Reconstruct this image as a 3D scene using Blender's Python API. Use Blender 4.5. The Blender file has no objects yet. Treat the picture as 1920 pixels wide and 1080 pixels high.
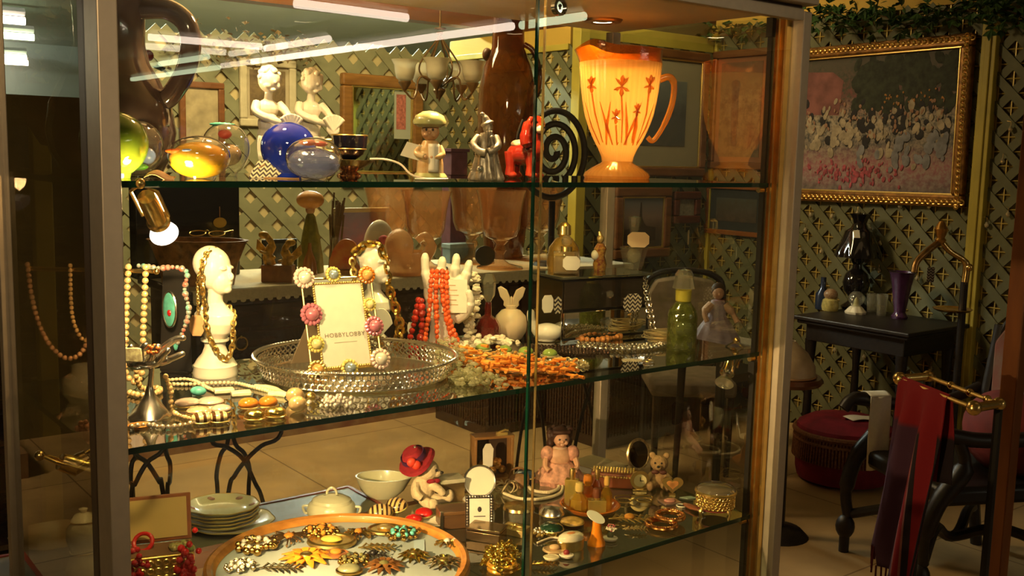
import bpy, bmesh, math, random
import numpy as np
from mathutils import Matrix, Vector
SC = bpy.context.scene
COL = SC.collection
R_ = random.Random(7)
PI = math.pi
# ------------------------------------------------------------------ camera, world, exposure
CAM = np.array([-0.3405, -1.2205, 1.55]); YAW, PITCH, ROLL, FPX = 0.6632, 0.1286, 0.0235, 1917.4
def _basis():
    cy, sy = math.cos(YAW), math.sin(YAW)
    f = np.array([sy*math.cos(PITCH), cy*math.cos(PITCH), -math.sin(PITCH)])
    r = np.array([cy, -sy, 0.0]); u = np.cross(r, f)
    c, s = math.cos(ROLL), math.sin(ROLL)
    return c*r + s*u, -s*r + c*u, f
CR, CU, CF = _basis()
cam_data = bpy.data.cameras.new('camera'); cam = bpy.data.objects.new('camera', cam_data); COL.objects.link(cam)
cam_data.sensor_width = 36.0; cam_data.lens = FPX/1920*36; cam_data.clip_start = 0.02; cam_data.clip_end = 100
cam.matrix_world = Matrix([[CR[0], CU[0], -CF[0], CAM[0]], [CR[1], CU[1], -CF[1], CAM[1]], [CR[2], CU[2], -CF[2], CAM[2]], [0, 0, 0, 1]])
SC.camera = cam
W = bpy.data.worlds.new('world'); SC.world = W; W.use_nodes = True
W.node_tree.nodes['Background'].inputs[0].default_value = (1.0, 0.72, 0.38, 1); W.node_tree.nodes['Background'].inputs[1].default_value = 0.028
SC.view_settings.view_transform = 'Standard'; SC.view_settings.look = 'None'; SC.view_settings.gamma = 1
SC.view_settings.use_curve_mapping = False; SC.view_settings.exposure = 0.0
SC.cycles.transparent_max_bounces = 40; SC.cycles.max_bounces = 10; SC.cycles.transmission_bounces = 10
SC.cycles.glossy_bounces = 5; SC.cycles.diffuse_bounces = 3; SC.cycles.caustics_reflective = False; SC.cycles.caustics_refractive = False
SC.cycles.sample_clamp_indirect = 4.0
# shelf heights (upper faces), cabinet size
ZT, ZM, ZL, ZC = 1.5106, 1.1906, 0.8683, 1.8192
CW, CD = 1.215, 0.432
WARM = (1.0, 0.66, 0.30)

# area and spot lamps: those of the place and added ones (cabinet lamps get bodies further down)
def spot(name, loc, target, power, angle, blend=0.6, size=0.02, col=WARM):
    l = bpy.data.lights.new(name, 'SPOT'); l.energy = power; l.color = col; l.spot_size = angle; l.spot_blend = blend; l.shadow_soft_size = size
    o = bpy.data.objects.new(name, l); COL.objects.link(o); o.location = loc
    o.rotation_euler = (Vector(target) - Vector(loc)).to_track_quat('-Z', 'Y').to_euler()
    return o
def area(name, loc, target, power, sx, sy, col):
    l = bpy.data.lights.new(name, 'AREA'); l.shape = 'RECTANGLE'; l.size = sx; l.size_y = sy; l.energy = power; l.color = col
    o = bpy.data.objects.new(name, l); COL.objects.link(o); o.location = loc
    o.rotation_euler = (Vector(target) - Vector(loc)).to_track_quat('-Z', 'Y').to_euler()
    return o
# ------------------------------------------------------------------ pixel <-> world helpers
def ray(x, y):
    d = CF*FPX + CR*(x-960) - CU*(y-540)
    return d/np.linalg.norm(d)
def _hit(x, y, ax, v):
    d = ray(x, y); t = (v-CAM[ax])/d[ax]; return Vector(CAM + d*t)
def PZ(x, y, z): return _hit(x, y, 2, z)
def PY(x, y, Y): return _hit(x, y, 1, Y)
def PXX(x, y, X): return _hit(x, y, 0, X)
def PD(x, y, d):
    r = ray(x, y); return Vector(CAM + r*(d/float(r @ CF)))
def proj(p):
    d = np.array(p)-CAM; z = float(d @ CF); return 960+FPX*float(d @ CR)/z, 540-FPX*float(d @ CU)/z
def SH(px, Y, z):                       # point of a shelf at depth Y seen in column px
    X = 0.0
    for _ in range(30):
        a = proj((X, Y, z))[0]; b = proj((X+0.001, Y, z))[0]; X += (px-a)*0.001/(b-a)
    return Vector((X, Y, z))
def KK(p): return float((np.array(p)-CAM) @ CF)/FPX         # metres per pixel at a point
# ------------------------------------------------------------------ materials
def _nt(name):
    m = bpy.data.materials.new(name); m.use_nodes = True; nt = m.node_tree
    return m, nt, nt.nodes, nt.links
def mat(name, col, rough=0.5, metal=0.0, noise=0.0, scale=30.0, bump=0.0, coat=0.0, sss=0.0, trans=0.0, ior=1.45, emit=None, estr=0.0, col2=None, spec=0.5, dist=0.002):
    m, nt, N, L = _nt(name); b = N['Principled BSDF']
    c = (*col, 1)
    b.inputs['Base Color'].default_value = c; b.inputs['Roughness'].default_value = rough; b.inputs['Metallic'].default_value = metal
    b.inputs['Coat Weight'].default_value = coat; b.inputs['Transmission Weight'].default_value = trans; b.inputs['IOR'].default_value = ior
    b.inputs['Specular IOR Level'].default_value = spec
    if sss: b.inputs['Subsurface Weight'].default_value = sss; b.inputs['Subsurface Radius'].default_value = (0.01, 0.006, 0.003)
    if emit: b.inputs['Emission Color'].default_value = (*emit, 1); b.inputs['Emission Strength'].default_value = estr
    if noise or bump:
        tc = N.new('ShaderNodeTexCoord'); n = N.new('ShaderNodeTexNoise'); n.inputs['Scale'].default_value = scale; n.inputs['Detail'].default_value = 4
        L.new(tc.outputs['Object'], n.inputs['Vector'])
        if noise:
            r = N.new('ShaderNodeValToRGB'); r.color_ramp.elements[0].position = 0.3; r.color_ramp.elements[1].position = 0.7
            r.color_ramp.elements[0].color = c
            r.color_ramp.elements[1].color = (*col2, 1) if col2 else (*[min(1, x*(1+noise)) for x in col], 1)
            if not col2: r.color_ramp.elements[0].color = (*[x*(1-noise) for x in col], 1)
            L.new(n.outputs['Fac'], r.inputs[0]); L.new(r.outputs[0], b.inputs['Base Color'])
        if bump:
            bp = N.new('ShaderNodeBump'); bp.inputs['Strength'].default_value = bump; bp.inputs['Distance'].default_value = dist
            L.new(n.outputs['Fac'], bp.inputs['Height']); L.new(bp.outputs[0], b.inputs['Normal'])
    return m
def pane_mat(name, tint=(0.97, 0.985, 0.97), gain=1.6, ior=1.5):
    m, nt, N, L = _nt(name); N.remove(N['Principled BSDF']); out = N['Material Output']
    t = N.new('ShaderNodeBsdfTransparent'); t.inputs[0].default_value = (*tint, 1)
    g = N.new('ShaderNodeBsdfGlossy'); g.inputs['Roughness'].default_value = 0.0
    fr = N.new('ShaderNodeFresnel'); fr.inputs['IOR'].default_value = ior
    geo = N.new('ShaderNodeNewGeometry'); inv = N.new('ShaderNodeMath'); inv.operation = 'SUBTRACT'; inv.inputs[0].default_value = 1.0
    L.new(geo.outputs['Backfacing'], inv.inputs[1])
    mu = N.new('ShaderNodeMath'); mu.operation = 'MULTIPLY'; L.new(fr.outputs[0], mu.inputs[0]); L.new(inv.outputs[0], mu.inputs[1])
    m2 = N.new('ShaderNodeMath'); m2.operation = 'MULTIPLY'; m2.use_clamp = True; L.new(mu.outputs[0], m2.inputs[0]); m2.inputs[1].default_value = gain
    mx = N.new('ShaderNodeMixShader'); L.new(m2.outputs[0], mx.inputs[0]); L.new(t.outputs[0], mx.inputs[1]); L.new(g.outputs[0], mx.inputs[2])
    L.new(mx.outputs[0], out.inputs[0]); return m
def vessel(name, tint, body, cloud=0.3, gain=2.0, rough=0.05, bump=0.0, scale=60, noise=0.0):
    """thin coloured glass: tinted see-through, partly cloudy, with fresnel gloss"""
    m, nt, N, L = _nt(name); N.remove(N['Principled BSDF']); out = N['Material Output']
    t = N.new('ShaderNodeBsdfTransparent'); t.inputs[0].default_value = (*tint, 1)
    d = N.new('ShaderNodeBsdfDiffuse'); d.inputs[0].default_value = (*body, 1)
    tl = N.new('ShaderNodeBsdfTranslucent'); tl.inputs[0].default_value = (*body, 1)
    mb = N.new('ShaderNodeMixShader'); mb.inputs[0].default_value = 0.5; L.new(d.outputs[0], mb.inputs[1]); L.new(tl.outputs[0], mb.inputs[2])
    ms = N.new('ShaderNodeMixShader'); ms.inputs[0].default_value = cloud; L.new(t.outputs[0], ms.inputs[1]); L.new(mb.outputs[0], ms.inputs[2])
    g = N.new('ShaderNodeBsdfGlossy'); g.inputs['Roughness'].default_value = rough
    fr = N.new('ShaderNodeFresnel'); fr.inputs['IOR'].default_value = 1.5
    geo = N.new('ShaderNodeNewGeometry'); inv = N.new('ShaderNodeMath'); inv.operation = 'SUBTRACT'; inv.inputs[0].default_value = 1.0
    L.new(geo.outputs['Backfacing'], inv.inputs[1])
    mu = N.new('ShaderNodeMath'); mu.operation = 'MULTIPLY'; L.new(fr.outputs[0], mu.inputs[0]); L.new(inv.outputs[0], mu.inputs[1])
    m2 = N.new('ShaderNodeMath'); m2.operation = 'MULTIPLY'; m2.use_clamp = True; L.new(mu.outputs[0], m2.inputs[0]); m2.inputs[1].default_value = gain
    mx = N.new('ShaderNodeMixShader'); L.new(m2.outputs[0], mx.inputs[0]); L.new(ms.outputs[0], mx.inputs[1]); L.new(g.outputs[0], mx.inputs[2])
    if bump or noise:
        tc = N.new('ShaderNodeTexCoord'); n = N.new('ShaderNodeTexNoise'); n.inputs['Scale'].default_value = scale
        L.new(tc.outputs['Object'], n.inputs['Vector'])
        if bump:
            bp = N.new('ShaderNodeBump'); bp.inputs['Strength'].default_value = bump; bp.inputs['Distance'].default_value = 0.003
            L.new(n.outputs['Fac'], bp.inputs['Height'])
            for s in (d, g, tl): L.new(bp.outputs[0], s.inputs['Normal'])
            L.new(bp.outputs[0], fr.inputs['Normal'])
        if noise:
            mr = N.new('ShaderNodeMapRange'); mr.inputs[1].default_value = 0.35; mr.inputs[2].default_value = 0.65
            mr.inputs[3].default_value = max(0, cloud-noise); mr.inputs[4].default_value = min(1, cloud+noise)
            L.new(n.outputs['Fac'], mr.inputs[0]); L.new(mr.outputs[0], ms.inputs[0])
    L.new(mx.outputs[0], out.inputs[0]); return m
def emis(name, col, s):
    m, nt, N, L = _nt(name); N.remove(N['Principled BSDF']); e = N.new('ShaderNodeEmission'); e.inputs[0].default_value = (*col, 1); e.inputs[1].default_value = s
    L.new(e.outputs[0], N['Material Output'].inputs[0]); return m
def wood(name, c1, c2, rough=0.35, scale=8.0, coat=0.2, axis='X'):
    m, nt, N, L = _nt(name); b = N['Principled BSDF']; b.inputs['Roughness'].default_value = rough; b.inputs['Coat Weight'].default_value = coat
    tc = N.new('ShaderNodeTexCoord'); mp = N.new('ShaderNodeMapping'); mp.inputs['Scale'].default_value = (1, 6, 6) if axis == 'X' else (6, 6, 1)
    n = N.new('ShaderNodeTexNoise'); n.inputs['Scale'].default_value = scale; n.inputs['Detail'].default_value = 6
    r = N.new('ShaderNodeValToRGB'); r.color_ramp.elements[0].position = 0.3; r.color_ramp.elements[1].position = 0.7
    r.color_ramp.elements[0].color = (*c1, 1); r.color_ramp.elements[1].color = (*c2, 1)
    L.new(tc.outputs['Object'], mp.inputs[0]); L.new(mp.outputs[0], n.inputs['Vector']); L.new(n.outputs['Fac'], r.inputs[0]); L.new(r.outputs[0], b.inputs['Base Color'])
    return m
def chevron(name, dark, light, sx, sy, axis_u='X', axis_v='Z'):
    """zigzag stripes printed on a paper tag"""
    m, nt, N, L = _nt(name); b = N['Principled BSDF']; b.inputs['Roughness'].default_value = 0.6
    tc = N.new('ShaderNodeTexCoord'); sp = N.new('ShaderNodeSeparateXYZ'); L.new(tc.outputs['Object'], sp.inputs[0])
    def op(o, a, v):
        k = N.new('ShaderNodeMath'); k.operation = o
        if hasattr(a, 'links'): L.new(a, k.inputs[0])
        else: k.inputs[0].default_value = a
        if hasattr(v, 'links'): L.new(v, k.inputs[1])
        else: k.inputs[1].default_value = v
        return k.outputs[0]
    u = op('MULTIPLY', sp.outputs[axis_u], 1/sx); tri = op('PINGPONG', u, 0.5)
    v = op('ADD', op('MULTIPLY', sp.outputs[axis_v], 1/sy), op('MULTIPLY', tri, 1.5))
    st = op('GREATER_THAN', op('FRACT', v, 0), 0.5)
    mx = N.new('ShaderNodeMix'); mx.data_type = 'RGBA'; mx.inputs[6].default_value = (*dark, 1); mx.inputs[7].default_value = (*light, 1)
    L.new(st, mx.inputs[0]); L.new(mx.outputs[2], b.inputs['Base Color']); return m
# ------------------------------------------------------------------ mesh builder
class MB:
    def __init__(s): s.v = []; s.f = []; s.M = None
    def add(s, vs, fs):
        o = len(s.v)
        if s.M is not None: vs = [s.M @ Vector(p) for p in vs]
        s.v.extend([tuple(p) for p in vs]); s.f.extend([tuple(i+o for i in f) for f in fs]); return s
    def box(s, c, d, rz=0.0, tilt=None):
        x, y, z = d[0]/2, d[1]/2, d[2]/2
        m = Matrix.Translation(c) @ Matrix.Rotation(rz, 4, 'Z')
        if tilt is not None: m = m @ tilt
        vs = [m @ Vector((a*x, b*y, e*z)) for a in (-1, 1) for b in (-1, 1) for e in (-1, 1)]
        return s.add(vs, [(0, 1, 3, 2), (4, 6, 7, 5), (0, 4, 5, 1), (2, 3, 7, 6), (0, 2, 6, 4), (1, 5, 7, 3)])
    def ball(s, c, r, n=12, m=8, rot=None):
        r = (r, r, r) if not hasattr(r, '__len__') else r
        vs = [Vector((0, 0, r[2]))]; fs = []
        for j in range(1, m):
            t = PI*j/m
            for i in range(n):
                a = 2*PI*i/n; vs.append(Vector((r[0]*math.sin(t)*math.cos(a), r[1]*math.sin(t)*math.sin(a), r[2]*math.cos(t))))
        vs.append(Vector((0, 0, -r[2])))
        for i in range(n): fs.append((0, 1+i, 1+(i+1) % n))
        for j in range(m-2):
            for i in range(n):
                a = 1+j*n+i; b = 1+j*n+(i+1) % n; fs.append((a, a+n, b+n, b))
        e = len(vs)-1
        for i in range(n): fs.append((e, 1+(m-2)*n+(i+1) % n, 1+(m-2)*n+i))
        if rot is not None: vs = [rot @ v for v in vs]
        c = Vector(c); return s.add([v+c for v in vs], fs)
    def lathe(s, prof, n=32, c=(0, 0, 0), sx=1.0, sy=1.0, fn=None, rot=None):
        vs = []; fs = []; k = len(prof); c = Vector(c)
        for (r, z) in prof:
            for i in range(n):
                a = 2*PI*i/n; q = fn(a, r, z) if fn else r
                p = Vector((q*math.cos(a)*sx, q*math.sin(a)*sy, z))
                vs.append((rot @ p if rot is not None else p)+c)
        for j in range(k-1):
            for i in range(n):
                a = j*n+i; b = j*n+(i+1) % n; fs.append((a, b, b+n, a+n))
        if prof[0][0] > 1e-6: fs.append(tuple(range(n-1, -1, -1)))
        if prof[-1][0] > 1e-6 and not getattr(s, 'open', False): fs.append(tuple((k-1)*n+i for i in range(n)))
        return s.add(vs, fs)
    def cyl(s, a, b, r0, r1=None, n=14):
        return s.tube([a, b], [r0, r0 if r1 is None else r1], n)
    def tube(s, pts, r, n=8, closed=False, flat=1.0):
        pts = [Vector(p) for p in pts]; k = len(pts)
        rs = r if hasattr(r, '__len__') else [r]*k
        vs = []; fs = []; up = None
        for i, p in enumerate(pts):
            if closed: d = pts[(i+1) % k]-pts[i-1]
            else: d = pts[min(i+1, k-1)]-pts[max(i-1, 0)]
            if d.length < 1e-9: d = Vector((0, 0, 1))
            d.normalize()
            if up is None:
                up = d.orthogonal().normalized()
                if abs(d.z) < 0.95: up = (Vector((0, 0, 1))-d*d.z).normalized()
            else:
                up = up-d*up.dot(d)
                up = up.normalized() if up.length > 1e-6 else d.orthogonal().normalized()
            sd = d.cross(up)
            for j in range(n):
                t = 2*PI*j/n; vs.append(p+(up*math.cos(t)*flat+sd*math.sin(t))*rs[i])
        for i in range(k if closed else k-1):
            for j in range(n):
                a = i*n+j; b = i*n+(j+1) % n; c_ = ((i+1) % k)*n+(j+1) % n; d_ = ((i+1) % k)*n+j
                fs.append((a, b, c_, d_))
        if not closed: fs.append(tuple(range(n-1, -1, -1))); fs.append(tuple((k-1)*n+j for j in range(n)))
        return s.add(vs, fs)
    def ring(s, c, R, r, n=24, m=8, rot=None, sx=1.0, sy=1.0):
        pts = [Vector((R*sx*math.cos(2*PI*i/n), R*sy*math.sin(2*PI*i/n), 0)) for i in range(n)]
        if rot is not None: pts = [rot @ p for p in pts]
        c = Vector(c); return s.tube([p+c for p in pts], r, m, closed=True)
    def prism(s, poly, z0, z1, m=None):
        k = len(poly); vs = [Vector((x, y, z0)) for x, y in poly]+[Vector((x, y, z1)) for x, y in poly]
        if m is not None: vs = [m @ v for v in vs]
        fs = [tuple(range(k-1, -1, -1)), tuple(range(k, 2*k))]+[(i, (i+1) % k, k+(i+1) % k, k+i) for i in range(k)]
        return s.add(vs, fs)
    def grid(s, fn, nu, nv, th=0.0):
        vs = [Vector(fn(i/nu, j/nv)) for j in range(nv+1) for i in range(nu+1)]
        fs = [(j*(nu+1)+i, j*(nu+1)+i+1, (j+1)*(nu+1)+i+1, (j+1)*(nu+1)+i) for j in range(nv) for i in range(nu)]
        return s.add(vs, fs)
    def beads(s, pts, r, step=None, n=8, m=6, sq=(1, 1, 1), jit=0.0):
        for p in resample(pts, step or 2*r):
            q = r*(1+R_.uniform(-jit, jit)); s.ball(p, (q*sq[0], q*sq[1], q*sq[2]), n, m, rot=Matrix.Rotation(R_.uniform(0, 6), 3, 'Z') if jit else None)
        return s
    def chain(s, pts, R, w, n=10, m=5):
        ps = resample(pts, R*1.45)
        for i, p in enumerate(ps):
            d = (ps[min(i+1, len(ps)-1)]-ps[max(i-1, 0)])
            if d.length < 1e-9: continue
            q = d.to_track_quat('X', 'Z').to_matrix() @ Matrix.Rotation(PI/2*(i % 2)+0.5, 3, 'X')
            s.ring(p, R, w, n, m, rot=q, sx=1.0, sy=0.72)
        return s
def resample(pts, step):
    pts = [Vector(p) for p in pts]; L = [0.0]
    for a, b in zip(pts, pts[1:]): L.append(L[-1]+(b-a).length)
    k = max(1, int(round(L[-1]/step))); out = []; j = 0
    for i in range(k+1):
        t = L[-1]*i/k
        while j < len(L)-2 and L[j+1] < t: j += 1
        u = (t-L[j])/max(1e-9, L[j+1]-L[j]); out.append(pts[j].lerp(pts[j+1], u))
    return out
def cr(pts, k=6, closed=False):
    """smooth curve through points"""
    P = [Vector(p) for p in pts]; n = len(P); out = []
    for i in range(n if closed else n-1):
        a = P[i-1] if (closed or i > 0) else P[i]; b = P[i]; c = P[(i+1) % n]; d = P[(i+2) % n] if (closed or i+2 < n) else P[(i+1) % n]
        for j in range(k):
            t = j/k; out.append(0.5*((2*b)+(c-a)*t+(2*a-5*b+4*c-d)*t*t+(3*b-a-3*c+d)*t**3))
    if not closed: out.append(P[-1])
    return out
# ------------------------------------------------------------------ objects
def thing(name, label, cat, loc=(0, 0, 0), rz=0.0, group=None):
    o = bpy.data.objects.new(name, None); COL.objects.link(o); o.empty_display_size = 0.02
    o.location = loc; o.rotation_euler = (0, 0, rz); o['label'] = label; o['category'] = cat
    if group: o['group'] = group
    return o
def P(name, mb, m, parent=None, smooth=40, bev=0.0, remesh=0.0, sm=0, label=None, sub=0, solid=0.0, loc=None):
    me = bpy.data.meshes.new(name); me.from_pydata(mb.v, [], mb.f); me.validate(); 
    bm = bmesh.new(); bm.from_mesh(me); bmesh.ops.recalc_face_normals(bm, faces=bm.faces); bm.to_mesh(me); bm.free()
    o = bpy.data.objects.new(name, me); COL.objects.link(o)
    for q in (m if isinstance(m, (list, tuple)) else [m]): me.materials.append(q)
    if parent: o.parent = parent
    if loc is not None: o.location = loc
    if smooth:
        me.polygons.foreach_set('use_smooth', [True]*len(me.polygons))
        if smooth < 180:
            try: me.set_sharp_from_angle(angle=math.radians(smooth))
            except Exception: pass
    if solid: k = o.modifiers.new('s', 'SOLIDIFY'); k.thickness = solid; k.offset = 0
    if remesh:
        k = o.modifiers.new('r', 'REMESH'); k.mode = 'VOXEL'; k.voxel_size = remesh; k.use_smooth_shade = True
        if sm: k = o.modifiers.new('m', 'SMOOTH'); k.iterations = sm; k.factor = 0.5
    if bev: k = o.modifiers.new('b', 'BEVEL'); k.width = bev; k.segments = 2; k.limit_method = 'ANGLE'
    if sub: k = o.modifiers.new('u', 'SUBSURF'); k.levels = sub; k.render_levels = sub
    if label: o['label'] = label
    return o
def T(name, mb, m, label, cat, loc=(0, 0, 0), rz=0.0, group=None, **kw):
    """a thing made of one mesh"""
    o = P(name, mb, m, None, **kw); o.location = loc; o.rotation_euler = (0, 0, rz); o['label'] = label; o['category'] = cat
    if group: o['group'] = group
    return o
def S(name, mb, m, parent=None, **kw):
    o = P(name, mb, m, parent, **kw)
    if parent is None: o['kind'] = 'structure'
    return o
def dup(root, loc, rz, label, group=None):
    r = root.copy(); COL.objects.link(r); r.location = loc; r.rotation_euler = (0, 0, rz); r['label'] = label
    if group: r['group'] = group
    for ch in list(root.children):
        c = ch.copy(); COL.objects.link(c); c.parent = r
        for g in list(ch.children):
            d = g.copy(); COL.objects.link(d); d.parent = c
    return r
FACE = -YAW                              # turn that makes local -Y look at the photographer
def text(name, body, size, m, parent, loc, rot, ext=0.0002, font_space=1.0):
    c = bpy.data.curves.new(name, 'FONT'); c.body = body; c.size = size; c.extrude = ext; c.align_x = 'CENTER'; c.align_y = 'CENTER'; c.space_character = font_space
    q = bpy.data.objects.new(name, c); COL.objects.link(q); bpy.context.view_layer.update()
    me = bpy.data.meshes.new_from_object(q.evaluated_get(bpy.context.evaluated_depsgraph_get())); bpy.data.objects.remove(q)
    o = bpy.data.objects.new(name, me); COL.objects.link(o); me.materials.clear(); me.materials.append(m); o.parent = parent; o.location = loc; o.rotation_euler = rot
    return o
def RX(a): return Matrix.Rotation(a, 3, 'X')
def RY(a): return Matrix.Rotation(a, 3, 'Y')
def RZ(a): return Matrix.Rotation(a, 3, 'Z')
def V(*a): return Vector(a)
# ------------------------------------------------------------------ shared materials
ALU = mat('aluminium', (0.58, 0.49, 0.37), 0.42, 0.6, noise=0.05, scale=60)
ALUD = mat('dark_aluminium', (0.13, 0.09, 0.06), 0.45, 0.3)
BRASS = mat('brass', (0.83, 0.58, 0.22), 0.25, 1.0, noise=0.1, scale=40)
GOLD = mat('gold', (0.97, 0.68, 0.24), 0.32, 1.0, noise=0.12, scale=120)
GOLDR = mat('rough_gold', (0.80, 0.52, 0.16), 0.35, 1.0, noise=0.25, scale=200, bump=0.5, dist=0.001)
SILVER = mat('silver', (0.90, 0.84, 0.74), 0.24, 1.0, noise=0.06, scale=80)
PEWTER = mat('pewter', (0.36, 0.31, 0.24), 0.42, 0.55, noise=0.45, scale=90, bump=0.5)
CHROME = mat('chrome', (0.85, 0.82, 0.76), 0.08, 1.0)
BLACK = mat('black_plastic', (0.012, 0.010, 0.008), 0.4)
IRON = mat('black_iron', (0.02, 0.014, 0.010), 0.5, 0.3, noise=0.2)
DARKWOOD = wood('mahogany', (0.020, 0.008, 0.004), (0.055, 0.020, 0.009), 0.25, 9, 0.5)
BLACKWOOD = wood('black_wood', (0.008, 0.005, 0.004), (0.02, 0.012, 0.008), 0.45, 9, 0.0)
OAK = wood('orange_wood', (0.36, 0.13, 0.02), (0.62, 0.27, 0.05), 0.3, 10, 0.4)
WHITEC = mat('white_ceramic', (0.86, 0.80, 0.64), 0.3, noise=0.04, scale=30, coat=0.3)
CREAM = mat('cream_china', (0.80, 0.72, 0.52), 0.25, noise=0.05, scale=30, coat=0.4)
PAPER = mat('paper', (0.84, 0.78, 0.62), 0.7, noise=0.04, scale=80)
TAN = mat('kraft_paper', (0.55, 0.30, 0.13), 0.8, noise=0.1, scale=80)
PEARL = mat('pearl', (0.90, 0.68, 0.42), 0.2, 0.25, noise=0.06, coat=0.6)
INK = mat('ink', (0.04, 0.03, 0.03), 0.6)
RED = mat('red_gloss', (0.55, 0.015, 0.012), 0.2, coat=0.6, noise=0.15)
GLASS = vessel('clear_glass', (0.95, 0.95, 0.88), (0.9, 0.85, 0.68), 0.15, gain=3.2)
PANE = pane_mat('window_glass'); SHELFG = pane_mat('shelf_glass', (0.86, 0.93, 0.86), 2.4)
EDGE = mat('green_glass_edge', (0.004, 0.035, 0.018), 0.08, coat=0.5, noise=0.5, scale=6)
def lit(o): return o
# ------------------------------------------------------------------ the shop
YEL = mat('yellow_wall', (0.62, 0.40, 0.07), 0.7, noise=0.06, scale=3)
YELP = mat('yellow_paint', (0.50, 0.40, 0.06), 0.5, noise=0.1, scale=8)
BEIGEW = mat('beige_wall', (0.62, 0.50, 0.26), 0.8, noise=0.08, scale=4)
OLIVE = mat('olive_wall', (0.16, 0.12, 0.04), 0.8, noise=0.15, scale=5)
SAGE = mat('sage_lattice_paint', (0.145, 0.145, 0.072), 0.6, noise=0.12, scale=14)
SAGE_LIT = mat('lit_sage_paint', (0.25, 0.25, 0.145), 0.6, noise=0.12, scale=14)  # same sage paint, lightened to put the brighter light into the far lattice
BLUEC = mat('pale_blue_ceiling', (0.50, 0.58, 0.52), 0.8, noise=0.03, scale=2)
BROWNB = wood('brown_soffit', (0.17, 0.055, 0.012), (0.24, 0.085, 0.02), 0.4, 3, 0.1)
def floor_mat():
    m = mat('floor_tile', (0.50, 0.33, 0.15), 0.45, noise=0.25, scale=2.5); nt = m.node_tree; N, L = nt.nodes, nt.links; b = N['Principled BSDF']
    src = b.inputs['Base Color'].links[0].from_socket
    tc = N.new('ShaderNodeTexCoord'); mp = N.new('ShaderNodeMapping'); mp.inputs['Rotation'].default_value = (0, 0, 0.0); mp.inputs['Scale'].default_value = (1, 1, 1)
    br = N.new('ShaderNodeTexBrick'); br.offset = 0; br.inputs['Scale'].default_value = 1.0; br.inputs['Brick Width'].default_value = 0.91; br.inputs['Row Height'].default_value = 0.91
    br.inputs['Mortar Size'].default_value = 0.004; br.inputs['Color1'].default_value = (1, 1, 1, 1); br.inputs['Color2'].default_value = (0.9, 0.9, 0.9, 1); br.inputs['Mortar'].default_value = (0.45, 0.4, 0.35, 1)
    L.new(tc.outputs['Object'], mp.inputs[0]); L.new(mp.outputs[0], br.inputs[0])
    mx = N.new('ShaderNodeMix'); mx.data_type = 'RGBA'; mx.blend_type = 'MULTIPLY'; mx.inputs[0].default_value = 1; L.new(src, mx.inputs[6]); L.new(br.outputs[0], mx.inputs[7]); L.new(mx.outputs[2], b.inputs['Base Color'])
    return m
S('floor', MB().box((1.5, -2.5, -0.05), (17, 33, 0.1)), floor_mat(), smooth=0)
S('ceiling', MB().box((1.5, -2.5, 2.95), (17, 33, 0.1)), BLUEC, smooth=0)
XR, YB, XN, YF = 4.7, 3.2, 3.56, 4.5
S('wall_right', MB().box((XR+0.05, 1.2, 1.32), (0.1, 4.0, 2.64)), OLIVE, smooth=0)
S('wall_back', MB().box(((XN+XR)/2, YB+0.05, 1.2), (XR-XN, 0.1, 2.4)), OLIVE, smooth=0)
S('wall_return', MB().box((XN+0.05, (YB+YF)/2+0.05, 1.1425), (0.1, YF-YB-0.1, 2.285)), BEIGEW, smooth=0)
S('wall_far', MB().box(((1.28+XN)/2, YF+0.05, 1.09), (XN-1.28, 0.1, 2.18)), BEIGEW, smooth=0)
S('wall_side', MB().box((-0.9, YF+0.05, 0.9), (2.2, 0.1, 1.8)), OLIVE, smooth=0)
S('wall_corner', MB().box((0.74, YF+0.05, 1.35), (1.08, 0.1, 2.7)), mat('dark_olive_wall', (0.16, 0.125, 0.06), 0.8, noise=0.4, scale=4), smooth=0)
S('wall_north', MB().box((1.5, 13.95, 1.45), (17, 0.1, 2.9)), BLUEC, smooth=0)
S('trim_1', MB().box((2.0, 4.25, 2.63), (9.5, 0.12, 0.55)), BROWNB, smooth=0)                      # soffit beam over the booth
S('trim_2', MB().box((XR-0.012, 1.2, 2.50), (0.02, 3.98, 0.27)), YEL, smooth=0)                      # yellow band above the lattice
S('trim_3', MB().box((XR-0.03, 1.404, 1.32), (0.06, 0.075, 2.63)).box((XR-0.064, 1.404, 1.32), (0.012, 0.03, 2.63)), YELP, smooth=0, bev=0.004)
S('trim_4', MB().box((XN-0.02, YB-0.03, 1.19), (0.07, 0.07, 2.37)), YELP, smooth=0, bev=0.004)
S('trim_5', MB().box((XN-0.012, 3.86, 2.235), (0.02, 1.2, 0.10)), YEL, smooth=0)
S('trim_6', MB().box((XN-0.02, 3.86, 2.17), (0.04, 1.2, 0.035)), YELP, smooth=0, bev=0.004)
S('trim_7', MB().box((XR-0.02, YB-0.02, 1.2), (0.05, 0.05, 2.37)), YELP, smooth=0, bev=0.004)
S('trim_8', MB().box((4.1, YB-0.012, 2.26), (1.1, 0.03, 0.09)), YELP, smooth=0, bev=0.004)
S('baseboard_far', MB().box((1.4, 3.82, 0.06), (4.3, 0.02, 0.12)).box((1.4, 4.15, 0.115), (4.3, 0.65, 0.012)),
  mat('floral_border', (0.36, 0.25, 0.12), 0.7, noise=1, scale=9, col2=(0.20, 0.07, 0.025)), smooth=0)
ORANGEP = wood('orange_post_wood', (0.20, 0.055, 0.01), (0.30, 0.09, 0.015), 0.5, 4, 0.1, 'Z')
pp = PY(1903, 560, 0.2)
S('trim_9', MB().box((pp.x+0.03, 0.2, 1.3), (0.05, 0.05, 2.6)), ORANGEP, smooth=0, bev=0.004)
pl = PY(72, 200, 2.6)
S('trim_10', MB().box((pl.x, 2.6, 1.3), (0.06, 0.06, 2.6)), YELP, smooth=0, bev=0.004)
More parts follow.
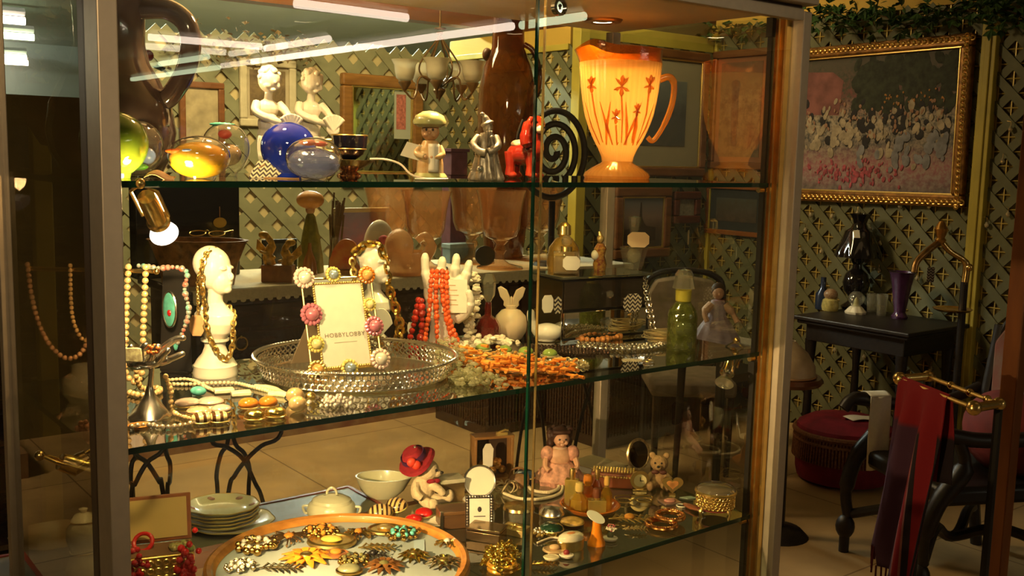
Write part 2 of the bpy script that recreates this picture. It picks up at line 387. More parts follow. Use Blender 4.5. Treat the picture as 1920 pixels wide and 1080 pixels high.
S('wall_left', MB().box((-2.2, 3.6, 1.3), (0.1, 6, 2.6)), mat('dark_wall', (0.07, 0.045, 0.02), 0.8, noise=0.3, scale=3), smooth=0)

WIRE = mat('yellow_wire', (0.62, 0.46, 0.12), 0.35, 0.2)
def lattice(name, label, origin, u, w, h, z0=0.0, wires=True, per=0.100, sw=0.042, jag=False):
    """diagonal slats in two layers, over a square wire grid; u = horizontal direction of the panel, out = towards the shop"""
    u = Vector(u).normalized(); n = Vector((u.y, -u.x, 0))
    t = thing(name, label, 'lattice', origin)
    per_u = per*math.sqrt(2)
    for lay, sg in ((0, 1), (1, -1)):
        mb = MB(); k0 = -int((h+w)/per_u)-2
        for k in range(k0, -k0+1):
            c = k*per_u                                # line: x - sg*z = c
            pts = []
            for z in (0, h):
                x = c+sg*z; pts.append((x, z))
            (xa, za), (xb, zb) = pts
            def clip(xa, za, xb, zb):
                t0, t1 = 0.0, 1.0; dx = xb-xa
                if abs(dx) < 1e-9: return None
                for lim, side in ((0, 1), (w, -1)):
                    tt = (lim-xa)/dx
                    if side*dx > 0: t0 = max(t0, tt)
                    else: t1 = min(t1, tt)
                return (t0, t1) if t1-t0 > 0.01 else None
            r = clip(xa, za, xb, zb)
            if not r: continue
            A = (xa+(xb-xa)*r[0], za+(zb-za)*r[0]); B = (xa+(xb-xa)*r[1], za+(zb-za)*r[1])
            if jag and r[1] > 0.999: B = (B[0]+sg*0.03, B[1]+0.03)
            d = Vector((B[0]-A[0], B[1]-A[1])).normalized(); q = Vector((-d.y, d.x))*sw/2
            y0 = 0.012+lay*0.007
            vs = []
            for (px, pz) in ((A[0]+q.x, A[1]+q.y), (A[0]-q.x, A[1]-q.y), (B[0]-q.x, B[1]-q.y), (B[0]+q.x, B[1]+q.y)):
                for y in (y0, y0+0.007): vs.append(u*px+n*y+Vector((0, 0, pz+z0)))
            mb.add(vs, [(0, 2, 4, 6), (1, 7, 5, 3), (0, 1, 3, 2), (2, 3, 5, 4), (4, 5, 7, 6), (6, 7, 1, 0)])
        P('slats', mb, SAGE_LIT if jag else SAGE, t, smooth=0)
    if wires:
        mb = MB(); k = 0
        x = per_u/2
        while x < w: mb.tube([u*x+n*0.007+Vector((0, 0, z0)), u*x+n*0.007+Vector((0, 0, z0+h))], 0.0036, 4); x += per_u/2
        z = per_u/2
        while z < h: mb.tube([n*0.007+Vector((0, 0, z0+z)), u*w+n*0.007+Vector((0, 0, z0+z))], 0.0036, 4); z += per_u/2
        P('wire_grid', mb, WIRE, t)
    return t
lattice('lattice_panel', 'sage green garden lattice over gold wire on the wall behind the big gilt painting', (XR, YB, 0), (0, -1, 0), 3.0, 2.37)
lattice('lattice_panel', 'short sage lattice panel behind the pale matted picture, between yellow posts', (XN, YB, 0), (1, 0, 0), XR-XN-0.03, 2.23)
lattice('lattice_panel', 'sage lattice seen past the brass chandelier, left of the yellow corner post', (XN, YF, 0), (0, -1, 0), YF-YB, 2.17)
lattice('lattice_panel', 'brightly lit lattice with scalloped top edge under the pale blue ceiling', (1.30, YF, 0), (1, 0, 0), XN-1.33, 2.17, wires=False, per=0.120, sw=0.062, jag=True)

# fluorescent tubes of the shop: they light it and show as streaks in the glass doors
TUBE = emis('fluorescent_tube', (1.0, 0.80, 0.62), 15.0); TUBEG = emis('green_fluorescent_tube', (0.86, 1.0, 0.62), 9.0)
tubes = [((3.05, -8.93), (4.18, -8.88), 0), ((4.87, -10.66), (4.89, -8.3), 0), ((4.89, -8.2), (4.89, -5.6), 0), ((4.29, -9.0), (4.31, -7.66), 0), ((3.04, -5.76), (4.02, -5.82), 0),
         ((4.95, -15.4), (4.94, -11.88), 1), ((4.22, -12.0), (4.25, -10.5), 1), ((-0.5, 8.55), (-1.87, 8.50), 0), ((-0.7, 10.0), (-2.26, 9.88), 1),
         ((-1.2, 12.7), (-2.78, 12.5), 1), ((-1.6, 13.6), (-3.0, 13.4), 0), ((4.91, -5.5), (4.89, -4.75), 1)]
nm = ['nearest of the row over the aisle', 'far end of the long row', 'middle of the long row', 'short lamp beside the long row', 'lamp over the shop entrance', 'greenish lamp at the far wall', 'greenish short lamp beyond the row',
      'lamp over the left aisle', 'greenish lamp over the left aisle', 'greenish lamp near the rear shelves', 'last lamp over the left aisle', 'greenish lamp at the near end of the row']
for (a, b, g), q in zip(tubes, nm):
    A, B = V(*a, 2.6), V(*b, 2.6)
    t = thing('fluorescent_lamp', 'fluorescent tube on the shop ceiling, '+q, 'ceiling light', (A+B)/2, 0, 'fluorescent tubes reflected in the glass doors')
    h = (B-A)/2
    P('tube', MB().tube([-h, h], 0.034, 10), TUBEG if g else TUBE, t)
    P('batten', MB().tube([-h+V(0, 0, 0.075), h+V(0, 0, 0.075)], 0.035, 4), mat('batten_white', (0.7, 0.7, 0.65), 0.6), t)
for i, (x, y) in enumerate(((1.0, 5.4), (3.6, 5.4))):  # added tubes, kept out of view, to light the far ceiling
    t = thing('fluorescent_lamp', 'added fluorescent tube, unseen beyond the scalloped lattice wall', 'ceiling light', (x, y, 2.80), 0, 'added fluorescent tubes beyond the lattice')
    P('tube', MB().tube([(-0.75, 0, 0), (0.75, 0, 0)], 0.03, 10), emis('added_cool_tube', (0.9, 1.0, 0.85), 420.0), t)
area('booth_ceiling_light', (1.7, 3.0, 2.82), (2.3, 3.9, 1.0), 85, 1.2, 0.5, (1.0, 0.73, 0.36))
spot('shop_front_light', (-1.3, -2.6, 2.85), (0.45, 0.0, 1.75), 330, 0.56, 0.9, 0.25, (1.0, 0.70, 0.36))
area('corner_light', (3.75, 2.45, 2.84), (4.15, 3.2, 2.25), 7, 0.6, 0.3, (1.0, 0.76, 0.38))
area('aisle_light', (3.0, -0.6, 2.85), (3.9, 1.8, 0.8), 1.0, 1.6, 0.6, (1.0, 0.62, 0.26))
# ------------------------------------------------------------------ the glass display cabinet
cab = thing('display_cabinet', 'tall glass display cabinet with aluminium posts and three crowded glass shelves', 'display cabinet', (0, 0, 0))
def part(name, mb, m, **kw): return P(name, mb, m, cab, **kw)
for nm_, x0, x1, y0, y1 in (('post', -0.003, 0.019, -0.05, 0.006), ('post', 1.226, 1.249, -0.05, -0.02), ('post', 1.211, 1.234, 0.432, 0.455), ('post', -0.012, 0.010, 0.436, 0.458)):
    part(nm_, MB().box(((x0+x1)/2, (y0+y1)/2, 0.94), (x1-x0, y1-y0, 1.76)), ALU, smooth=0, bev=0.0015)
ch = MB()
for y in (-0.021, -0.006, 0.004): ch.box((1.222, y, 0.94), (0.016, 0.004, 1.74))
ch.box((1.231, -0.008, 0.94), (0.004, 0.03, 1.74))
part('door_channel', ch, BRASS, smooth=0)  # brass colour stands in for gold reflections on the aluminium channel
part('door_channel', MB().box((-0.001, 0.012, 0.94), (0.004, 0.028, 1.74)), ALUD, smooth=0)
part('front_rail', MB().box((0.62, -0.042, 1.8135), (1.21, 0.016, 0.021)), ALU, smooth=0, bev=0.001)
part('rail_shadow_gap', MB().box((0.62, -0.04, 1.8265), (1.21, 0.01, 0.006)), ALUD, smooth=0)
part('top_cap', MB().box((0.618, 0.195, 1.860), (1.245, 0.53, 0.062)), ALU, smooth=0, bev=0.002)
part('ceiling_panel', MB().box((0.615, 0.203, ZC+0.004), (1.206, 0.46, 0.008)), wood('maple_panel', (0.80, 0.62, 0.36), (0.88, 0.70, 0.43), 0.35, 3, 0.1), smooth=0)
part('base_plinth', MB().box((0.618, 0.2, 0.14), (1.24, 0.5, 0.28)), ALU, smooth=0, bev=0.003)
part('base_deck', MB().box((0.618, 0.2, 0.29), (1.20, 0.46, 0.02)), wood('deck_wood', (0.30, 0.20, 0.10), (0.38, 0.26, 0.13)), smooth=0)
part('back_pane', MB().box((0.612, 0.446, 1.05), (1.20, 0.005, 1.53)), pane_mat('back_glass', (0.96, 0.98, 0.95), 1.3), smooth=0)
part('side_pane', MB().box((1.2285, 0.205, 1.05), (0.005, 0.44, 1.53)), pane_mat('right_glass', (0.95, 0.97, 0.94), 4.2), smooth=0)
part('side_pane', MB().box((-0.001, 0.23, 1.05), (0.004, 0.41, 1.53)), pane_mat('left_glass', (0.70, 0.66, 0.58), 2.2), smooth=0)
for x0, x1, y in ((0.014, 0.648, -0.020), (0.621, 1.226, -0.035)):
    d = part('sliding_glass_door', MB().box(((x0+x1)/2, y, 1.055), (x1-x0, 0.005, 1.50)), PANE, smooth=0)
    ex = x0 if x0 > 0.1 else x1
    P('polished_edge', MB().box((ex, y, 1.055), (0.003 if x0 > 0.1 else 0.0012, 0.0052, 1.50)), EDGE if x0 > 0.1 else BRASS, d, smooth=0)
lk = PY(1045, 14, -0.042)
d = part('door_lock', MB().lathe([(0.0, 0.0), (0.0125, 0), (0.0125, 0.008), (0.009, 0.010), (0.009, 0.006), (0, 0.006)], 24, rot=RX(PI/2)), CHROME, loc=lk)
P('keyhole', MB().box((0, -0.0065, 0), (0.002, 0.002, 0.007)).ball((0, -0.0066, 0.002), 0.0025), BLACK, d)
for z in (ZT, ZM, ZL):
    s = part('glass_shelf', MB().box((0.6075, 0.216, z-0.004), (1.213, 0.431, 0.0078)), SHELFG, smooth=0)
    P('green_edge', MB().box((0.6075, 0.0, z-0.004), (1.213, 0.0012, 0.0079)), EDGE, s, smooth=0, label='dark green polished front edge')
    P('green_edge', MB().box((0.6075, 0.432, z-0.004), (1.213, 0.001, 0.0079)), EDGE, s, smooth=0, label='dark green polished back edge')
    P('green_edge', MB().box((0.0008, 0.216, z-0.004), (0.001, 0.43, 0.0079)), EDGE, s, smooth=0, label='dark green polished end edge')
# black slotted standards with brass shelf pegs
for x, y in ((1.213, 0.010), (0.004, 0.425)):
    part('shelf_standard', MB().box((x, y, 0.95), (0.010, 0.010, 1.72)), BLACK, smooth=0)
for z in (ZT, ZM, ZL):
    part('shelf_peg', MB().cyl((1.196, 0.008, z-0.0135), (1.209, 0.008, z-0.0135), 0.005).cyl((1.212, 0.006, z-0.0135), (1.223, 0.006, z-0.0135), 0.004), BRASS)
part('standard_joint', MB().box((1.213, 0.010, 1.795), (0.016, 0.014, 0.035)), BLACK, smooth=0)
part('standard_joint', MB().box((1.213, 0.010, 1.160), (0.016, 0.014, 0.022)), BLACK, smooth=0)

# lamps in the cabinet
BULB = emis('lit_bulb', (1.0, 0.80, 0.62), 5.0); BULBG = emis('lit_bulb_glass', (1.0, 0.72, 0.74), 1.15)
def spotlight(loc, d, label, on):
    """swivel halogen on a short bracket; d = aim"""
    t = thing('halogen_spotlight', label, 'spotlight', loc, 0, 'swivel halogen spotlights in the cabinet')
    d = Vector(d).normalized(); q = d.to_track_quat('Z', 'Y').to_matrix()
    P('housing', MB().lathe([(0.0, -0.062), (0.0105, -0.060), (0.012, -0.05), (0.012, -0.012), (0.014, -0.010), (0.014, -0.004), (0.010, -0.002), (0.0, -0.002)], 20, rot=q), BRASS if on else CHROME, t)
    for s in (-1, 1):
        P('bracket_arm', MB().tube([q @ V(s*0.016, 0, -0.02), q @ V(s*0.016, 0, -0.07), q @ V(0, 0, -0.085)], 0.0022, 6), BRASS if on else CHROME, t)
    P('swivel_knob', MB().ball(q @ V(0, 0, -0.086), 0.0065), BRASS, t)
    P('reflector', MB().lathe([(0.007, 0.0), (0.011, 0.006), (0.0165, 0.015), (0.018, 0.019), (0.0172, 0.019), (0.0155, 0.0155), (0.010, 0.008), (0.0, 0.004)], 24, rot=q), mat('faceted_reflector', (0.9, 0.85, 0.75), 0.1, 1.0, bump=0.6, scale=300, dist=0.001) if not on else BULB, t)
    P('front_glass', MB().lathe([(0.0, 0.0185), (0.0178, 0.0185), (0.0178, 0.0195), (0.0, 0.0205)], 24, rot=q), BULBG if on else GLASS, t)
    return t, Vector(loc)+d*0.028
lp = PY(300, 422, 0.055)
_, tip = spotlight(lp, (0.42, 0.55, -0.55), 'lit halogen spotlight under the top shelf, beside the grey front post', True)
spot('halogen_beam', tip, (0.36, 0.27, ZM), 10.5, 2.5, 0.7, 0.012)
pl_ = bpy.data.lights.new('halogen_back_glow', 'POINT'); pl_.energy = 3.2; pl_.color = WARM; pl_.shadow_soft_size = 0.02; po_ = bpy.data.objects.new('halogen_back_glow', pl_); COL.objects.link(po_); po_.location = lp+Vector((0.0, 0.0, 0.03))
rp = PXX(1362, 704, 1.16)
spotlight(rp, (-0.62, -0.30, -0.62), 'unlit chrome halogen spotlight under the middle shelf, right side', False)
hw = SH(215, 0.405, 1.60)  # added lamp, unseen behind the jug, to brighten the cabinet ceiling
_, tip = spotlight(hw, (0.62, -0.28, 0.62), 'added halogen spotlight, unseen behind the dark jug, brightening the cabinet ceiling', True)
spot('added_ceiling_wash_beam', tip, (0.85, 0.12, ZC+0.55), 11, 1.7, 0.9, 0.012)
def downlight(x, y, label, w):
    t = thing('recessed_downlight', label, 'downlight', (x, y, ZC), 0, 'downlights in the cabinet ceiling')
    P('trim_ring', MB().lathe([(0.019, -0.004), (0.024, -0.007), (0.036, -0.005), (0.040, 0.0), (0.040, 0.003)], 32), mat('copper_ring', (0.55, 0.28, 0.12), 0.3, 1.0), t)
    P('lens', MB().lathe([(0.0, -0.003), (0.019, -0.0045), (0.019, 0.002)], 24), emis('downlight_lens', (1.0, 0.75, 0.42), 10.0), t)
    spot('downlight_beam', (x, y, ZC-0.012), (x, y-0.01, 1.0), w, 2.3, 0.8, 0.02)
dl = PZ(1130, 37, ZC)
downlight(dl.x, dl.y, 'round recessed downlight in the cabinet ceiling above the amber pitcher', 11)
downlight(0.64, 0.13, 'added recessed downlight, out of view in the cabinet ceiling above the red dog', 23)  # added out of view to brighten the shelves below
downlight(0.30, 0.22, 'recessed downlight in the cabinet ceiling above the glass paperweights', 8)
# added halogen, hidden behind the left post to light the lower shelf
hl = PY(196, 890, 0.10)
_, tip = spotlight(hl, (0.80, 0.02, -0.40), 'added lit halogen spotlight under the middle shelf, hidden by the grey front post', True)
spot('halogen_beam', tip, (0.80, 0.16, ZL), 42, 1.5, 0.7, 0.012)
# ------------------------------------------------------------------ top shelf
def new(k):
    m = MB(); m.M = Matrix.Scale(k, 4); return m
def tag_poly(w, h): return [(-w, -h*0.5), (-w*0.6, -h), (w*0.6, -h), (w, -h*0.5), (w, h*0.5), (w*0.6, h), (-w*0.6, h), (-w, h*0.5)]
CHEV = chevron('chevron_tag', (0.03, 0.02, 0.015), (0.80, 0.68, 0.45), 0.009, 0.0062)
# big dark jug behind the left post
l = SH(212, 0.27, ZT); k = KK(l)
JUG = mat('dark_glazed_jug', (0.045, 0.024, 0.022), 0.1, noise=0.6, scale=14, coat=0.7, col2=(0.12, 0.075, 0.065))
t = thing('glazed_jug', 'big dark brown glazed jug with a large ring handle behind the grey front post', 'jug', l, FACE)
P('body', new(k).lathe([(0, 0), (78, 0), (90, 6), (108, 40), (115, 80), (108, 130), (88, 175), (70, 205), (62, 240), (64, 300), (68, 318), (62, 318), (58, 300), (56, 240), (40, 200), (0, 190)], 48), JUG, t)
P('handle', new(k).tube(cr([(62, 0, 304), (108, 0, 304), (142, 0, 280), (150, 0, 238), (138, 0, 190), (112, 0, 150), (96, 0, 138)], 8), 19, 12), JUG, t)
# glass paperweights
def paperweight(px, Y, rx, rz, core, label, mcore, mout, cz=0.42, cr_=(0.7, 0.5), bubbles=0, spots=(), lean=0, ryf=1.0):
    l = SH(px, Y, ZT); k = KK(l)
    t = thing('paperweight', label, 'paperweight', l, FACE, 'art glass paperweights on the top shelf')
    prof = [(0, 0), (rx*0.45, 0)]+[(rx*math.sin(a)*(1-0.06*math.cos(a)), rz-rz*math.cos(a)) for a in [PI*(0.17+0.83*i/16) for i in range(17)]]
    prof[-1] = (0, prof[-1][1])
    if mout: P('glass_body', new(k).lathe(prof, 36, sy=ryf), mout, t)
    if core: P('coloured_core', new(k).ball((0, 0, 2*rz*cz), (rx*cr_[0], rx*cr_[0]*ryf, rz*cr_[1]), 28, 18), mcore, t)
    if bubbles:
        b = new(k); rr = random.Random(px)
        for _ in range(bubbles):
            a, q, z = rr.uniform(0, 6.28), math.sqrt(rr.random())*0.75, rr.uniform(0.25, 1.35)
            b.ball((rx*q*math.cos(a), -abs(rx*q*math.sin(a)), rz*z), rr.uniform(1.0, 2.2), 8, 6)
        P('air_bubbles', b, mat('bubble', (0.9, 0.9, 0.95), 0.1, coat=1), t)
    for (dx, dy, dz, r, m) in spots:
        P('colour_swirl', new(k).ball((dx, dy, dz), r, 16, 10), m, t)
    return t
CLEARB = vessel('paperweight_glass', (0.97, 0.97, 0.93), (0.9, 0.85, 0.7), 0.04, gain=3.5)
REDG = mat('red_glass_swirl', (0.7, 0.02, 0.01), 0.3, noise=0.3); BLUES = mat('blue_glass_swirl', (0.25, 0.33, 0.75), 0.3, noise=0.3, scale=60)
TURQ = mat('turquoise', (0.12, 0.50, 0.42), 0.35, noise=0.25, scale=120)
paperweight(215, 0.115, 62, 62, False, 'apple green glass paperweight egg against the grey front post', None, mat('apple_green_glass', (0.08, 0.20, 0.02), 0.06, noise=1, scale=14, col2=(0.34, 0.38, 0.03), coat=1.0))
paperweight(256, 0.20, 50, 53, False, 'clear paperweight with red and blue swirls behind the green one', None, CLEARB, spots=((-8, -10, 92, (22, 14, 7), REDG), (22, -8, 38, (18, 12, 16), BLUES), (10, -20, 18, (20, 8, 7), mat('green_swirl', (0.12, 0.4, 0.03), 0.3))))
paperweight(374, 0.10, 57, 40, True, 'orange glass paperweight with a clear cap', mat('orange_glass', (1.0, 0.36, 0.01), 0.15, noise=1, scale=40, col2=(1.0, 0.56, 0.03), coat=0.5), CLEARB, 0.43, (0.95, 0.86),
            spots=((-30, -34, 50, (22, 6, 5), mat('red_orange_swirl', (0.75, 0.12, 0.02), 0.3, noise=0.4, scale=80)), (-8, -44, 52, (10, 4, 3), BLUES)))
paperweight(424, 0.22, 44, 50, False, 'round clear paperweight with a red fleck behind the orange one', None, CLEARB, spots=((0, -5, 78, (13, 10, 9), REDG), (-6, 0, 96, (24, 20, 4), TURQ), (0, 0, 40, (30, 26, 22), mat('smoke_core', (0.34, 0.22, 0.12), 0.1, noise=0.6, scale=60, coat=1))))
paperweight(541, 0.21, 51, 51, False, 'cobalt blue glass ball with a chevron tag', None, mat('cobalt_glass', (0.012, 0.02, 0.30), 0.03, noise=0.7, scale=10, coat=1, col2=(0.02, 0.05, 0.55)))
paperweight(588, 0.09, 52, 39, True, 'clear bubble paperweight with pale blue veil and red top, before the cobalt ball', vessel('veil', (0.55, 0.60, 0.85), (0.42, 0.46, 0.72), 0.55, bump=0.5, scale=200), CLEARB, 0.38, (0.96, 0.76), bubbles=46, spots=((-8, -14, 68, (17, 12, 6), REDG), (15, -10, 66, (14, 10, 5), REDG)))
# chevron price tag lying against the cobalt ball
l = SH(492, 0.13, ZT); k = KK(l)
tg = thing('price_tag', 'black and cream chevron price tag lying between orange and blue paperweights', 'price tag', l, FACE)
P('card', new(k).prism([(-26, 0), (26, 4), (34, 12), (2, 44), (-14, 40)], -0.6, 0.6, (Matrix.Rotation(0.9, 4, 'X'))), CHEV, tg, smooth=0)
P('gold_cord', new(k).tube(cr([(0, 20, 26), (-16, 10, 10), (6, 2, 1), (34, -8, 1), (70, -6, 1)], 5), 1.6, 6), TAN, tg)
l = SH(300, 0.06, ZT); k = KK(l)
tg = thing('price_tag', 'brown curled paper tag lying between green and orange paperweights', 'price tag', l, FACE)
P('card', new(k).grid(lambda u, v: ((u-0.5)*52, (v-0.5)*24, 3+6*math.sin(u*5)+v*8), 10, 3), TAN, tg, solid=0.0006)
# black cup on its gold pedestal bowl
l = SH(655, 0.30, ZT); k = KK(l)
t = thing('demitasse_cup', 'small black cup with a gold rim behind the bubble paperweight', 'cup', l+V(0, 0, 30*k), FACE)
P('bowl', new(k).lathe([(0, 0), (12, 0), (26, 10), (32, 24), (34, 46), (31, 46), (28, 24), (0, 6)], 32), mat('black_glaze', (0.012, 0.01, 0.016), 0.1, coat=0.8), t)
P('gold_band', new(k).ring((0, 0, 45), 33, 1.6, 32).ring((0, 0, 20), 31, 1.3, 32), GOLD, t)
P('handle', new(k).tube(cr([(-31, 0, 36), (-46, 0, 34), (-46, 0, 18), (-28, 0, 14)], 5), 2.6, 8), GOLD, t)
t = thing('pedestal_bowl', 'small brassy pedestal bowl under the black cup', 'bowl', l, FACE)
P('bowl', new(k).lathe([(0, 0), (24, 0), (22, 4), (14, 8), (34, 20), (48, 29.5), (0, 29.5)], 36), mat('bronze_lustre', (0.45, 0.28, 0.16), 0.15, 1.0, noise=0.4, scale=60), t)
# pale cord of the mushroom child's tag
l = SH(720, 0.14, ZT); k = KK(l)
T('cord', new(k).tube(cr([(-30, 30, 36), (0, 10, 36), (30, 0, 28), (52, -20, 10), (78, -30, 3), (122, -30, 3)], 8), 2.0, 6).tube(cr([(122, -30, 3), (90, -38, 2), (62, -40, 2)], 6), 1.5, 6),
  mat('satin_cord', (0.85, 0.72, 0.55), 0.5), 'pale satin cord curling down beside the mushroom hat figurine', 'cord', l, FACE)

# ---------------------------------------------------------------- white cherubs
def cherub(px, Y, h, label):
    l = SH(px, Y, ZT); k = KK(l)*h/205.0
    t = thing('cherub_figurine', label, 'figurine', l, FACE+0.55, 'white cherub figurines on the top shelf')
    b = new(k)
    b.lathe([(0, 0), (32, 0), (30, 8), (22, 12), (0, 12)], 24)
    for s in (-1, 1): b.tube([(s*9, 0, 8), (s*11, -3, 38), (s*10, 0, 66)], [7.5, 8.5, 12], 10).ball((s*9, -6, 10), (6, 10, 5))
    b.ball((0, 0, 72), (20, 16, 20)).ball((0, -3, 92), (20, 16, 20)).ball((0, 0, 118), (21, 14, 18))
    b.tube([(0, 0, 126), (2, -1, 150)], [8, 7], 10)
    b.ball((2, -3, 168), (20, 19, 22), 18, 12)
    b.ball((7, -20, 164), (3, 4, 3)).ball((-5, -16, 158), (7, 5, 6)).ball((13, -14, 158), (6, 5, 6)).ball((5, -17, 151), (5, 4, 3))
    b.tube(cr([(-20, 0, 128), (-26, -14, 112), (-6, -26, 100), (22, -30, 92)], 5), [8]*5+[7.5]*5+[6]*6, 9)
    b.tube(cr([(20, 0, 128), (30, -12, 112), (34, -24, 96), (30, -34, 90)], 5), [8]*5+[7]*5+[6]*6, 9)
    for i in range(4): b.tube([(24+i*3.0, -36, 90), (29+i*3.0, -40, 97-i*2)], [2.4, 1.8], 6)
    b.tube([(30, -30, 90), (24, -34, 99)], [2.6, 2.0], 6)
    P('body', b, WHITEC, t, remesh=0.0011, sm=2)
    hb = new(k); rr = random.Random(3)
    for i in range(46):
        a, e = rr.uniform(0, 6.28), rr.uniform(0.15, 1.45)
        x, y, z = 19*math.cos(e)*math.cos(a), 18*math.cos(e)*math.sin(a), 20*math.sin(e)
        if y < -8 and z < 13: continue
        hb.ball((2+x, -2+y, 170+z), rr.uniform(4.5, 6.5), 8, 6)
    P('curly_hair', hb, WHITEC, t, remesh=0.0011, sm=1)
    d = new(k)
    d.grid(lambda u, v: ((-22+44*u)*(1+0.12*math.sin(v*3)), -15-4*math.sin(u*PI)+2*math.sin(u*16), 70-42*v), 24, 6)
    P('draped_cloth', d, WHITEC, t, solid=0.0018)
    s = new(k)
    for i in range(7):
        a = -0.8+i*0.27; s.tube([(30, -36, 80), (30+26*math.sin(a), -40, 86+24*math.cos(a))], [3, 4.2], 7)
    s.ball((31, -34, 84), (13, 5, 13))
    P('shell_dish', s, WHITEC, t, remesh=0.0011, sm=1)
    return t
cherub(503, 0.30, 213, 'brightly lit white cherub figurine behind the cobalt ball, left of the pair')
cherub(582, 0.37, 207, 'dimmer white cherub figurine standing behind the bubble paperweight')

# ---------------------------------------------------------------- mushroom child
l = SH(806, 0.12, ZT); k = KK(l)
t = thing('mushroom_figurine', 'ceramic child with a pale green mushroom cap and a paper tag', 'figurine', l, FACE)
MUSH = mat('mushroom_green', (0.55, 0.55, 0.22), 0.25, noise=0.2, scale=50, coat=0.5)
P('base', new(k).lathe([(0, 0), (30, 0), (32, 5), (27, 12), (0, 13)], 28, fn=lambda a, r, z: r*(1+0.05*math.sin(5*a))), MUSH, t)
P('cap', new(k).lathe([(0, 84), (20, 84), (30, 90), (31, 95), (26, 106), (13, 113), (0, 115)], 32, c=(-2, -2, 12), fn=lambda a, r, z: r*(1+0.03*math.sin(7*a))), MUSH, t)
b = new(k)
b.lathe([(0, 8), (26, 8), (25, 30), (20, 58), (14, 72), (0, 74)], 24).tube(cr([(-17, -6, 62), (-24, -14, 48), (-8, -24, 42)], 5), 6, 8).tube(cr([(17, -6, 62), (24, -14, 46), (8, -24, 40)], 5), 6, 8)
P('robe', b, mat('orange_glazed_robe', (0.62, 0.33, 0.10), 0.25, noise=0.4, scale=50, coat=0.5, col2=(0.80, 0.62, 0.36)), t, remesh=0.0012, sm=2)
b = new(k).ball((0, -3, 88), (17, 16, 17), 18, 12).ball((0, -20, 86), (3, 3, 3)).ball((-7, -16, 82), (5, 4, 4)).ball((7, -16, 82), (5, 4, 4))
for s in (-1, 1): P('hand', new(k).ball((s*6, -25, 41), (4, 4, 4)), mat('tan_skin', (0.60, 0.34, 0.17), 0.3), t)
P('head', b, mat('tan_skin', (0.60, 0.34, 0.17), 0.3, coat=0.4), t, remesh=0.001, sm=1)
P('apron', new(k).grid(lambda u, v: (8+10*(u-0.5)*2, -18-7*math.sin(u*PI)-6*v, 66-52*v), 8, 8), WHITEC, t, solid=0.0012)
P('eye', new(k).ball((-6, -18.5, 92), (2, 1.2, 2.6)), INK, t); P('eye', new(k).ball((6, -18.5, 92), (2, 1.2, 2.6)), INK, t)
P('paper_tag', new(k).prism([(-20, -14), (16, -14), (22, 14), (-14, 14)], -0.5, 0.5, Matrix.Translation((-32, -12, 52)) @ Matrix.Rotation(PI/2, 4, 'X') @ Matrix.Rotation(-0.25, 4, 'Z')), PAPER, t, smooth=0)

# ---------------------------------------------------------------- pewter wizard
l = SH(911, 0.07, ZT); k = KK(l)
t = thing('wizard_figurine', 'pewter wizard figurine in a long robe with pointed hat', 'figurine', l, FACE)
b = new(k)
b.lathe([(0, 0), (31, 0), (32, 5), (26, 26), (20, 52), (16, 76), (12, 88), (0, 90)], 40, fn=lambda a, r, z: r*(1+0.13*math.sin(9*a+z*0.03)*(1-z/100)), sy=0.75)
b.ball((2, -4, 98), (10, 10, 12)).ball((4, -12, 88), (7, 6, 16))
b.lathe([(0, 0), (13, 0), (13, 3), (8, 6), (6, 14), (0, 22)], 20, c=(1, -2, 104), rot=RY(-0.35))
b.ball((-9, -2, 123), (5, 4, 3.5))
b.tube(cr([(-15, -2, 82), (-24, -14, 66), (-12, -24, 54), (0, -26, 52)], 5), 7, 8).tube(cr([(16, -2, 82), (22, -14, 66), (14, -24, 58), (4, -26, 54)], 5), 7, 8)
b.tube([(20, -22, 2), (14, -26, 56), (10, -26, 78)], 2.4, 7).ball((10, -26, 80), 4)
b.grid(lambda u, v: (-20-14*v+4*math.sin(v*9), -6+14*(u-0.5)+3*math.sin(v*14), 70-68*v), 6, 10)
b.grid(lambda u, v: (18+12*v, -4+14*(u-0.5)+3*math.sin(v*12), 74-72*v), 6, 10)
P('body', b, PEWTER, t, remesh=0.0012, sm=1)
P('staff_orb', new(k).ball((-10, -24, 22), 7, 14, 10), mat('pewter_orb', (0.8, 0.78, 0.74), 0.15, 0.9), t)
P('beard', new(k).grid(lambda u, v: (4+(u-0.5)*14*(1-v*0.6), -17-2*math.sin(u*PI)+1.2*math.sin(u*18), 92-30*v), 12, 6), PEWTER, t, solid=0.0016)

# ---------------------------------------------------------------- red ceramic dog
l = SH(985, 0.20, ZT); k = KK(l)
t = thing('ceramic_dog', 'shiny red glazed dog with long drooping ears', 'figurine', l, FACE-0.5)
REDC = mat('red_glaze', (0.20, 0.010, 0.006), 0.12, noise=0.5, scale=24, coat=0.8, col2=(0.34, 0.03, 0.008))
b = new(k)
b.ball((-6, 0, 46), (34, 20, 22), 18, 12).ball((16, 0, 56), (20, 18, 26), 16, 10)
for x, y in ((-28, -10), (-28, 10), (16, -11), (18, 11)): b.tube([(x, y, 50), (x+1, y, 22), (x, y, 5)], [12, 9, 10], 10).ball((x+4, y, 6), (11, 9, 7))
b.tube([(16, 0, 64), (22, -2, 92)], [15, 13], 12).ball((22, -4, 100), (17, 17, 17), 16, 12).tube([(26, -8, 98), (38, -14, 92)], [11, 8], 10)
P('body', b, REDC, t, remesh=0.0013, sm=2)
for s in (-1, 1):
    P('ear', new(k).tube(cr([(20, s*14-4, 112), (14, s*21-4, 96), (12, s*22-4, 72), (15, s*19-4, 58)], 5), [5]*4+[9]*4+[11]*5+[8]*3, 10), REDC, t)
P('muzzle', new(k).ball((36, -14, 91), (9, 9, 8), 14, 10), mat('cream_muzzle', (0.72, 0.55, 0.38), 0.2, coat=0.6), t)
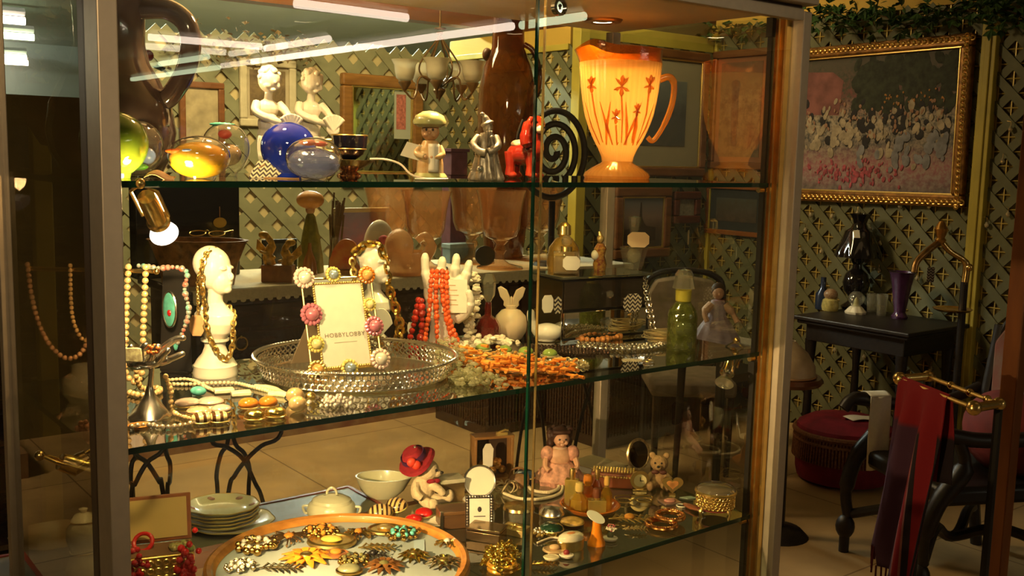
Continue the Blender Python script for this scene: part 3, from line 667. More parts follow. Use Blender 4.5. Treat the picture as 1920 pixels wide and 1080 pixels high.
P('nose', new(k).ball((43, -18, 94), (3.5, 3.5, 3)), BLACK, t)
P('eye', new(k).ball((30, -19, 105), 2.6), BLACK, t)
P('flower_saddle', new(k).ball((-14, -4, 64), (15, 12, 8), 12, 8), mat('brown_white_flower_glaze', (0.30, 0.12, 0.05), 0.3, noise=1, scale=140, col2=(0.8, 0.66, 0.4)), t)

# ---------------------------------------------------------------- amber pitcher
l = SH(1156, 0.24, ZT); k = KK(l)
t = thing('glass_pitcher', 'glowing amber pressed glass pitcher with iris pattern and footed base', 'pitcher', l, FACE)
AMB = vessel('frosted_amber_glass', (1.0, 0.74, 0.28), (1.0, 0.58, 0.15), 0.64, gain=1.6, rough=0.2, bump=0.25, scale=90)
AMBC = vessel('clear_amber_glass', (1.0, 0.62, 0.18), (1.0, 0.46, 0.06), 0.22, gain=2.6, rough=0.04, bump=0.35, scale=120)
prof = [(29, 32), (30, 40), (37, 56), (46, 72), (55, 92), (63, 115), (68, 140), (72, 168), (75, 200), (76, 212)]
m = new(k); m.open = True; m.lathe(prof, 160, fn=lambda a, r, z: r*(1+0.010*math.sin(46*a)))
P('body', m, AMB, t)
def spout(a, r, z):
    d = abs(((a-PI+PI) % (2*PI))-PI); w = math.exp(-(d/0.42)**2)
    return r*(1+0.24*w*max(0, (z-212)/30))
m = new(k); m.open = True; n = 96
vs = []; fs = []
rings = [(76, 212), (75.5, 222), (76, 232), (76.5, 240), (74, 240), (72.5, 230), (73, 214)]
for (r, z) in rings:
    for i in range(n):
        a = 2*PI*i/n; d = abs(((a-PI+PI) % (2*PI))-PI); w = math.exp(-(d/0.40)**2); w2 = math.exp(-((d-0.75)/0.45)**2)
        up = max(0.0, (z-212)/28)
        q = r*(1+0.13*w*up); vs.append((q*math.cos(a), q*math.sin(a), z-6*up*(1-w2)*0.6+9*w2*up-3*w*up))
for j in range(len(rings)-1):
    for i in range(n): fs.append((j*n+i, j*n+(i+1) % n, (j+1)*n+(i+1) % n, (j+1)*n+i))
m.add(vs, fs); P('pouring_rim', m, AMBC, t, label='clear darker amber wavy rim with pouring lip')
P('foot', new(k).lathe([(0, 0), (59, 0), (61, 5), (58, 11), (46, 20), (32, 28), (28, 32), (0, 33)], 120, fn=lambda a, r, z: r*(1+0.025*abs(math.sin(20*a))*(z < 25))), AMB, t)
P('handle', new(k).tube(cr([(73, 0, 184), (90, 0, 189), (100, 0, 176), (98, 0, 140), (84, 0, 100), (66, 0, 72), (55, 0, 78)], 8), [8.5]*16+[7]*16+[6]*17, 12, flat=0.8), AMB, t)
rel = new(k)
def onb(a, z):
    for (r0, z0), (r1, z1) in zip(prof, prof[1:]):
        if z0 <= z <= z1: r = r0+(r1-r0)*(z-z0)/(z1-z0)+1.2; break
    return V(r*math.cos(a), r*math.sin(a), z)
for a0, z0, s in ((-1.62, 165, 1.0), (-2.45, 168, 0.8), (-0.85, 170, 0.9), (-1.75, 112, 0.7), (-1.15, 124, 0.6)):
    for da, dz in ((-0.16, 14), (0.16, 16), (-0.2, -6), (0.2, -8), (0.0, -18), (0.02, 20)):
        rel.tube([onb(a0, z0), onb(a0+da*s*0.6, z0+dz*s*0.7), onb(a0+da*s, z0+dz*s)], [2.0, 5.5*s, 1.2], 6, flat=0.5)
    rel.tube([onb(a0, z0-15), onb(a0+0.05, z0-50), onb(a0+0.1, 66)], [1.6, 1.6, 1.0], 6)
for a0, sl in ((-2.2, 0.3), (-1.9, -0.3), (-1.4, 0.35), (-1.3, -0.2), (-0.95, -0.25), (-0.7, 0.2), (-2.6, -0.2)):
    rel.tube([onb(a0, 62), onb(a0+sl*0.5, 95), onb(a0+sl, 138)], [1.5, 3.2, 0.8], 6, flat=0.5)
P('iris_relief', rel, vessel('amber_relief', (1.0, 0.66, 0.22), (0.95, 0.47, 0.10), 0.6), t)
# ------------------------------------------------------------------ pictures on the walls
def pic_mat(name, cols, scale=6.0, seed=0.0, vor=0.0, horizon=None, rough=0.6):
    """painted canvas: colour patches in horizontal zones. cols = [(height 0..1, colour a, colour b)]"""
    m, nt, N, L = _nt(name); b = N['Principled BSDF']; b.inputs['Roughness'].default_value = rough
    tc = N.new('ShaderNodeTexCoord'); mp = N.new('ShaderNodeMapping'); mp.inputs['Location'].default_value = (seed, seed*0.7, seed*1.3)
    L.new(tc.outputs['Object'], mp.inputs[0])
    n = N.new('ShaderNodeTexNoise'); n.inputs['Scale'].default_value = scale; n.inputs['Detail'].default_value = 5; L.new(mp.outputs[0], n.inputs['Vector'])
    sp = N.new('ShaderNodeSeparateXYZ'); L.new(tc.outputs['Generated'], sp.inputs[0])
    ad = N.new('ShaderNodeMath'); ad.operation = 'MULTIPLY_ADD'; L.new(n.outputs['Fac'], ad.inputs[0]); ad.inputs[1].default_value = 0.22; L.new(sp.outputs['Z'], ad.inputs[2])
    sb = N.new('ShaderNodeMath'); sb.operation = 'SUBTRACT'; L.new(ad.outputs[0], sb.inputs[0]); sb.inputs[1].default_value = 0.11
    ra = N.new('ShaderNodeValToRGB'); rb = N.new('ShaderNodeValToRGB')
    for r, j in ((ra, 1), (rb, 2)):
        while len(r.color_ramp.elements) < len(cols): r.color_ramp.elements.new(0.5)
        for e, c in zip(r.color_ramp.elements, cols): e.position = c[0]; e.color = (*c[j], 1)
        L.new(sb.outputs[0], r.inputs[0])
    v = N.new('ShaderNodeTexNoise'); v.inputs['Scale'].default_value = (vor or scale*2)*0.8; v.inputs['Detail'].default_value = 6; v.inputs['Roughness'].default_value = 0.7; L.new(mp.outputs[0], v.inputs['Vector'])
    cr2 = N.new('ShaderNodeValToRGB'); cr2.color_ramp.elements[0].position = 0.40; cr2.color_ramp.elements[1].position = 0.62
    L.new(v.outputs['Fac'], cr2.inputs[0])
    mx = N.new('ShaderNodeMix'); mx.data_type = 'RGBA'; L.new(cr2.outputs[0], mx.inputs[0]); L.new(ra.outputs[0], mx.inputs[6]); L.new(rb.outputs[0], mx.inputs[7])
    L.new(mx.outputs[2], b.inputs['Base Color']); return m
def frame(label, a, b, u, fw, fm, pm, mw=0.0, mm=None, dep=0.03, cat='framed picture', fillet=None, tilt=0.0, ornate=False, name='framed_picture', fat=1.0):
    """a, b = lower-left and upper-right corners on a wall; u = direction to the right along the wall"""
    u = Vector(u).normalized(); n = Vector((u.y, -u.x, 0)); a = Vector(a); w = (Vector(b)-a).dot(u); h = b[2]-a[2]
    t = thing(name, label, cat, a+u*w/2+Vector((0, 0, h/2))+n*0.024, math.atan2(u.y, u.x))
    if tilt: t.rotation_euler = (0, tilt, math.atan2(u.y, u.x))
    def ringbox(mb, w, h, f, y0, y1):
        mb.box((0, (y0+y1)/2, h/2-f/2), (w, abs(y1-y0), f)).box((0, (y0+y1)/2, -h/2+f/2), (w, abs(y1-y0), f))
        mb.box((-w/2+f/2, (y0+y1)/2, 0), (f, abs(y1-y0), h-2*f)).box((w/2-f/2, (y0+y1)/2, 0), (f, abs(y1-y0), h-2*f)); return mb
    fr = P('moulding', ringbox(MB(), w, h, fw, 0, -dep), fm, t, smooth=0, bev=fw*0.18)
    if ornate:
        o = MB(); rr = random.Random(5); step = 0.030
        for L_, fx in ((w, lambda s, e: (s, e)), (h, lambda s, e: (e, s))):
            for s_ in range(int(L_/step)+1):
                s = -L_/2+s_*step
                for e in ((h if L_ == w else w)/2-fw*0.42, -(h if L_ == w else w)/2+fw*0.42):
                    x, z = fx(s, e); o.ball((x, -dep, z), (0.013, 0.012, 0.013), 8, 6)
                    x, z = fx(s+step/2, e); o.ring((x, -dep, z), 0.012, 0.004, 10, 5, rot=RX(PI/2))
        P('carved_ornament', o, GOLDR, fr)
    iw, ih = w-2*fw, h-2*fw
    if fillet: P('gilt_fillet', ringbox(MB(), iw+0.012, ih+0.012, 0.014, -dep*0.3, -dep*0.75), GOLD, t, smooth=0, bev=0.003)
    if mw: P('mat_board', MB().box((0, -dep*0.25, 0), (iw, 0.004, ih)), mm, t, smooth=0)
    P('picture', MB().box((0, -dep*0.25-0.003, 0), (iw-2*mw, 0.004, ih-2*mw)), pm, t, smooth=0)
    return t
GILT = mat('dark_gilt', (0.24, 0.11, 0.025), 0.4, 0.5, noise=0.5, scale=30)
BROWNF = wood('brown_frame', (0.14, 0.05, 0.015), (0.26, 0.10, 0.03), 0.4, 5, 0.2)
WBACK, WR, WFAR = (1, 0, 0), (0, -1, 0), (1, 0, 0)
frame('large ornate gilt framed painting of a garden party crowd on the sage lattice', (XR, 2.57, 1.335), (XR, 1.478, 2.203), WR, 0.062, GILT,
      pic_mat('garden_party', [(0.0, (0.20, 0.16, 0.15), (0.10, 0.09, 0.09)), (0.10, (0.32, 0.26, 0.24), (0.24, 0.10, 0.12)), (0.20, (0.36, 0.27, 0.22), (0.34, 0.10, 0.14)), (0.34, (0.30, 0.24, 0.19), (0.07, 0.07, 0.07)),
                                (0.52, (0.44, 0.37, 0.27), (0.04, 0.05, 0.05)), (0.64, (0.34, 0.20, 0.16), (0.03, 0.03, 0.03)), (0.70, (0.05, 0.06, 0.035), (0.20, 0.05, 0.05)), (0.85, (0.035, 0.045, 0.025), (0.12, 0.07, 0.05)), (1.0, (0.10, 0.07, 0.05), (0.05, 0.06, 0.035))], 16, 1.0, 46),
      dep=0.05, fillet=True, tilt=-0.012, ornate=True)
gp = bpy.data.objects['framed_picture']; rr = random.Random(31)
def dabs(name, n, m, fx, fz, ra, rb, y=-0.0205):
    b = MB()
    for _ in range(n):
        x, z = fx(), fz(); q = rr.uniform(ra, rb); b.ball((x, y, z), (q*rr.uniform(0.5, 1.0), 0.0012, q*rr.uniform(0.8, 1.6)), 8, 4, rot=RY(rr.uniform(-0.5, 0.5)))
    o = P(name, b, m, gp); o['kind'] = 'stuff'; return o
U = rr.uniform; G = rr.gauss
P('painted_house', MB().prism([(-0.46, 0.06), (-0.22, 0.05), (-0.20, 0.24), (-0.27, 0.29), (-0.46, 0.30)], 0, 0.001, Matrix.Translation((0, -0.0175, 0)) @ Matrix.Rotation(PI/2, 4, 'X')), mat('paint_rose_house', (0.22, 0.085, 0.075), 0.7, noise=0.3, scale=14), gp, smooth=0)
dabs('painted_foliage', 150, mat('paint_foliage', (0.030, 0.036, 0.020), 0.7, noise=0.5, scale=30), lambda: U(-0.12, 0.46), lambda: 0.17+U(-0.08, 0.16), 0.02, 0.05, -0.019)
dabs('painted_dark_figures', 70, mat('paint_dark', (0.022, 0.020, 0.022), 0.7), lambda: U(-0.45, 0.44), lambda: G(0.0, 0.06), 0.012, 0.03)
dabs('painted_dresses', 85, mat('paint_cream_dress', (0.40, 0.33, 0.23), 0.7, noise=0.3, scale=25), lambda: U(-0.46, 0.44), lambda: G(-0.05, 0.06), 0.010, 0.028, -0.0215)
dabs('painted_blue_dresses', 30, mat('paint_grey_dress', (0.22, 0.22, 0.24), 0.7, noise=0.3, scale=25), lambda: U(-0.1, 0.42), lambda: G(-0.14, 0.06), 0.015, 0.035, -0.022)
dabs('painted_heads', 75, mat('paint_faces', (0.34, 0.19, 0.12), 0.7), lambda: U(-0.46, 0.44), lambda: G(0.035, 0.045), 0.006, 0.011, -0.0225)
dabs('painted_flowers', 110, mat('paint_flowers', (0.36, 0.075, 0.10), 0.7, noise=0.4, scale=60), lambda: G(-0.08, 0.14), lambda: G(-0.27, 0.035), 0.007, 0.014, -0.0215)
dabs('painted_lanterns', 26, mat('paint_lantern', (0.42, 0.20, 0.06), 0.7), lambda: U(0.05, 0.42), lambda: U(0.10, 0.17), 0.004, 0.008, -0.0225)
frame('pale matted picture in a gold and brown frame behind the amber pitcher', (3.80, YB, 1.446), (4.595, YB, 2.207), WBACK, 0.055, BROWNF,
      pic_mat('grey_blue_scene', [(0.0, (0.10, 0.10, 0.10), (0.16, 0.15, 0.13)), (0.5, (0.14, 0.15, 0.16), (0.10, 0.10, 0.11)), (1, (0.24, 0.26, 0.25), (0.2, 0.22, 0.22))], 5), 0.13, mat('pale_mat', (0.42, 0.36, 0.24), 0.8, noise=0.03), fillet=True)
frame('sunset picture of a pointed castle tower in a brown frame under the pale matted one', (3.84, YB, 0.953), (4.308, YB, 1.383), WBACK, 0.06, BROWNF,
      pic_mat('sunset', [(0.0, (0.10, 0.07, 0.04), (0.07, 0.05, 0.03)), (0.4, (0.16, 0.10, 0.06), (0.10, 0.06, 0.04)), (0.6, (0.30, 0.20, 0.15), (0.28, 0.18, 0.15)), (1, (0.16, 0.20, 0.24), (0.2, 0.2, 0.22))], 4), fillet=True)
ct = bpy.data.objects['framed_picture.002']
P('castle_silhouette', MB().prism([(-0.13, -0.11), (0.13, -0.11), (0.13, -0.03), (0.05, -0.02), (0.03, 0.0), (0.012, 0.03), (0.004, 0.12), (0, 0.125), (-0.004, 0.12), (-0.012, 0.03), (-0.03, 0.0), (-0.06, -0.03), (-0.13, -0.04)], 0, 0.001, Matrix.Translation((-0.02, -0.0135, 0)) @ Matrix.Rotation(PI/2, 4, 'X')), mat('castle_paint', (0.06, 0.035, 0.02), 0.7), ct, smooth=0)
frame('small dark red framed certificate right of the castle picture', (4.331, YB, 1.155), (4.572, YB, 1.355), WBACK, 0.05, wood('red_frame', (0.10, 0.025, 0.01), (0.16, 0.04, 0.018)), mat('grey_print', (0.34, 0.30, 0.22), 0.8, noise=0.3, scale=60))
frame('brown framed garden print in the corner, right of the pale matted picture', (XR, 3.19, 1.50), (XR, 2.72, 2.225), WR, 0.045, BROWNF,
      pic_mat('garden_print', [(0.0, (0.18, 0.11, 0.05), (0.10, 0.06, 0.03)), (0.6, (0.22, 0.15, 0.08), (0.09, 0.05, 0.03)), (1, (0.10, 0.06, 0.03), (0.16, 0.10, 0.05))], 12), 0.03, mat('rust_mat', (0.26, 0.11, 0.05), 0.8))
frame('orange framed picture with a wide navy mat under the garden print', (XR, 3.19, 1.09), (XR, 2.70, 1.405), WR, 0.03, wood('orange_frame', (0.22, 0.07, 0.015), (0.3, 0.1, 0.02)),
      pic_mat('dark_scene', [(0.0, (0.04, 0.03, 0.02), (0.09, 0.05, 0.03)), (1, (0.06, 0.05, 0.03), (0.05, 0.06, 0.06))], 9), 0.055, mat('navy_mat', (0.025, 0.028, 0.03), 0.8))
mt = mat('mirror_silver', (0.55, 0.58, 0.45), 0.03, 1.0)
mir = frame('gold brown framed wall mirror on the lattice left of the brass chandelier', (2.726, YF, 1.351), (3.316, YF, 2.03), WFAR, 0.075, wood('walnut_gilt', (0.20, 0.085, 0.02), (0.34, 0.16, 0.04)), mt, cat='mirror', name='wall_mirror', fillet=True, dep=0.05)
P('mirrored_notice', MB().box((0.155, -0.018, 0.10), (0.13, 0.002, 0.30)), mat('mirrored_paper', (0.45, 0.46, 0.36), 0.8), mir, smooth=0)  # poster reflected in the mirror, built as flat colour on the glass
P('mirrored_notice', MB().box((0.14, -0.020, 0.12), (0.07, 0.002, 0.22)), mat('mirrored_red', (0.50, 0.16, 0.12), 0.8, noise=0.4, scale=70), mir, smooth=0)
frame('cream painted frame around a brown print behind the left cherub', (2.078, YF, 1.684), (2.43, YF, 2.075), WFAR, 0.045, mat('cream_paint', (0.62, 0.54, 0.36), 0.6, noise=0.08),
      pic_mat('brown_print', [(0.0, (0.20, 0.12, 0.05), (0.10, 0.07, 0.03)), (1, (0.28, 0.2, 0.1), (0.14, 0.09, 0.05))], 8), 0.02, mat('cream_mat', (0.5, 0.42, 0.28), 0.8))
frame('brown framed beige relief panel at the far wall behind the orange paperweight', (1.725, YF, 1.379), (1.985, YF, 1.92), WFAR, 0.035, BROWNF, mat('beige_relief', (0.42, 0.34, 0.2), 0.8, noise=0.3, scale=14, bump=0.6))

# ------------------------------------------------------------------ brass chandelier
c = PD(824, 150, 5.55); k = KK(c)
t = thing('chandelier', 'bronze cage chandelier with white bell glass shades hanging before the lattice', 'chandelier', (c.x, c.y, c.z), FACE)
BRZ = mat('bronze', (0.16, 0.085, 0.03), 0.4, 0.7, noise=0.3)
top = 92
b = new(k); b.tube([(0, 0, top), (0, 0, (2.9-c.z)/k)], 2.0, 8)
P('hanging_rod', b, BRZ, t)
P('ceiling_rose', new(k).lathe([(0, 0), (18, 2), (22, 8), (0, 8)], 20, c=(0, 0, (2.9-c.z)/k-8)), BRZ, t)
for i in range(6):
    a = i*PI/3+0.2; ca, sa = math.cos(a), math.sin(a)
    P('cage_wire', new(k).tube(cr([(0, 0, top-8), (8*ca, 8*sa, top-22), (36*ca, 36*sa, top-62), (34*ca, 34*sa, top-84), (12*ca, 12*sa, top-98), (0, 0, top-104)], 6), 1.6, 6), BRZ, t)
P('finial', new(k).lathe([(0, -42), (3, -34), (12, -20), (11, -16), (3, -12), (0, -8)], 16), BRZ, t)
P('loop_crown', new(k).ring((0, 0, top+2), 10, 1.4, 20, 6).ring((0, 0, top-6), 5, 2.5, 14, 6), BRZ, t)
SHADE = vessel('white_shade_glass', (0.9, 0.85, 0.7), (0.60, 0.52, 0.37), 0.88, gain=1.0)
for i in range(5):
    a = -PI/2+i*2*PI/5; ca, sa = math.cos(a), math.sin(a); R = 66
    arm = P('arm', new(k).tube(cr([(6*ca, 6*sa, -12), (26*ca, 26*sa, 4), (40*ca, 40*sa, 0), (44*ca, 44*sa, -26), (52*ca, 52*sa, -36), (R*ca, R*sa, -22)], 6), 2.0, 7), BRZ, t)
    P('cup', new(k).lathe([(0, -26), (3, -22), (12, -8), (12, -5), (0, -5)], 16, c=(R*ca, R*sa, 0)), BRZ, arm)
    m = new(k); m.open = True; m.lathe([(8, -6), (16, 0), (19, 12), (20, 24), (26, 34), (24.5, 34), (18, 24), (17, 12), (14, 2)], 28, c=(R*ca, R*sa, 0)); P('glass_shade', m, SHADE, arm)

# ------------------------------------------------------------------ console table behind the cabinet
TT = 1.088
t = thing('console_table', 'dark console table with drawers on crossed black iron legs, behind the cabinet', 'table', (1.85, 2.25, 0))
P('top', MB().box((0, 0, TT-0.015), (2.0, 0.52, 0.03)), DARKWOOD, t, smooth=0, bev=0.006)
P('apron', MB().box((0, 0.02, TT-0.19), (1.92, 0.44, 0.32)), DARKWOOD, t, smooth=0, bev=0.004)
for i in range(3):
    d = P('drawer', MB().box((-0.64+0.64*i, -0.206, TT-0.19), (0.60, 0.02, 0.26)), DARKWOOD, t, smooth=0, bev=0.005)
    for s in (-1, 1): P('drawer_pull', MB().ring((-0.64+0.64*i+s*0.17, -0.22, TT-0.19), 0.022, 0.004, 16, 6, rot=RX(PI/2)).ball((-0.64+0.64*i+s*0.17, -0.219, TT-0.168), 0.007), BRASS, d)
def px_arc(pts, Y, ext0, ext1):
    q = [PY(x, y, Y) for x, y in pts]; q = [Vector((q[0].x+ext0, Y, 0.74))]+q+[Vector((q[-1].x+ext1, Y, 0.006))]
    return [p-Vector((1.85, 2.25, 0)) for p in cr(q, 5)]
for arcs in ([[(396, 824), (425, 838), (455, 860), (478, 905), (494, 945)], [(527, 812), (490, 836), (462, 862), (440, 892), (428, 926)], [(428, 822), (414, 852), (406, 890), (408, 928)], [(438, 822), (458, 850), (468, 880), (466, 928)]],
             [[(250, 842), (276, 868), (300, 905), (304, 914)], [(308, 836), (275, 868), (252, 910), (247, 926)], [(257, 842), (247, 870), (245, 905), (249, 926)], [(310, 838), (319, 870), (318, 905), (314, 926)]]):
    L_ = MB()
    for j, a in enumerate(arcs): L_.tube(px_arc(a, 2.05 if j < 2 else 2.12, 0, (0.06, -0.05, 0.0, 0.0)[j]), 0.0078, 8)
    P('iron_leg', L_, IRON, t)
for x in (0.82,):
    L_ = MB()
    for s in (-1, 1): L_.tube(cr([(x-s*0.12, -0.18, 0.74), (x-s*0.02, -0.18, 0.55), (x+s*0.06, -0.18, 0.3), (x+s*0.1, -0.18, 0.005)], 6), 0.0078, 8).tube(cr([(x-s*0.12, 0.2, 0.74), (x-s*0.02, 0.2, 0.55), (x+s*0.06, 0.2, 0.3), (x+s*0.1, 0.2, 0.005)], 6), 0.0078, 8)
    P('iron_leg', L_, IRON, t)
lc = MB().box((0, 0, 0.0015), (1.98, 0.50, 0.003)).box((0, -0.263, -0.016), (1.98, 0.003, 0.036))
LACE = mat('lace_cloth', (0.74, 0.64, 0.42), 0.85, noise=0.1, scale=120, bump=0.5)
r = T('lace_runner', lc, LACE, 'cream lace runner covering the dark console table', 'tablecloth', (1.85, 2.25, TT), smooth=0)
h = MB()
for i in range(62): h.ball((-0.98+i*0.0321, -0.264, -0.036), (0.010, 0.002, 0.007), 8, 6)
P('scalloped_hem', h, LACE, r)
TC = TT+0.0032                                  # upper face of the runner
def on_table(px, Y): return SH(px, Y, TC)

# amber goblets
AG = vessel('amber_goblet_glass', (0.965, 0.84, 0.68), (0.85, 0.48, 0.22), 0.13, gain=2.2, bump=0.3, scale=90)
def goblet(px, Y, label):
    l = on_table(px, Y); k = KK(l)
    t = thing('amber_goblet', label, 'goblet', l, FACE, 'tall amber glass goblets on the lace runner')
    P('foot', new(k).lathe([(0, 0), (44, 0), (43, 3), (18, 9), (9, 16), (7, 26), (12, 34), (8, 44), (16, 52), (0, 54)], 36), AG, t)
    m = new(k); m.open = True; m.lathe([(14, 52), (30, 60), (36, 76), (38, 100), (42, 125), (48, 146), (46.5, 146), (40, 124), (36, 100), (33, 78), (26, 64)], 48, fn=lambda a, r, z: r*(1+0.012*math.sin(24*a))); P('bowl', m, AG, t)
    return t
goblet(728, 2.42, 'amber goblet standing before the lilac picture'); goblet(797, 2.22, 'amber goblet right of the lilac picture, behind the glass swan'); goblet(884, 2.33, 'amber goblet left of the frontmost one, partly hidden by it')
goblet(937, 2.10, 'frontmost amber goblet with its round foot in full view'); goblet(1010, 2.30, 'amber goblet seen through the edges of the sliding doors')
# lilac picture on its stand
fr = frame('small gold framed lilac and pink picture standing behind the amber goblets', (1.60, 2.47, TC), (1.86, 2.47, TC+0.235), (1, 0, 0), 0.018, mat('pale_gold_frame', (0.5, 0.4, 0.2), 0.5, 0.3),
      pic_mat('lilac_scene', [(0.0, (0.16, 0.13, 0.22), (0.12, 0.10, 0.16)), (0.5, (0.30, 0.22, 0.36), (0.50, 0.2, 0.3)), (1, (0.28, 0.25, 0.36), (0.22, 0.2, 0.3))], 9), dep=0.02)
# glass swan basket
l = on_table(762, 2.08); k = KK(l)
t = thing('glass_swan', 'peach frosted glass swan shaped basket left of the white hand', 'ornament', l, FACE)
PEACH = vessel('peach_glass', (0.95, 0.75, 0.5), (0.85, 0.60, 0.36), 0.7, gain=1.5, bump=0.6, scale=120)
P('bowl', new(k).lathe([(0, 0), (28, 0), (36, 10), (41, 28), (40, 44), (37, 44), (36, 28), (0, 10)], 40, fn=lambda a, r, z: r*(1+0.03*math.sin(14*a))), PEACH, t)
P('shell_lid', new(k).ball((-14, 0, 52), (28, 22, 34), 20, 12), PEACH, t); P('neck', new(k).tube(cr([(34, 0, 30), (46, 0, 56), (34, 0, 74), (20, 0, 64)], 6), [11]*7+[8]*6+[7]*6, 10), PEACH, t); 
# large shell with roses
l = on_table(711, 2.20); k = KK(l)
t = thing('rose_shell', 'white shell ornament with pink roses behind the glass swan', 'ornament', l, FACE)
P('shell', new(k).ball((0, 0, 48), (30, 14, 50), 20, 14), WHITEC, t); P('roses', new(k).ball((10, -14, 62), (10, 6, 9)).ball((-4, -14, 54), (8, 6, 8)).ball((22, -12, 54), (8, 6, 7)), mat('rose_pink', (0.55, 0.12, 0.14), 0.5, noise=0.5, scale=90), t)
# red shell fan
l = on_table(650, 2.2); k = KK(l)
t = thing('red_shell', 'red and orange scallop shell ornament behind the second bust', 'ornament', l, FACE)
P('fan', new(k).prism([(0, 0)]+[(34*math.cos(a)*(1+0.03*math.cos(a*16)), 66*math.sin(a)) for a in [PI*i/24 for i in range(25)]], -4, 4, Matrix.Rotation(PI/2, 4, 'X')), mat('red_orange_shell', (0.50, 0.05, 0.02), 0.3, noise=1, scale=25, coat=0.5, col2=(0.62, 0.28, 0.06)), t, bev=0.001)
P('base', new(k).lathe([(0, 0), (22, 0), (18, 8), (0, 10)], 20), mat('shell_base', (0.4, 0.2, 0.08), 0.4), t)
# yellow dragon figurine
l = on_table(522, 2.10); k = KK(l)
t = thing('dragon_figurine', 'pair of yellow dragon figures on a brown block', 'figurine', l, FACE)
YD = mat('yellow_glaze', (0.60, 0.33, 0.04), 0.3, noise=0.5, scale=70, coat=0.4)
P('block', new(k).box((0, 0, 16), (58, 30, 32)), mat('brown_block', (0.30, 0.11, 0.03), 0.4, noise=0.3), t, bev=0.003)
for s, q in ((-1, 1.0), (1, 0.85)):
    b = new(k); x = s*15
    b.tube(cr([(x, 0, 30), (x+s*4, 0, 50*q), (x-s*3, 0, 70*q), (x+s*6, -4, 86*q)], 6), [11]*6+[9]*6+[6]*7, 10).ball((x+s*10, -8, 88*q), (10, 8, 7)).tube([(x+s*4, -8, 52*q), (x+s*16, -14, 58*q)], 3, 7).tube([(x-s*4, -8, 50*q), (x-s*12, -14, 46*q)], 3, 7)
    b.prism([(0, 0), (s*22, 24), (s*24, 4), (s*10, -8)], -2, 2, Matrix.Translation((x+s*4, 8, 56*q)) @ Matrix.Rotation(PI/2, 4, 'X'))
    P('dragon', b, YD, t, remesh=0.0025, sm=1)
frame('little black framed photo behind the dragon figurine', (1.27, 2.40, TC), (1.41, 2.40, TC+0.125), (1, 0, 0), 0.016, BLACKWOOD, mat('grey_photo', (0.10, 0.11, 0.12), 0.5, noise=0.8, scale=20), dep=0.015)
# fairy with orange hat
l = on_table(582, 2.30); k = KK(l)
t = thing('fairy_figurine', 'green gowned figure with an orange mushroom hat before the lattice', 'figurine', l, FACE)
P('gown', new(k).lathe([(0, 0), (24, 0), (22, 30), (16, 70), (9, 104), (5, 112), (0, 114)], 24, fn=lambda a, r, z: r*(1+0.06*math.sin(7*a))), mat('olive_gown', (0.22, 0.20, 0.03), 0.5, noise=0.4, scale=40), t)
P('head', new(k).ball((0, 0, 118), (9, 9, 10)), mat('fairy_skin', (0.5, 0.28, 0.12), 0.4), t); P('hat', new(k).ball((0, 0, 136), (26, 22, 17), 20, 12), mat('orange_hat', (0.62, 0.28, 0.06), 0.4, noise=0.2), t)
P('bottle', new(k).lathe([(0, 0), (14, 0), (12, 24), (4, 44), (3, 58), (0, 58)], 18, c=(4, -26, 0)), mat('brown_bottle', (0.30, 0.12, 0.03), 0.2, coat=0.5), t)
l = on_table(625, 2.42); k = KK(l)
T('twig_bundle', (lambda b: [b.tube([(R_.uniform(-8, 8), R_.uniform(-8, 8), 0), (R_.uniform(-26, 26), R_.uniform(-12, 12), R_.uniform(90, 150))], 2.0, 5) for _ in range(16)] and b)(new(k)), mat('twig', (0.12, 0.075, 0.03), 0.8), 'bundle of grey brown twigs beside the green gowned figure', 'twigs', l)
# oval brown basket
l = on_table(372, 2.16); k = KK(l)
m = new(k); m.open = True; m.lathe([(0, 0), (66, 0), (74, 40), (90, 80), (94, 84), (86, 84), (70, 44), (0, 6)], 56, fn=lambda a, r, z: r*(1+0.02*math.sin(26*a+z*0.4)), sy=0.62)
t = T('oval_basket', m, mat('carved_brown', (0.30, 0.13, 0.04), 0.5, noise=0.6, scale=40, bump=0.8), 'brown carved oval basket behind the white bust', 'basket', l, FACE)
l = on_table(395, 2.10); l.z = TC+0.172; k = KK(l)
t = thing('spectacles', 'gold wire spectacles lying on the brown oval basket', 'spectacles', l, FACE)
for s in (-1, 1): P('lens_rim', new(k).ring((s*18-5, 0, 3), 15, 1.1, 22, 6, rot=RX(0.35), sy=0.8), GOLD, t)
P('bridge', new(k).tube(cr([(-9, -1, 5), (-5, -1, 9), (0, -1, 5)], 4), 1.1, 6).tube(cr([(28, 2, 6), (38, 20, 8), (30, 34, 2)], 5), 1.0, 6), GOLD, t)
# black mantel radio with the oval tag, white bell on top
l = on_table(350, 2.40); k = KK(l)
t = thing('black_box', 'black lacquer box with a yellow oval tag behind the oval basket', 'box', l)
P('body', new(k).box((0, 0, 84), (196, 36, 168)), mat('black_lacquer', (0.016, 0.012, 0.010), 0.2, coat=0.5), t, bev=0.004)
P('oval_tag', new(k).lathe([(0, 0), (13, 0), (13, 1.2), (0, 1.2)], 28, rot=RX(PI/2), c=(58, -19, 100), sy=0.75), mat('yellow_tag', (0.55, 0.33, 0.04), 0.6), t); P('tag_string', new(k).tube([(58, -19.5, 108), (58, -19.5, 130)], 0.8, 5), TAN, t)
def up(dx): return l+V(dx*k, 0, 168*k)
t = thing('white_bell', 'white china bell standing on the black lacquer box', 'bell', up(64)); P('bell', new(k).lathe([(0, 0), (18, 0), (12, 14), (8, 24), (0, 27)], 24), WHITEC, t); P('handle', new(k).lathe([(3, 26), (4, 36), (0, 44)], 12), WHITEC, t)
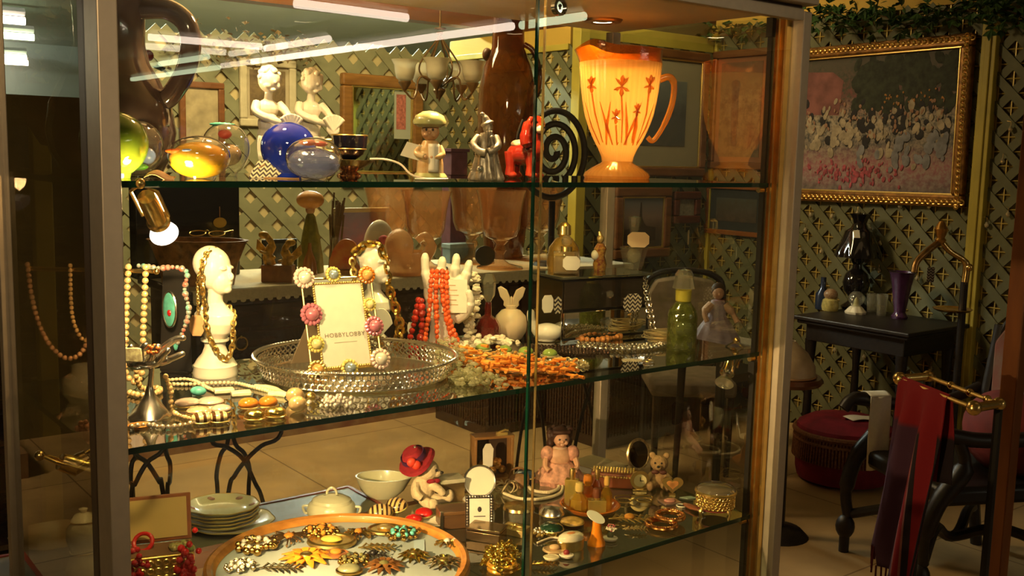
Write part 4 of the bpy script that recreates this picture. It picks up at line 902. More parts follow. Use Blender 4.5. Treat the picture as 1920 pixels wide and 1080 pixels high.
t = thing('trinket_box', 'small reddish box with a square white plaque on the black lacquer box', 'box', up(2)); P('box', new(k).box((0, 0, 12), (34, 20, 24)), BROWNF, t, bev=0.001); P('plaque', new(k).box((2, -10.4, 13), (9, 1, 9)), PAPER, t, smooth=0)
t = thing('china_figure', 'seated white china figure beside the small reddish box', 'figurine', up(-60)); b = new(k); b.ball((0, 0, 12), (22, 12, 12)).ball((4, 0, 28), (9, 9, 12)).ball((5, -1, 42), 7).tube([(-4, -6, 14), (16, -10, 6)], 5, 8); P('body', b, WHITEC, t, remesh=0.002, sm=2)
# blue box and black disc, plum carton
l = on_table(858, 2.36); k = KK(l)
t = thing('blue_box', 'flat blue box on the lace runner between goblets', 'box', l); P('box', new(k).box((0, 0, 14), (52, 26, 28)), mat('faded_blue', (0.16, 0.26, 0.34), 0.5, noise=0.2, scale=30), t, bev=0.002); P('lid', new(k).box((0, 0, 32), (55, 29, 8)), mat('faded_blue_lid', (0.22, 0.33, 0.40), 0.5, noise=0.2, scale=30), t, bev=0.002)
l = on_table(909, 2.2); k = KK(l)
t = thing('black_disc', 'black round disc leaning behind the frontmost amber goblet', 'disc', l+V(0, 0, 19*k), FACE); P('disc', new(k).lathe([(0, -2), (18, -2), (19, 0), (18, 2), (0, 2)], 28, rot=RX(1.4)), BLACK, t)
l = on_table(850, 2.47); k = KK(l)
t = thing('plum_vase', 'tall plum coloured square vase behind the goblets', 'vase', l); P('body', new(k).box((0, 0, 100), (36, 30, 200)), mat('plum', (0.16, 0.07, 0.10), 0.5, noise=0.2), t, bev=0.003); P('lip', new(k).box((0, 0, 203), (42, 36, 6)), mat('plum_lip', (0.16, 0.07, 0.10), 0.5), t, bev=0.001)
# tall brown glass demijohn
l = on_table(944, 2.44); k = KK(l)
BRG = vessel('brown_glass', (0.62, 0.30, 0.10), (0.13, 0.045, 0.012), 0.55, gain=1.6, noise=0.25, scale=12)
t = thing('brown_glass_jug', 'tall brown glass jug with an ear handle rising behind the wizard', 'jug', l, FACE)
P('body', new(k).lathe([(0, 0), (36, 0), (42, 60), (48, 160), (54, 240), (52, 310), (44, 350), (34, 376), (30, 384), (28, 450), (31, 452), (0, 453)], 40), BRG, t)
P('handle', new(k).tube(cr([(29, 0, 392), (46, 0, 380), (58, 0, 345), (56, 0, 305), (48, 0, 300)], 6), 5, 10), BRG, t)
P('stopper_knob', new(k).ball((-38, -4, 372), (9, 8, 12)), mat('knob_brown', (0.12, 0.045, 0.015), 0.4, noise=0.5, scale=60), t)
# iron spiral on a stem
l = on_table(1032, 2.10); k = KK(l); zc = PY(1024, 283, 2.10).z
pts = []
for i in range(150):
    a = i/149*3.6*2*PI; rr = 8+i/149*86
    pts.append((rr*math.cos(-a)*0.72, 0, (zc-l.z)/k+rr*math.sin(-a)))
t = thing('iron_spiral', 'black wrought iron spiral ornament behind the red dog and amber pitcher', 'ornament', l, FACE)
P('spiral', new(k).tube(pts, 6, 9), mat('dull_iron', (0.045, 0.032, 0.022), 0.6, noise=0.3), t); P('stem', new(k).tube([(0, 0, 4), (0, 0, (zc-l.z)/k-92)], 6, 8), IRON, t); P('base', new(k).lathe([(0, 0), (34, 0), (30, 6), (0, 7)], 24), IRON, t)

# ------------------------------------------------------------------ reeded chests under the pictures
def reeded(name, label, x0, x1, y0, y1, h):
    t = thing(name, label, 'cabinet', ((x0+x1)/2, (y0+y1)/2, 0)); w, d = x1-x0, y1-y0
    P('body', MB().box((0, 0, h/2), (w, d, h)), DARKWOOD, t, smooth=0, bev=0.005)
    r = MB(); n = int(w/0.022)
    for i in range(n): r.cyl((-w/2+(i+0.5)*w/n, -d/2, 0.06), (-w/2+(i+0.5)*w/n, -d/2, h-0.05), 0.009, n=8)
    P('door', r, DARKWOOD, t)
    r = MB(); n = int(d/0.022)
    for i in range(n): r.cyl((-w/2, -d/2+(i+0.5)*d/n, 0.06), (-w/2, -d/2+(i+0.5)*d/n, h-0.05), 0.009, n=8)
    P('side_panel', r, DARKWOOD, t)
    P('top', MB().box((0, 0, h+0.012), (w+0.04, d+0.04, 0.024)), DARKWOOD, t, smooth=0, bev=0.006)
reeded('reeded_chest', 'dark chest with vertical reeded doors under the castle picture', 3.32, 3.95, 2.66, 3.12, 0.70)
reeded('reeded_chest', 'second dark reeded chest at the yellow corner post, behind the first', 2.95, 3.46, 3.20, 3.70, 0.72)
# bench in the corner with a black and white figure
t = thing('low_bench', 'low dark bench in the corner under the navy matted picture', 'bench', (4.32, 2.86, 0)); P('seat', MB().box((0, 0, 0.28), (0.66, 0.5, 0.05)), BLACKWOOD, t, smooth=0, bev=0.005)
for x in (-0.28, 0.28):
    for y in (-0.2, 0.2): P('leg', MB().box((x, y, 0.128), (0.05, 0.05, 0.256)), BLACKWOOD, t, smooth=0)
l = V(4.15, 2.72, 0.3055); k = KK(l)
t = thing('ceramic_cat', 'black and white ceramic cat lying on the low dark bench', 'figurine', l, FACE); b = new(k); b.ball((8, 0, 18), (24, 14, 18), 16, 10).ball((-18, -4, 12), (13, 11, 11)).ball((-22, -4, 24), (4, 3, 5)).ball((-13, -4, 25), (4, 3, 5))
P('body', b, mat('grey_white_glaze', (0.42, 0.38, 0.30), 0.25, noise=0.3, scale=30, coat=0.5), t, remesh=0.004, sm=2); P('black_patch', new(k).ball((8, -4, 22), (17, 12, 15), 16, 10), BLACK, t)
# pale side table with the porcelain doll
t = thing('side_table', 'small pale side table under the porcelain doll', 'table', (3.22, 1.78, 0)); P('top', MB().box((0, 0, 0.722), (0.40, 0.32, 0.025)), mat('pale_top', (0.36, 0.27, 0.15), 0.5, noise=0.1), t, smooth=0, bev=0.006)
for x in (-0.15, 0.15):
    for y in (-0.12, 0.12): P('leg', MB().cyl((x, y, 0), (x*0.92, y*0.92, 0.71), 0.012, 0.02), BLACKWOOD, t)
l = PZ(1342, 646, 0.735); k = KK(l)
t = thing('porcelain_doll', 'porcelain doll in a wide lilac dress sitting on the pale side table', 'doll', l, FACE)
P('dress', new(k).lathe([(0, 0), (46, 0), (44, 12), (30, 36), (16, 56), (17, 72), (12, 84), (0, 86)], 40, fn=lambda a, r, z: r*(1+0.07*math.sin(11*a)*(1-z/90)), sy=0.8), mat('lilac_satin', (0.34, 0.27, 0.33), 0.4, noise=0.15, scale=50), t)
for s in (-1, 1): P('arm', new(k).tube(cr([(s*13, -4, 76), (s*26, -12, 62), (s*(34 if s > 0 else 22), -20, 46)], 5), [8]*5+[5]*6, 9), mat('doll_skin', (0.58, 0.34, 0.20), 0.4), t)
b = new(k).ball((0, 0, 98), (11, 11, 13), 16, 12).ball((0, -11, 96), (2, 2, 2)); P('head', b, mat('doll_face', (0.58, 0.32, 0.19), 0.35), t, remesh=0.002, sm=1); P('hair', new(k).ball((0, 4, 103), (13, 12, 14), 16, 12), mat('dark_hair', (0.05, 0.025, 0.012), 0.6), t)
# upholstered chair back behind the green decanter
l = PD(1282, 560, 5.35); l.z = 0
t = thing('side_chair', 'chair with a rounded faded floral back beyond the mirrored box', 'chair', l, FACE)
FLOR = mat('faded_floral', (0.30, 0.22, 0.15), 0.8, noise=1, scale=18, col2=(0.18, 0.14, 0.08))
P('back_cushion', MB().prism([(-0.17, 0.48), (0.17, 0.48), (0.19, 0.86), (0.15, 0.93), (0, 0.955), (-0.15, 0.93), (-0.19, 0.86)], -0.03, 0.03, Matrix.Rotation(PI/2, 4, 'X')), FLOR, t, bev=0.015)
P('back_frame', MB().tube(cr([(-0.19, 0, 0.02), (-0.19, 0, 0.5), (-0.205, 0, 0.86), (-0.15, 0, 0.955), (0, 0, 0.98), (0.15, 0, 0.955), (0.205, 0, 0.86), (0.19, 0, 0.5), (0.19, 0, 0.02)], 5), 0.016, 8), BLACKWOOD, t)
P('seat', MB().box((0, -0.22, 0.44), (0.42, 0.42, 0.08)), FLOR, t, bev=0.02)
for s in (-1, 1): P('leg', MB().cyl((s*0.18, -0.4, 0), (s*0.18, -0.4, 0.40), 0.014, 0.022), DARKWOOD, t)

# ------------------------------------------------------------------ garland on the far lattice, left corner clutter
def leafy(name, label, pts, m, n, r, size, cat='garland', spread=0.05, berries=0, bm=None):
    pts = cr(pts, 8); t = thing(name, label, cat, pts[0]); o = pts[0]
    P('stem', MB().tube([p-o for p in pts], 0.004, 5), mat(name+'_stem', (0.10, 0.06, 0.02), 0.8), t)
    b = MB(); rr = random.Random(n)
    for _ in range(n):
        p = rr.choice(pts)-o+V(rr.gauss(0, spread), rr.gauss(0, spread*0.6), rr.gauss(0, spread))
        q = Matrix.Rotation(rr.uniform(0, 6.3), 3, 'Z') @ Matrix.Rotation(rr.uniform(-1.4, 1.4), 3, 'X'); s = size*rr.uniform(0.6, 1.2)
        vs = [q @ V(*v)*s+p for v in ((0, 0, 0), (0.35, 0.25, 0.05), (0.62, 0.55, 0.0), (0.2, 0.62, 0.08), (0, 1.0, -0.05), (-0.2, 0.62, 0.08), (-0.62, 0.55, 0.0), (-0.35, 0.25, 0.05))]
        b.add(vs, [(0, 1, 2, 3), (0, 3, 4, 5), (0, 5, 6, 7)])
    lv = P('leaves', b, m, t, smooth=0); lv['kind'] = 'stuff'
    if berries:
        b = MB()
        for _ in range(berries):
            p = rr.choice(pts)-o+V(rr.gauss(0, spread), rr.gauss(0, spread*0.6), rr.gauss(0, spread)); b.ball(p, size*0.3, 8, 6)
        bo = P('blossoms', b, bm, t); bo['kind'] = 'stuff'
    return t
DRYL = mat('dry_leaf', (0.20, 0.13, 0.05), 0.8, noise=0.5, scale=20)
leafy('twig_garland', 'dry brown twig garland draped on the far lattice behind the jug handle', [PY(x, y, 4.36) for x, y in ((330, 100), (370, 78), (410, 96), (450, 80), (500, 92), (540, 84), (580, 100))], DRYL, 240, 0, 0.035, 'garland', 0.05)
IVYL = mat('ivy_leaf', (0.045, 0.105, 0.026), 0.5, noise=0.6, scale=20)
leafy('ivy_garland', 'green ivy garland along the top of the lattice above the gilt painting', [PXX(x, y, XR-0.16) for x, y in ((1515, 40), (1560, 24), (1600, 40), (1650, 30), (1700, 46), (1750, 24), (1800, 20), (1850, 22), (1890, 20), (1935, 40))], IVYL, 420, 0, 0.055, 'garland', 0.038)
leafy('ivy_garland', 'short ivy strand on the lattice corner seen through the right side pane', [PXX(x, y, XR-0.10) for x, y in ((1330, 62), (1375, 58), (1410, 55), (1450, 50))], IVYL, 90, 0, 0.05, 'garland', 0.03)
hb = PY(118, 95, 1.6); 
leafy('flower_basket', 'hanging basket of red flowers seen through the left side pane', [hb+V(-0.07, 0, -0.03), hb+V(0, 0, 0.03), hb+V(0.08, 0, 0.0), hb+V(0.12, 0.03, -0.06)], mat('dark_leaf', (0.03, 0.045, 0.015), 0.6), 130, 0, 0.05, 'flower basket', 0.05, 46, mat('red_blossom', (0.35, 0.02, 0.015), 0.5))
fb = bpy.data.objects['flower_basket']; P('basket', MB().lathe([(0, -0.22), (0.06, -0.21), (0.10, -0.14), (0.11, -0.06), (0.09, -0.06), (0, -0.12)], 24, c=(0.07, 0, 0)), mat('dark_wicker', (0.09, 0.022, 0.010), 0.8, noise=0.4, scale=60, bump=0.5), fb)
P('hanger', MB().tube(cr([(-0.04, 0, -0.08), (-0.03, 0, 0.12), (0.07, 0, 0.3), (0.17, 0, 0.12), (0.18, 0, -0.08)], 6), 0.007, 6).tube([(0.07, 0, 0.3), (0.07, 0, 2.9-hb.z)], 0.004, 6), IRON, fb)
# bookcase far left so that the left pane looks onto dark shelves
l = PY(20, 540, 2.9); l.z = 0
t = thing('dark_bookcase', 'tall dark shelf unit beyond the left side pane', 'bookcase', (l.x-0.1, 2.95, 0)); P('carcass', MB().box((0, 0.13, 1.0), (0.7, 0.02, 2.0)).box((-0.34, 0, 1.0), (0.02, 0.26, 2.0)).box((0.34, 0, 1.0), (0.02, 0.26, 2.0)), DARKWOOD, t, smooth=0)
for z in (0.05, 0.45, 0.85, 1.25, 1.65, 1.99): P('shelf', MB().box((0, 0, z), (0.66, 0.25, 0.02)), DARKWOOD, t, smooth=0)
rr = random.Random(4)
for z in (0.46, 0.86, 1.26, 1.66):
    for i in range(3):
        x = l.x-0.1-0.2+i*0.2; kind = rr.choice(['jar', 'vase', 'bowl']); col = rr.choice([(0.25, 0.05, 0.03), (0.30, 0.22, 0.06), (0.12, 0.12, 0.06), (0.3, 0.24, 0.16)])
        prof = {'jar': [(0, 0), (0.045, 0), (0.05, 0.1), (0.03, 0.13), (0.035, 0.15), (0, 0.16)], 'vase': [(0, 0), (0.03, 0), (0.05, 0.08), (0.02, 0.16), (0.035, 0.2), (0, 0.19)], 'bowl': [(0, 0), (0.03, 0), (0.07, 0.06), (0.065, 0.06), (0, 0.02)]}[kind]
        T(kind, MB().lathe(prof, 20), mat('shelf_ware', col, 0.3, noise=0.3, coat=0.3), '%s %s on the dark shelf unit, %s, %s place' % ({(0.25, 0.05, 0.03): 'red', (0.30, 0.22, 0.06): 'mustard', (0.12, 0.12, 0.06): 'olive', (0.3, 0.24, 0.16): 'beige'}[col], kind, {0.46: 'second shelf up', 0.86: 'third shelf up', 1.26: 'fourth shelf up', 1.66: 'top shelf'}[z], ('left', 'middle', 'right')[i]), kind, (x, 2.93, z), group='wares on the dark shelf unit')
# ------------------------------------------------------------------ middle shelf
def mid(px, py, dz=0.0):
    l = PZ(px, py, ZM+dz); return l, KK(l)
def rel(pts, ox, oy, dep=0.0):
    """picture-plane outline of a hanging strand, in pixels around a base point"""
    return [V(p[0]-ox, (p[2] if len(p) > 2 else dep), oy-p[1]) for p in pts]
def lay(pts, o, z=ZM, h=0.004):
    """strand lying on a shelf"""
    return [PZ(p[0], p[1], z)-o+V(0, 0, (p[2] if len(p) > 2 else h)) for p in pts]
def price(name, label, loc, w, h, m, rz=FACE, parent=None, thick=0.0006, tilt=0.0):
    t = MB().prism(tag_poly(w, h), -thick, thick, Matrix.Rotation(PI/2-tilt, 4, 'X'))
    return T(name, t, m, label, 'price tag', loc, rz, smooth=0)
GOLDCH = GOLD
# pearl strands on a bar stand
l, k = mid(186, 722)
t = thing('necklace_bar', 'gold necklace bar stand behind the grey front post', 'necklace stand', l, FACE)
P('base', new(k).lathe([(0, 0), (34, 0), (32, 5), (8, 8), (0, 9)], 24), BRASS, t); P('upright', new(k).tube([(0, 0, 6), (0, 0, 216)], 3.5, 8), BRASS, t)
P('crossbar', new(k).tube([(-124, 0, 217), (112, 0, 217)], 4, 10).ball((-124, 0, 217), 6).ball((112, 0, 217), 6), BRASS, t)
o = (186, 722)
PPINK = mat('rosy_pearl', (0.80, 0.45, 0.26), 0.2, 0.35, noise=0.08, coat=0.6); PGOLD = mat('golden_pearl', (0.92, 0.62, 0.28), 0.18, 0.35, noise=0.08, coat=0.6)
T('pearl_necklace', new(k).beads(cr(rel([(62, 497, -5), (68, 560, -4), (80, 610), (100, 650), (130, 672), (160, 655), (178, 600), (188, 497, -5)], *o, -4), 8), 5.0, 10.2), PPINK, 'long rosy pearl necklace seen through the left side pane', 'necklace', l, FACE)
T('pearl_necklace', new(k).beads(cr(rel([(142, 497, -7), (142, 560), (147, 606), (166, 636), (190, 600), (204, 497, -7)], *o, -9), 8), 4.2, 8.6), PGOLD, 'shorter pale pearl necklace hanging inside the rosy one', 'necklace', l, FACE)
T('pearl_necklace', new(k).beads(cr(rel([(249, 497, -7), (246, 560), (242, 640), (240, 690), (256, 712), (272, 690), (275, 620), (281, 497, -7)], *o, -12), 8), 6.2, 12.4), PGOLD, 'double strand of big golden pearls right of the grey front post', 'necklace', l, FACE)
T('bead_necklace', new(k).beads(cr(rel([(262, 496, 9), (300, 500), (330, 498), (350, 508), (345, 540), (352, 580), (338, 625), (330, 640)], *o, 14), 7), 5.0, 9.0, jit=0.3), mat('mixed_beads', (0.10, 0.46, 0.40), 0.3, noise=1, scale=70, coat=0.5, col2=(0.45, 0.05, 0.02)), 'necklace of turquoise, red and brown chips beside the big golden pearls', 'necklace', l, FACE)
# turquoise pendant on black card easel
l2, k2 = mid(326, 700)
t = thing('pendant_easel', 'black easel behind the oval turquoise pendant', 'jewellery stand', l2, FACE); P('card', new(k2).prism([(-30, 2), (30, 2), (24, 195), (-24, 195)], -1.5, 1.5, Matrix.Translation((0, 12, 0)) @ Matrix.Rotation(PI/2-0.06, 4, 'X')), BLACK, t, smooth=0); P('foot', new(k2).box((0, 22, 2), (50, 40, 3)), BLACK, t, smooth=0)
t = thing('turquoise_pendant', 'large oval turquoise pendant with a red centre and silver edge', 'pendant', l2+V(-1*k2, 0, 122*k2), FACE-0.5)
P('stone', new(k2).ball((0, -6, 0), (16, 4, 32), 24, 14), TURQ, t); P('silver_edge', new(k2).ring((0, -6, 0), 17, 2.2, 40, 6, rot=RX(PI/2), sy=1.95), SILVER, t); P('red_stone', new(k2).ball((3, -10, -6), (5, 2.5, 6), 12, 8), RED, t); P('blue_drop', new(k2).ball((14, -6, -62), (5, 5, 14), 12, 8), TURQ, t)
# ------------------------------------------------------------------ white busts
def bust(px, py, s, label, turn, shell=False):
    l, k = mid(px, py); k *= s
    t = thing('white_bust', label, 'bust', l, FACE+turn, 'white jewellery busts')
    P('pedestal', new(k).lathe([(0, 0), (40, 0), (41, 6), (39, 16), (40, 20), (37, 24), (34, 30), (24, 42), (19, 56), (20, 62), (26, 66), (26, 70), (0, 72)], 40), WHITEC, t)
    b = new(k)
    b.lathe([(0, 68), (20, 68), (34, 82), (42, 100), (40, 116), (26, 130), (17, 140), (15, 160), (0, 162)], 32, sy=0.72)
    b.tube([(0, 0, 130), (4, -1, 168)], [15, 14], 14)
    b.ball((0, 0, 200), (31, 32, 40), 24, 16).ball((-8, 0, 210), (32, 31, 33), 20, 14)
    b.ball((16, 0, 180), (21, 22, 27), 18, 12).ball((28, 0, 164), (9, 10, 8)).ball((38, 0, 188), (5, 4.5, 7)).ball((33, 0, 199), (5, 4, 8)).ball((34, 0, 175), (4.5, 7, 3)).ball((33, 0, 170), (4, 6, 3))
    b.ball((29, -9, 184), (5, 7, 7)).ball((29, 9, 184), (5, 7, 7)).ball((29, -10, 203), (5, 9, 4)).ball((29, 10, 203), (5, 9, 4))
    b.ball((-2, -30, 190), (5, 4, 9)).ball((-2, 30, 190), (5, 4, 9))
    P('head', b, WHITEC, t, remesh=0.0012, sm=2)
    return t, l, k
_, lb, kb = bust(404, 703, 1.0, 'white bust facing right with a gold chain around the neck', -0.35)
o = (404, 703)
T('gold_chain', new(kb).chain(cr(rel([(404, 466, 0), (396, 480, -34), (392, 520, -36), (394, 560, -30), (400, 606, -38), (414, 645, -36), (430, 668, -24), (441, 648, -20), (444, 606, -20), (438, 584, 4), (420, 574, 22)], *o), 8), 6.4, 2.1), GOLD, 'thick gold curb chain draped over the white bust with the tan tag', 'necklace', lb, FACE)
T('gold_chain', new(kb).chain(cr(rel([(396, 478, -34), (384, 520, -34), (381, 560, -24), (384, 585, -36)], *o), 6), 3.4, 1.0), GOLD, 'thin gold chain holding the tan tag on the white bust', 'necklace', lb, FACE)
price('price_tag', 'scalloped tan tag on the chest of the first white bust', lb+Matrix.Rotation(FACE, 3, 'Z') @ V(-21*kb, -40*kb, 100*kb), 13*kb, 19*kb, TAN)
_, lb2, kb2 = bust(700, 662, 0.86, 'white bust with heavy gold chains and an orange brooch behind the photo frame', -0.55)
o = (700, 662)
kk2 = KK(lb2)
T('gold_chain', new(kk2).chain(cr(rel([(664, 488, -24), (670, 520, -34), (682, 560, -40), (704, 600, -42), (716, 634, -36), (722, 645, -20)], *o), 8), 7.0, 2.4), GOLD, 'twisted gold chain running down the left of the second white bust', 'necklace', lb2, FACE)
T('gold_chain', new(kk2).chain(cr(rel([(672, 468, -26), (690, 456, -16), (712, 462, -14), (722, 490, -14), (728, 530, -10), (742, 575, -8), (750, 612, -6), (744, 646, -6)], *o), 8), 10.0, 3.4), mat('antique_gold', (0.72, 0.46, 0.10), 0.25, 1.0, noise=0.2, scale=90), 'chunky antique gold chain over the head of the second white bust', 'necklace', lb2, FACE)
T('shell_brooch', new(kk2).prism([(0, 0)]+[(22*math.cos(a), 12+40*math.sin(a)) for a in [PI*(0.1+0.8*i/12) for i in range(13)]], -2, 2, Matrix.Translation((20, -44, 40)) @ Matrix.Rotation(PI/2, 4, 'X')), WHITEC, 'white fan shaped piece hanging on the chest of the second bust', 'brooch', lb2, FACE, bev=0.0005)

# ------------------------------------------------------------------ silver hand
l, k = mid(282, 782)
t = thing('silver_hand', 'polished silver hand ring holder with spread fingers on a stem', 'ring holder', l, FACE)
P('base', new(k).lathe([(0, 0), (36, 0), (37, 3), (30, 14), (18, 30), (9, 44), (6, 60), (0, 61)], 28, fn=lambda a, r, z: r*(1+0.10*math.sin(4*a+z*0.15))), SILVER, t)
P('stem', new(k).tube([(0, 0, 50), (4, 0, 88), (4, 0, 110)], [6, 5, 9], 10), SILVER, t)
b = new(k)
b.ball((-6, 0, 104), (30, 15, 12), 18, 10).ball((-22, 0, 100), (20, 14, 11), 14, 10)
for p in ([(-30, -6, 108), (-34, -12, 124), (-28, -14, 136)], [(-12, -8, 110), (-10, -14, 128), (0, -16, 140)], [(4, -6, 110), (12, -12, 126), (22, -14, 138)], [(16, -2, 106), (28, -6, 120), (38, -8, 130)], [(20, 2, 104), (40, 0, 112), (62, 0, 122)]):
    b.tube(cr(p, 5), [7.5]*5+[6.4]*5+[5.6], 10).ball(p[-1], 5.8)
b.tube(cr([(0, 10, 108), (20, 14, 128), (44, 14, 146), (60, 12, 150)], 5), [8]*5+[7]*5+[6.2]*6, 10).ball((60, 12, 150), 6.2)
P('palm', b, SILVER, t, remesh=0.0012, sm=2)
l3 = l+Matrix.Rotation(FACE, 3, 'Z') @ V(14*k, -14*k, 134*k)
b = new(k)
for i in range(14): b.ball((R_.uniform(-10, 10), R_.uniform(-7, 7), R_.uniform(-8, 8)), R_.uniform(3, 5), 8, 6)
t = thing('cocktail_ring', 'copper flower cluster ring on a finger of the silver hand', 'ring', l3, FACE); P('cluster', b, mat('copper_beads', (0.62, 0.17, 0.04), 0.2, 0.6, coat=0.4), t); P('band', new(k).ring((0, 0, -6), 7, 1.4, 18, 6), GOLD, t)
l3 = l+Matrix.Rotation(FACE, 3, 'Z') @ V(-26*k, -16*k, 122*k)
t = thing('cocktail_ring', 'broad cream and gold ring at the base of the silver fingers', 'ring', l3, FACE); P('plate', new(k).box((0, -2, 0), (40, 8, 26)), mat('cream_gold', (0.85, 0.66, 0.38), 0.3, 0.3, noise=0.5, scale=160), t, bev=0.001); P('band', new(k).ring((0, 4, 0), 8, 1.2, 16, 6), GOLD, t)

# ------------------------------------------------------------------ strands lying around the hand
def strand(name, label, pts, r, m, cat='necklace', step=None, jit=0.0, z=ZM, sq=(1, 1, 1), smooth=40, n=8):
    q = [PZ(p[0], p[1], z) for p in pts]; o = q[0].copy(); k = KK(o)
    w = [p-o+V(0, 0, (pp[2]*k if len(pp) > 2 else r*k)) for p, pp in zip(q, pts)]
    return T(name, MB().beads(cr(w, 6), r*k, (step or 2*r)*k, jit=jit, sq=sq, n=n), m, label, cat, o, smooth=smooth)
BONE = mat('bone_beads', (0.80, 0.66, 0.40), 0.35, noise=0.15, scale=90, coat=0.2)
WHB = mat('white_bead', (0.84, 0.74, 0.54), 0.3, noise=0.1, scale=60, coat=0.3)
strand('gold_bead_chain', 'gold and pearl bead chain lying along the front edge of the middle shelf', [(247, 806), (275, 802), (300, 806), (330, 805), (355, 800), (385, 792), (395, 770)], 5.5, mat('gold_pearl_mix', (0.88, 0.62, 0.28), 0.2, 0.6, noise=1, scale=70, col2=(0.92, 0.80, 0.66)), jit=0.25)
strand('gold_bead_chain', 'gold bead chain climbing from the shelf to the silver hand', [(390, 796), (350, 788), (326, 778), (321, 774, 16), (321, 774, 42), (316, 776, 62), (312, 778, 76)], 5.0, PGOLD, jit=0.3)
strand('pearl_bracelet', 'golden pearl bracelet lying behind the silver hand', [(244, 742), (258, 746), (278, 746), (296, 741), (300, 735), (284, 732), (266, 734), (256, 740, 38), (262, 740, 58)], 6.0, PGOLD)
strand('bone_necklace', 'bone bead necklace with curved tusks lying before the silver tray', [(316, 716), (345, 714), (366, 718), (384, 728), (402, 736)], 3.6, BONE, sq=(1.2, 1.2, 0.9))
strand('bone_necklace', 'second bone bead strand running to the silver tray', [(318, 724), (360, 724), (400, 722), (440, 722), (468, 728), (500, 736), (520, 742)], 3.8, BONE)
tk = PZ(500, 738, ZM); k = KK(tk)
for j, (a, b_, lab) in enumerate((((478, 729), (538, 740), 'long curved bone tusk behind the bead strand'), ((505, 742), (560, 750), 'curved bone tusk before the bead strand'))):
    A, B = PZ(*a, ZM), PZ(*b_, ZM); m_ = (A+B)/2+V(0, 0, 6*k); T('bone_tusk', MB().tube(cr([A+V(0, 0, 4*k)-A, m_-A+V(0, 0.006, 0), B+V(0, 0, 3*k)-A], 8), [5*k]*6+[5.5*k]*6+[4*k, 3*k, 2.4*k, 1.6*k, 1*k], 10), mat('tusk', (0.86, 0.72, 0.42), 0.25, coat=0.4), lab, 'bead', A)
for j, (x, y, lab) in enumerate(((420, 737, 'square cream bone plaque left of the bead strand'), (452, 742, 'square cream bone plaque under the bead strand'))):
    p = PZ(x, y, ZM); T('bone_plaque', new(k).box((0, 0, 5), (36, 22, 8), rz=0.4), mat('bone_slab', (0.84, 0.74, 0.50), 0.3, noise=0.1, scale=60), lab, 'bead', p, FACE, bev=0.0015)
p = PZ(372, 742, ZM); T('turquoise_nugget', new(k).ball((0, 0, 9), (15, 10, 9), 12, 8), TURQ, 'pale turquoise nugget behind the pink oval earrings', 'bead', p, FACE)
def oval_ear(px, py, rx, ry, m, label, rz=0.0, h=8, rim=GOLD, name='clip_earring', z=ZM, grp=None):
    p = PZ(px, py, z); k = KK(p); t = thing(name, label, 'earring', p, FACE+rz, grp)
    P('stone', new(k).ball((0, 0, h*0.98), (rx, ry*2.2, h), 18, 12, rot=None), m, t); P('rim', new(k).ring((0, 0, h*0.45), 1.0, 0.1, 4, 3) if rim is None else new(k).ring((0, 0, h*0.4), rx*1.0, 1.6, 28, 6, sy=ry*2.2/rx), rim or m, t)
    return t
PINKP = mat('pink_pearl_oval', (0.78, 0.56, 0.44), 0.15, 0.3, noise=0.1, scale=20, coat=0.8)
STRIPE = mat('striped_enamel', (0.75, 0.56, 0.26), 0.25, coat=0.5); 
def stripes(name, a, b, period, axis='X'):
    m, nt, N, L = _nt(name); q = N['Principled BSDF']; q.inputs['Roughness'].default_value = 0.2; q.inputs['Coat Weight'].default_value = 0.6
    tc = N.new('ShaderNodeTexCoord'); sp = N.new('ShaderNodeSeparateXYZ'); L.new(tc.outputs['Object'], sp.inputs[0])
    ml = N.new('ShaderNodeMath'); ml.operation = 'MULTIPLY'; L.new(sp.outputs[axis], ml.inputs[0]); ml.inputs[1].default_value = 1/period
    fr = N.new('ShaderNodeMath'); fr.operation = 'FRACT'; L.new(ml.outputs[0], fr.inputs[0]); gt = N.new('ShaderNodeMath'); gt.operation = 'GREATER_THAN'; L.new(fr.outputs[0], gt.inputs[0]); gt.inputs[1].default_value = 0.45
    mx = N.new('ShaderNodeMix'); mx.data_type = 'RGBA'; mx.inputs[6].default_value = (*a, 1); mx.inputs[7].default_value = (*b, 1); L.new(gt.outputs[0], mx.inputs[0]); L.new(mx.outputs[2], q.inputs['Base Color']); return m
ZEB = stripes('zebra_gold', (0.10, 0.04, 0.01), (0.88, 0.66, 0.30), 0.0095); BEE = stripes('bee_stripes', (0.045, 0.022, 0.01), (0.72, 0.46, 0.16), 0.0088)
oval_ear(352, 762, 24, 10, PINKP, 'pink pearl oval earring, left one beside the silver hand', 0.3)
oval_ear(395, 760, 25, 11, PINKP, 'pink pearl oval earring, right one of the upper pair', -0.2)
oval_ear(372, 778, 22, 9, mat('peach_pearl', (0.75, 0.46, 0.26), 0.2, 0.3, coat=0.7), 'peach pearl oval earring between pink ovals and striped shells', 0.1)
oval_ear(415, 774, 19, 9, PINKP, 'small pink pearl earring behind the right striped shell', 0.2)
oval_ear(378, 794, 19, 9, ZEB, 'zebra striped gold earring, left of the pair at the shelf edge', 0.5, 11)
oval_ear(411, 792, 19, 9, ZEB, 'zebra striped gold earring, right of the pair at the shelf edge', 0.4, 11)
AMBST = mat('amber_cabochon', (0.70, 0.22, 0.02), 0.12, coat=0.8, noise=0.3, scale=60); ROSEG = mat('gold_swirl', (0.95, 0.62, 0.16), 0.2, 1.0, noise=0.25, scale=160, bump=1.0, dist=0.002)
oval_ear(466, 767, 19, 8, AMBST, 'amber cabochon earring, left of the amber pair', 0.2, 11)
oval_ear(503, 764, 18, 8, AMBST, 'amber cabochon earring, right of the amber pair', -0.2, 11)
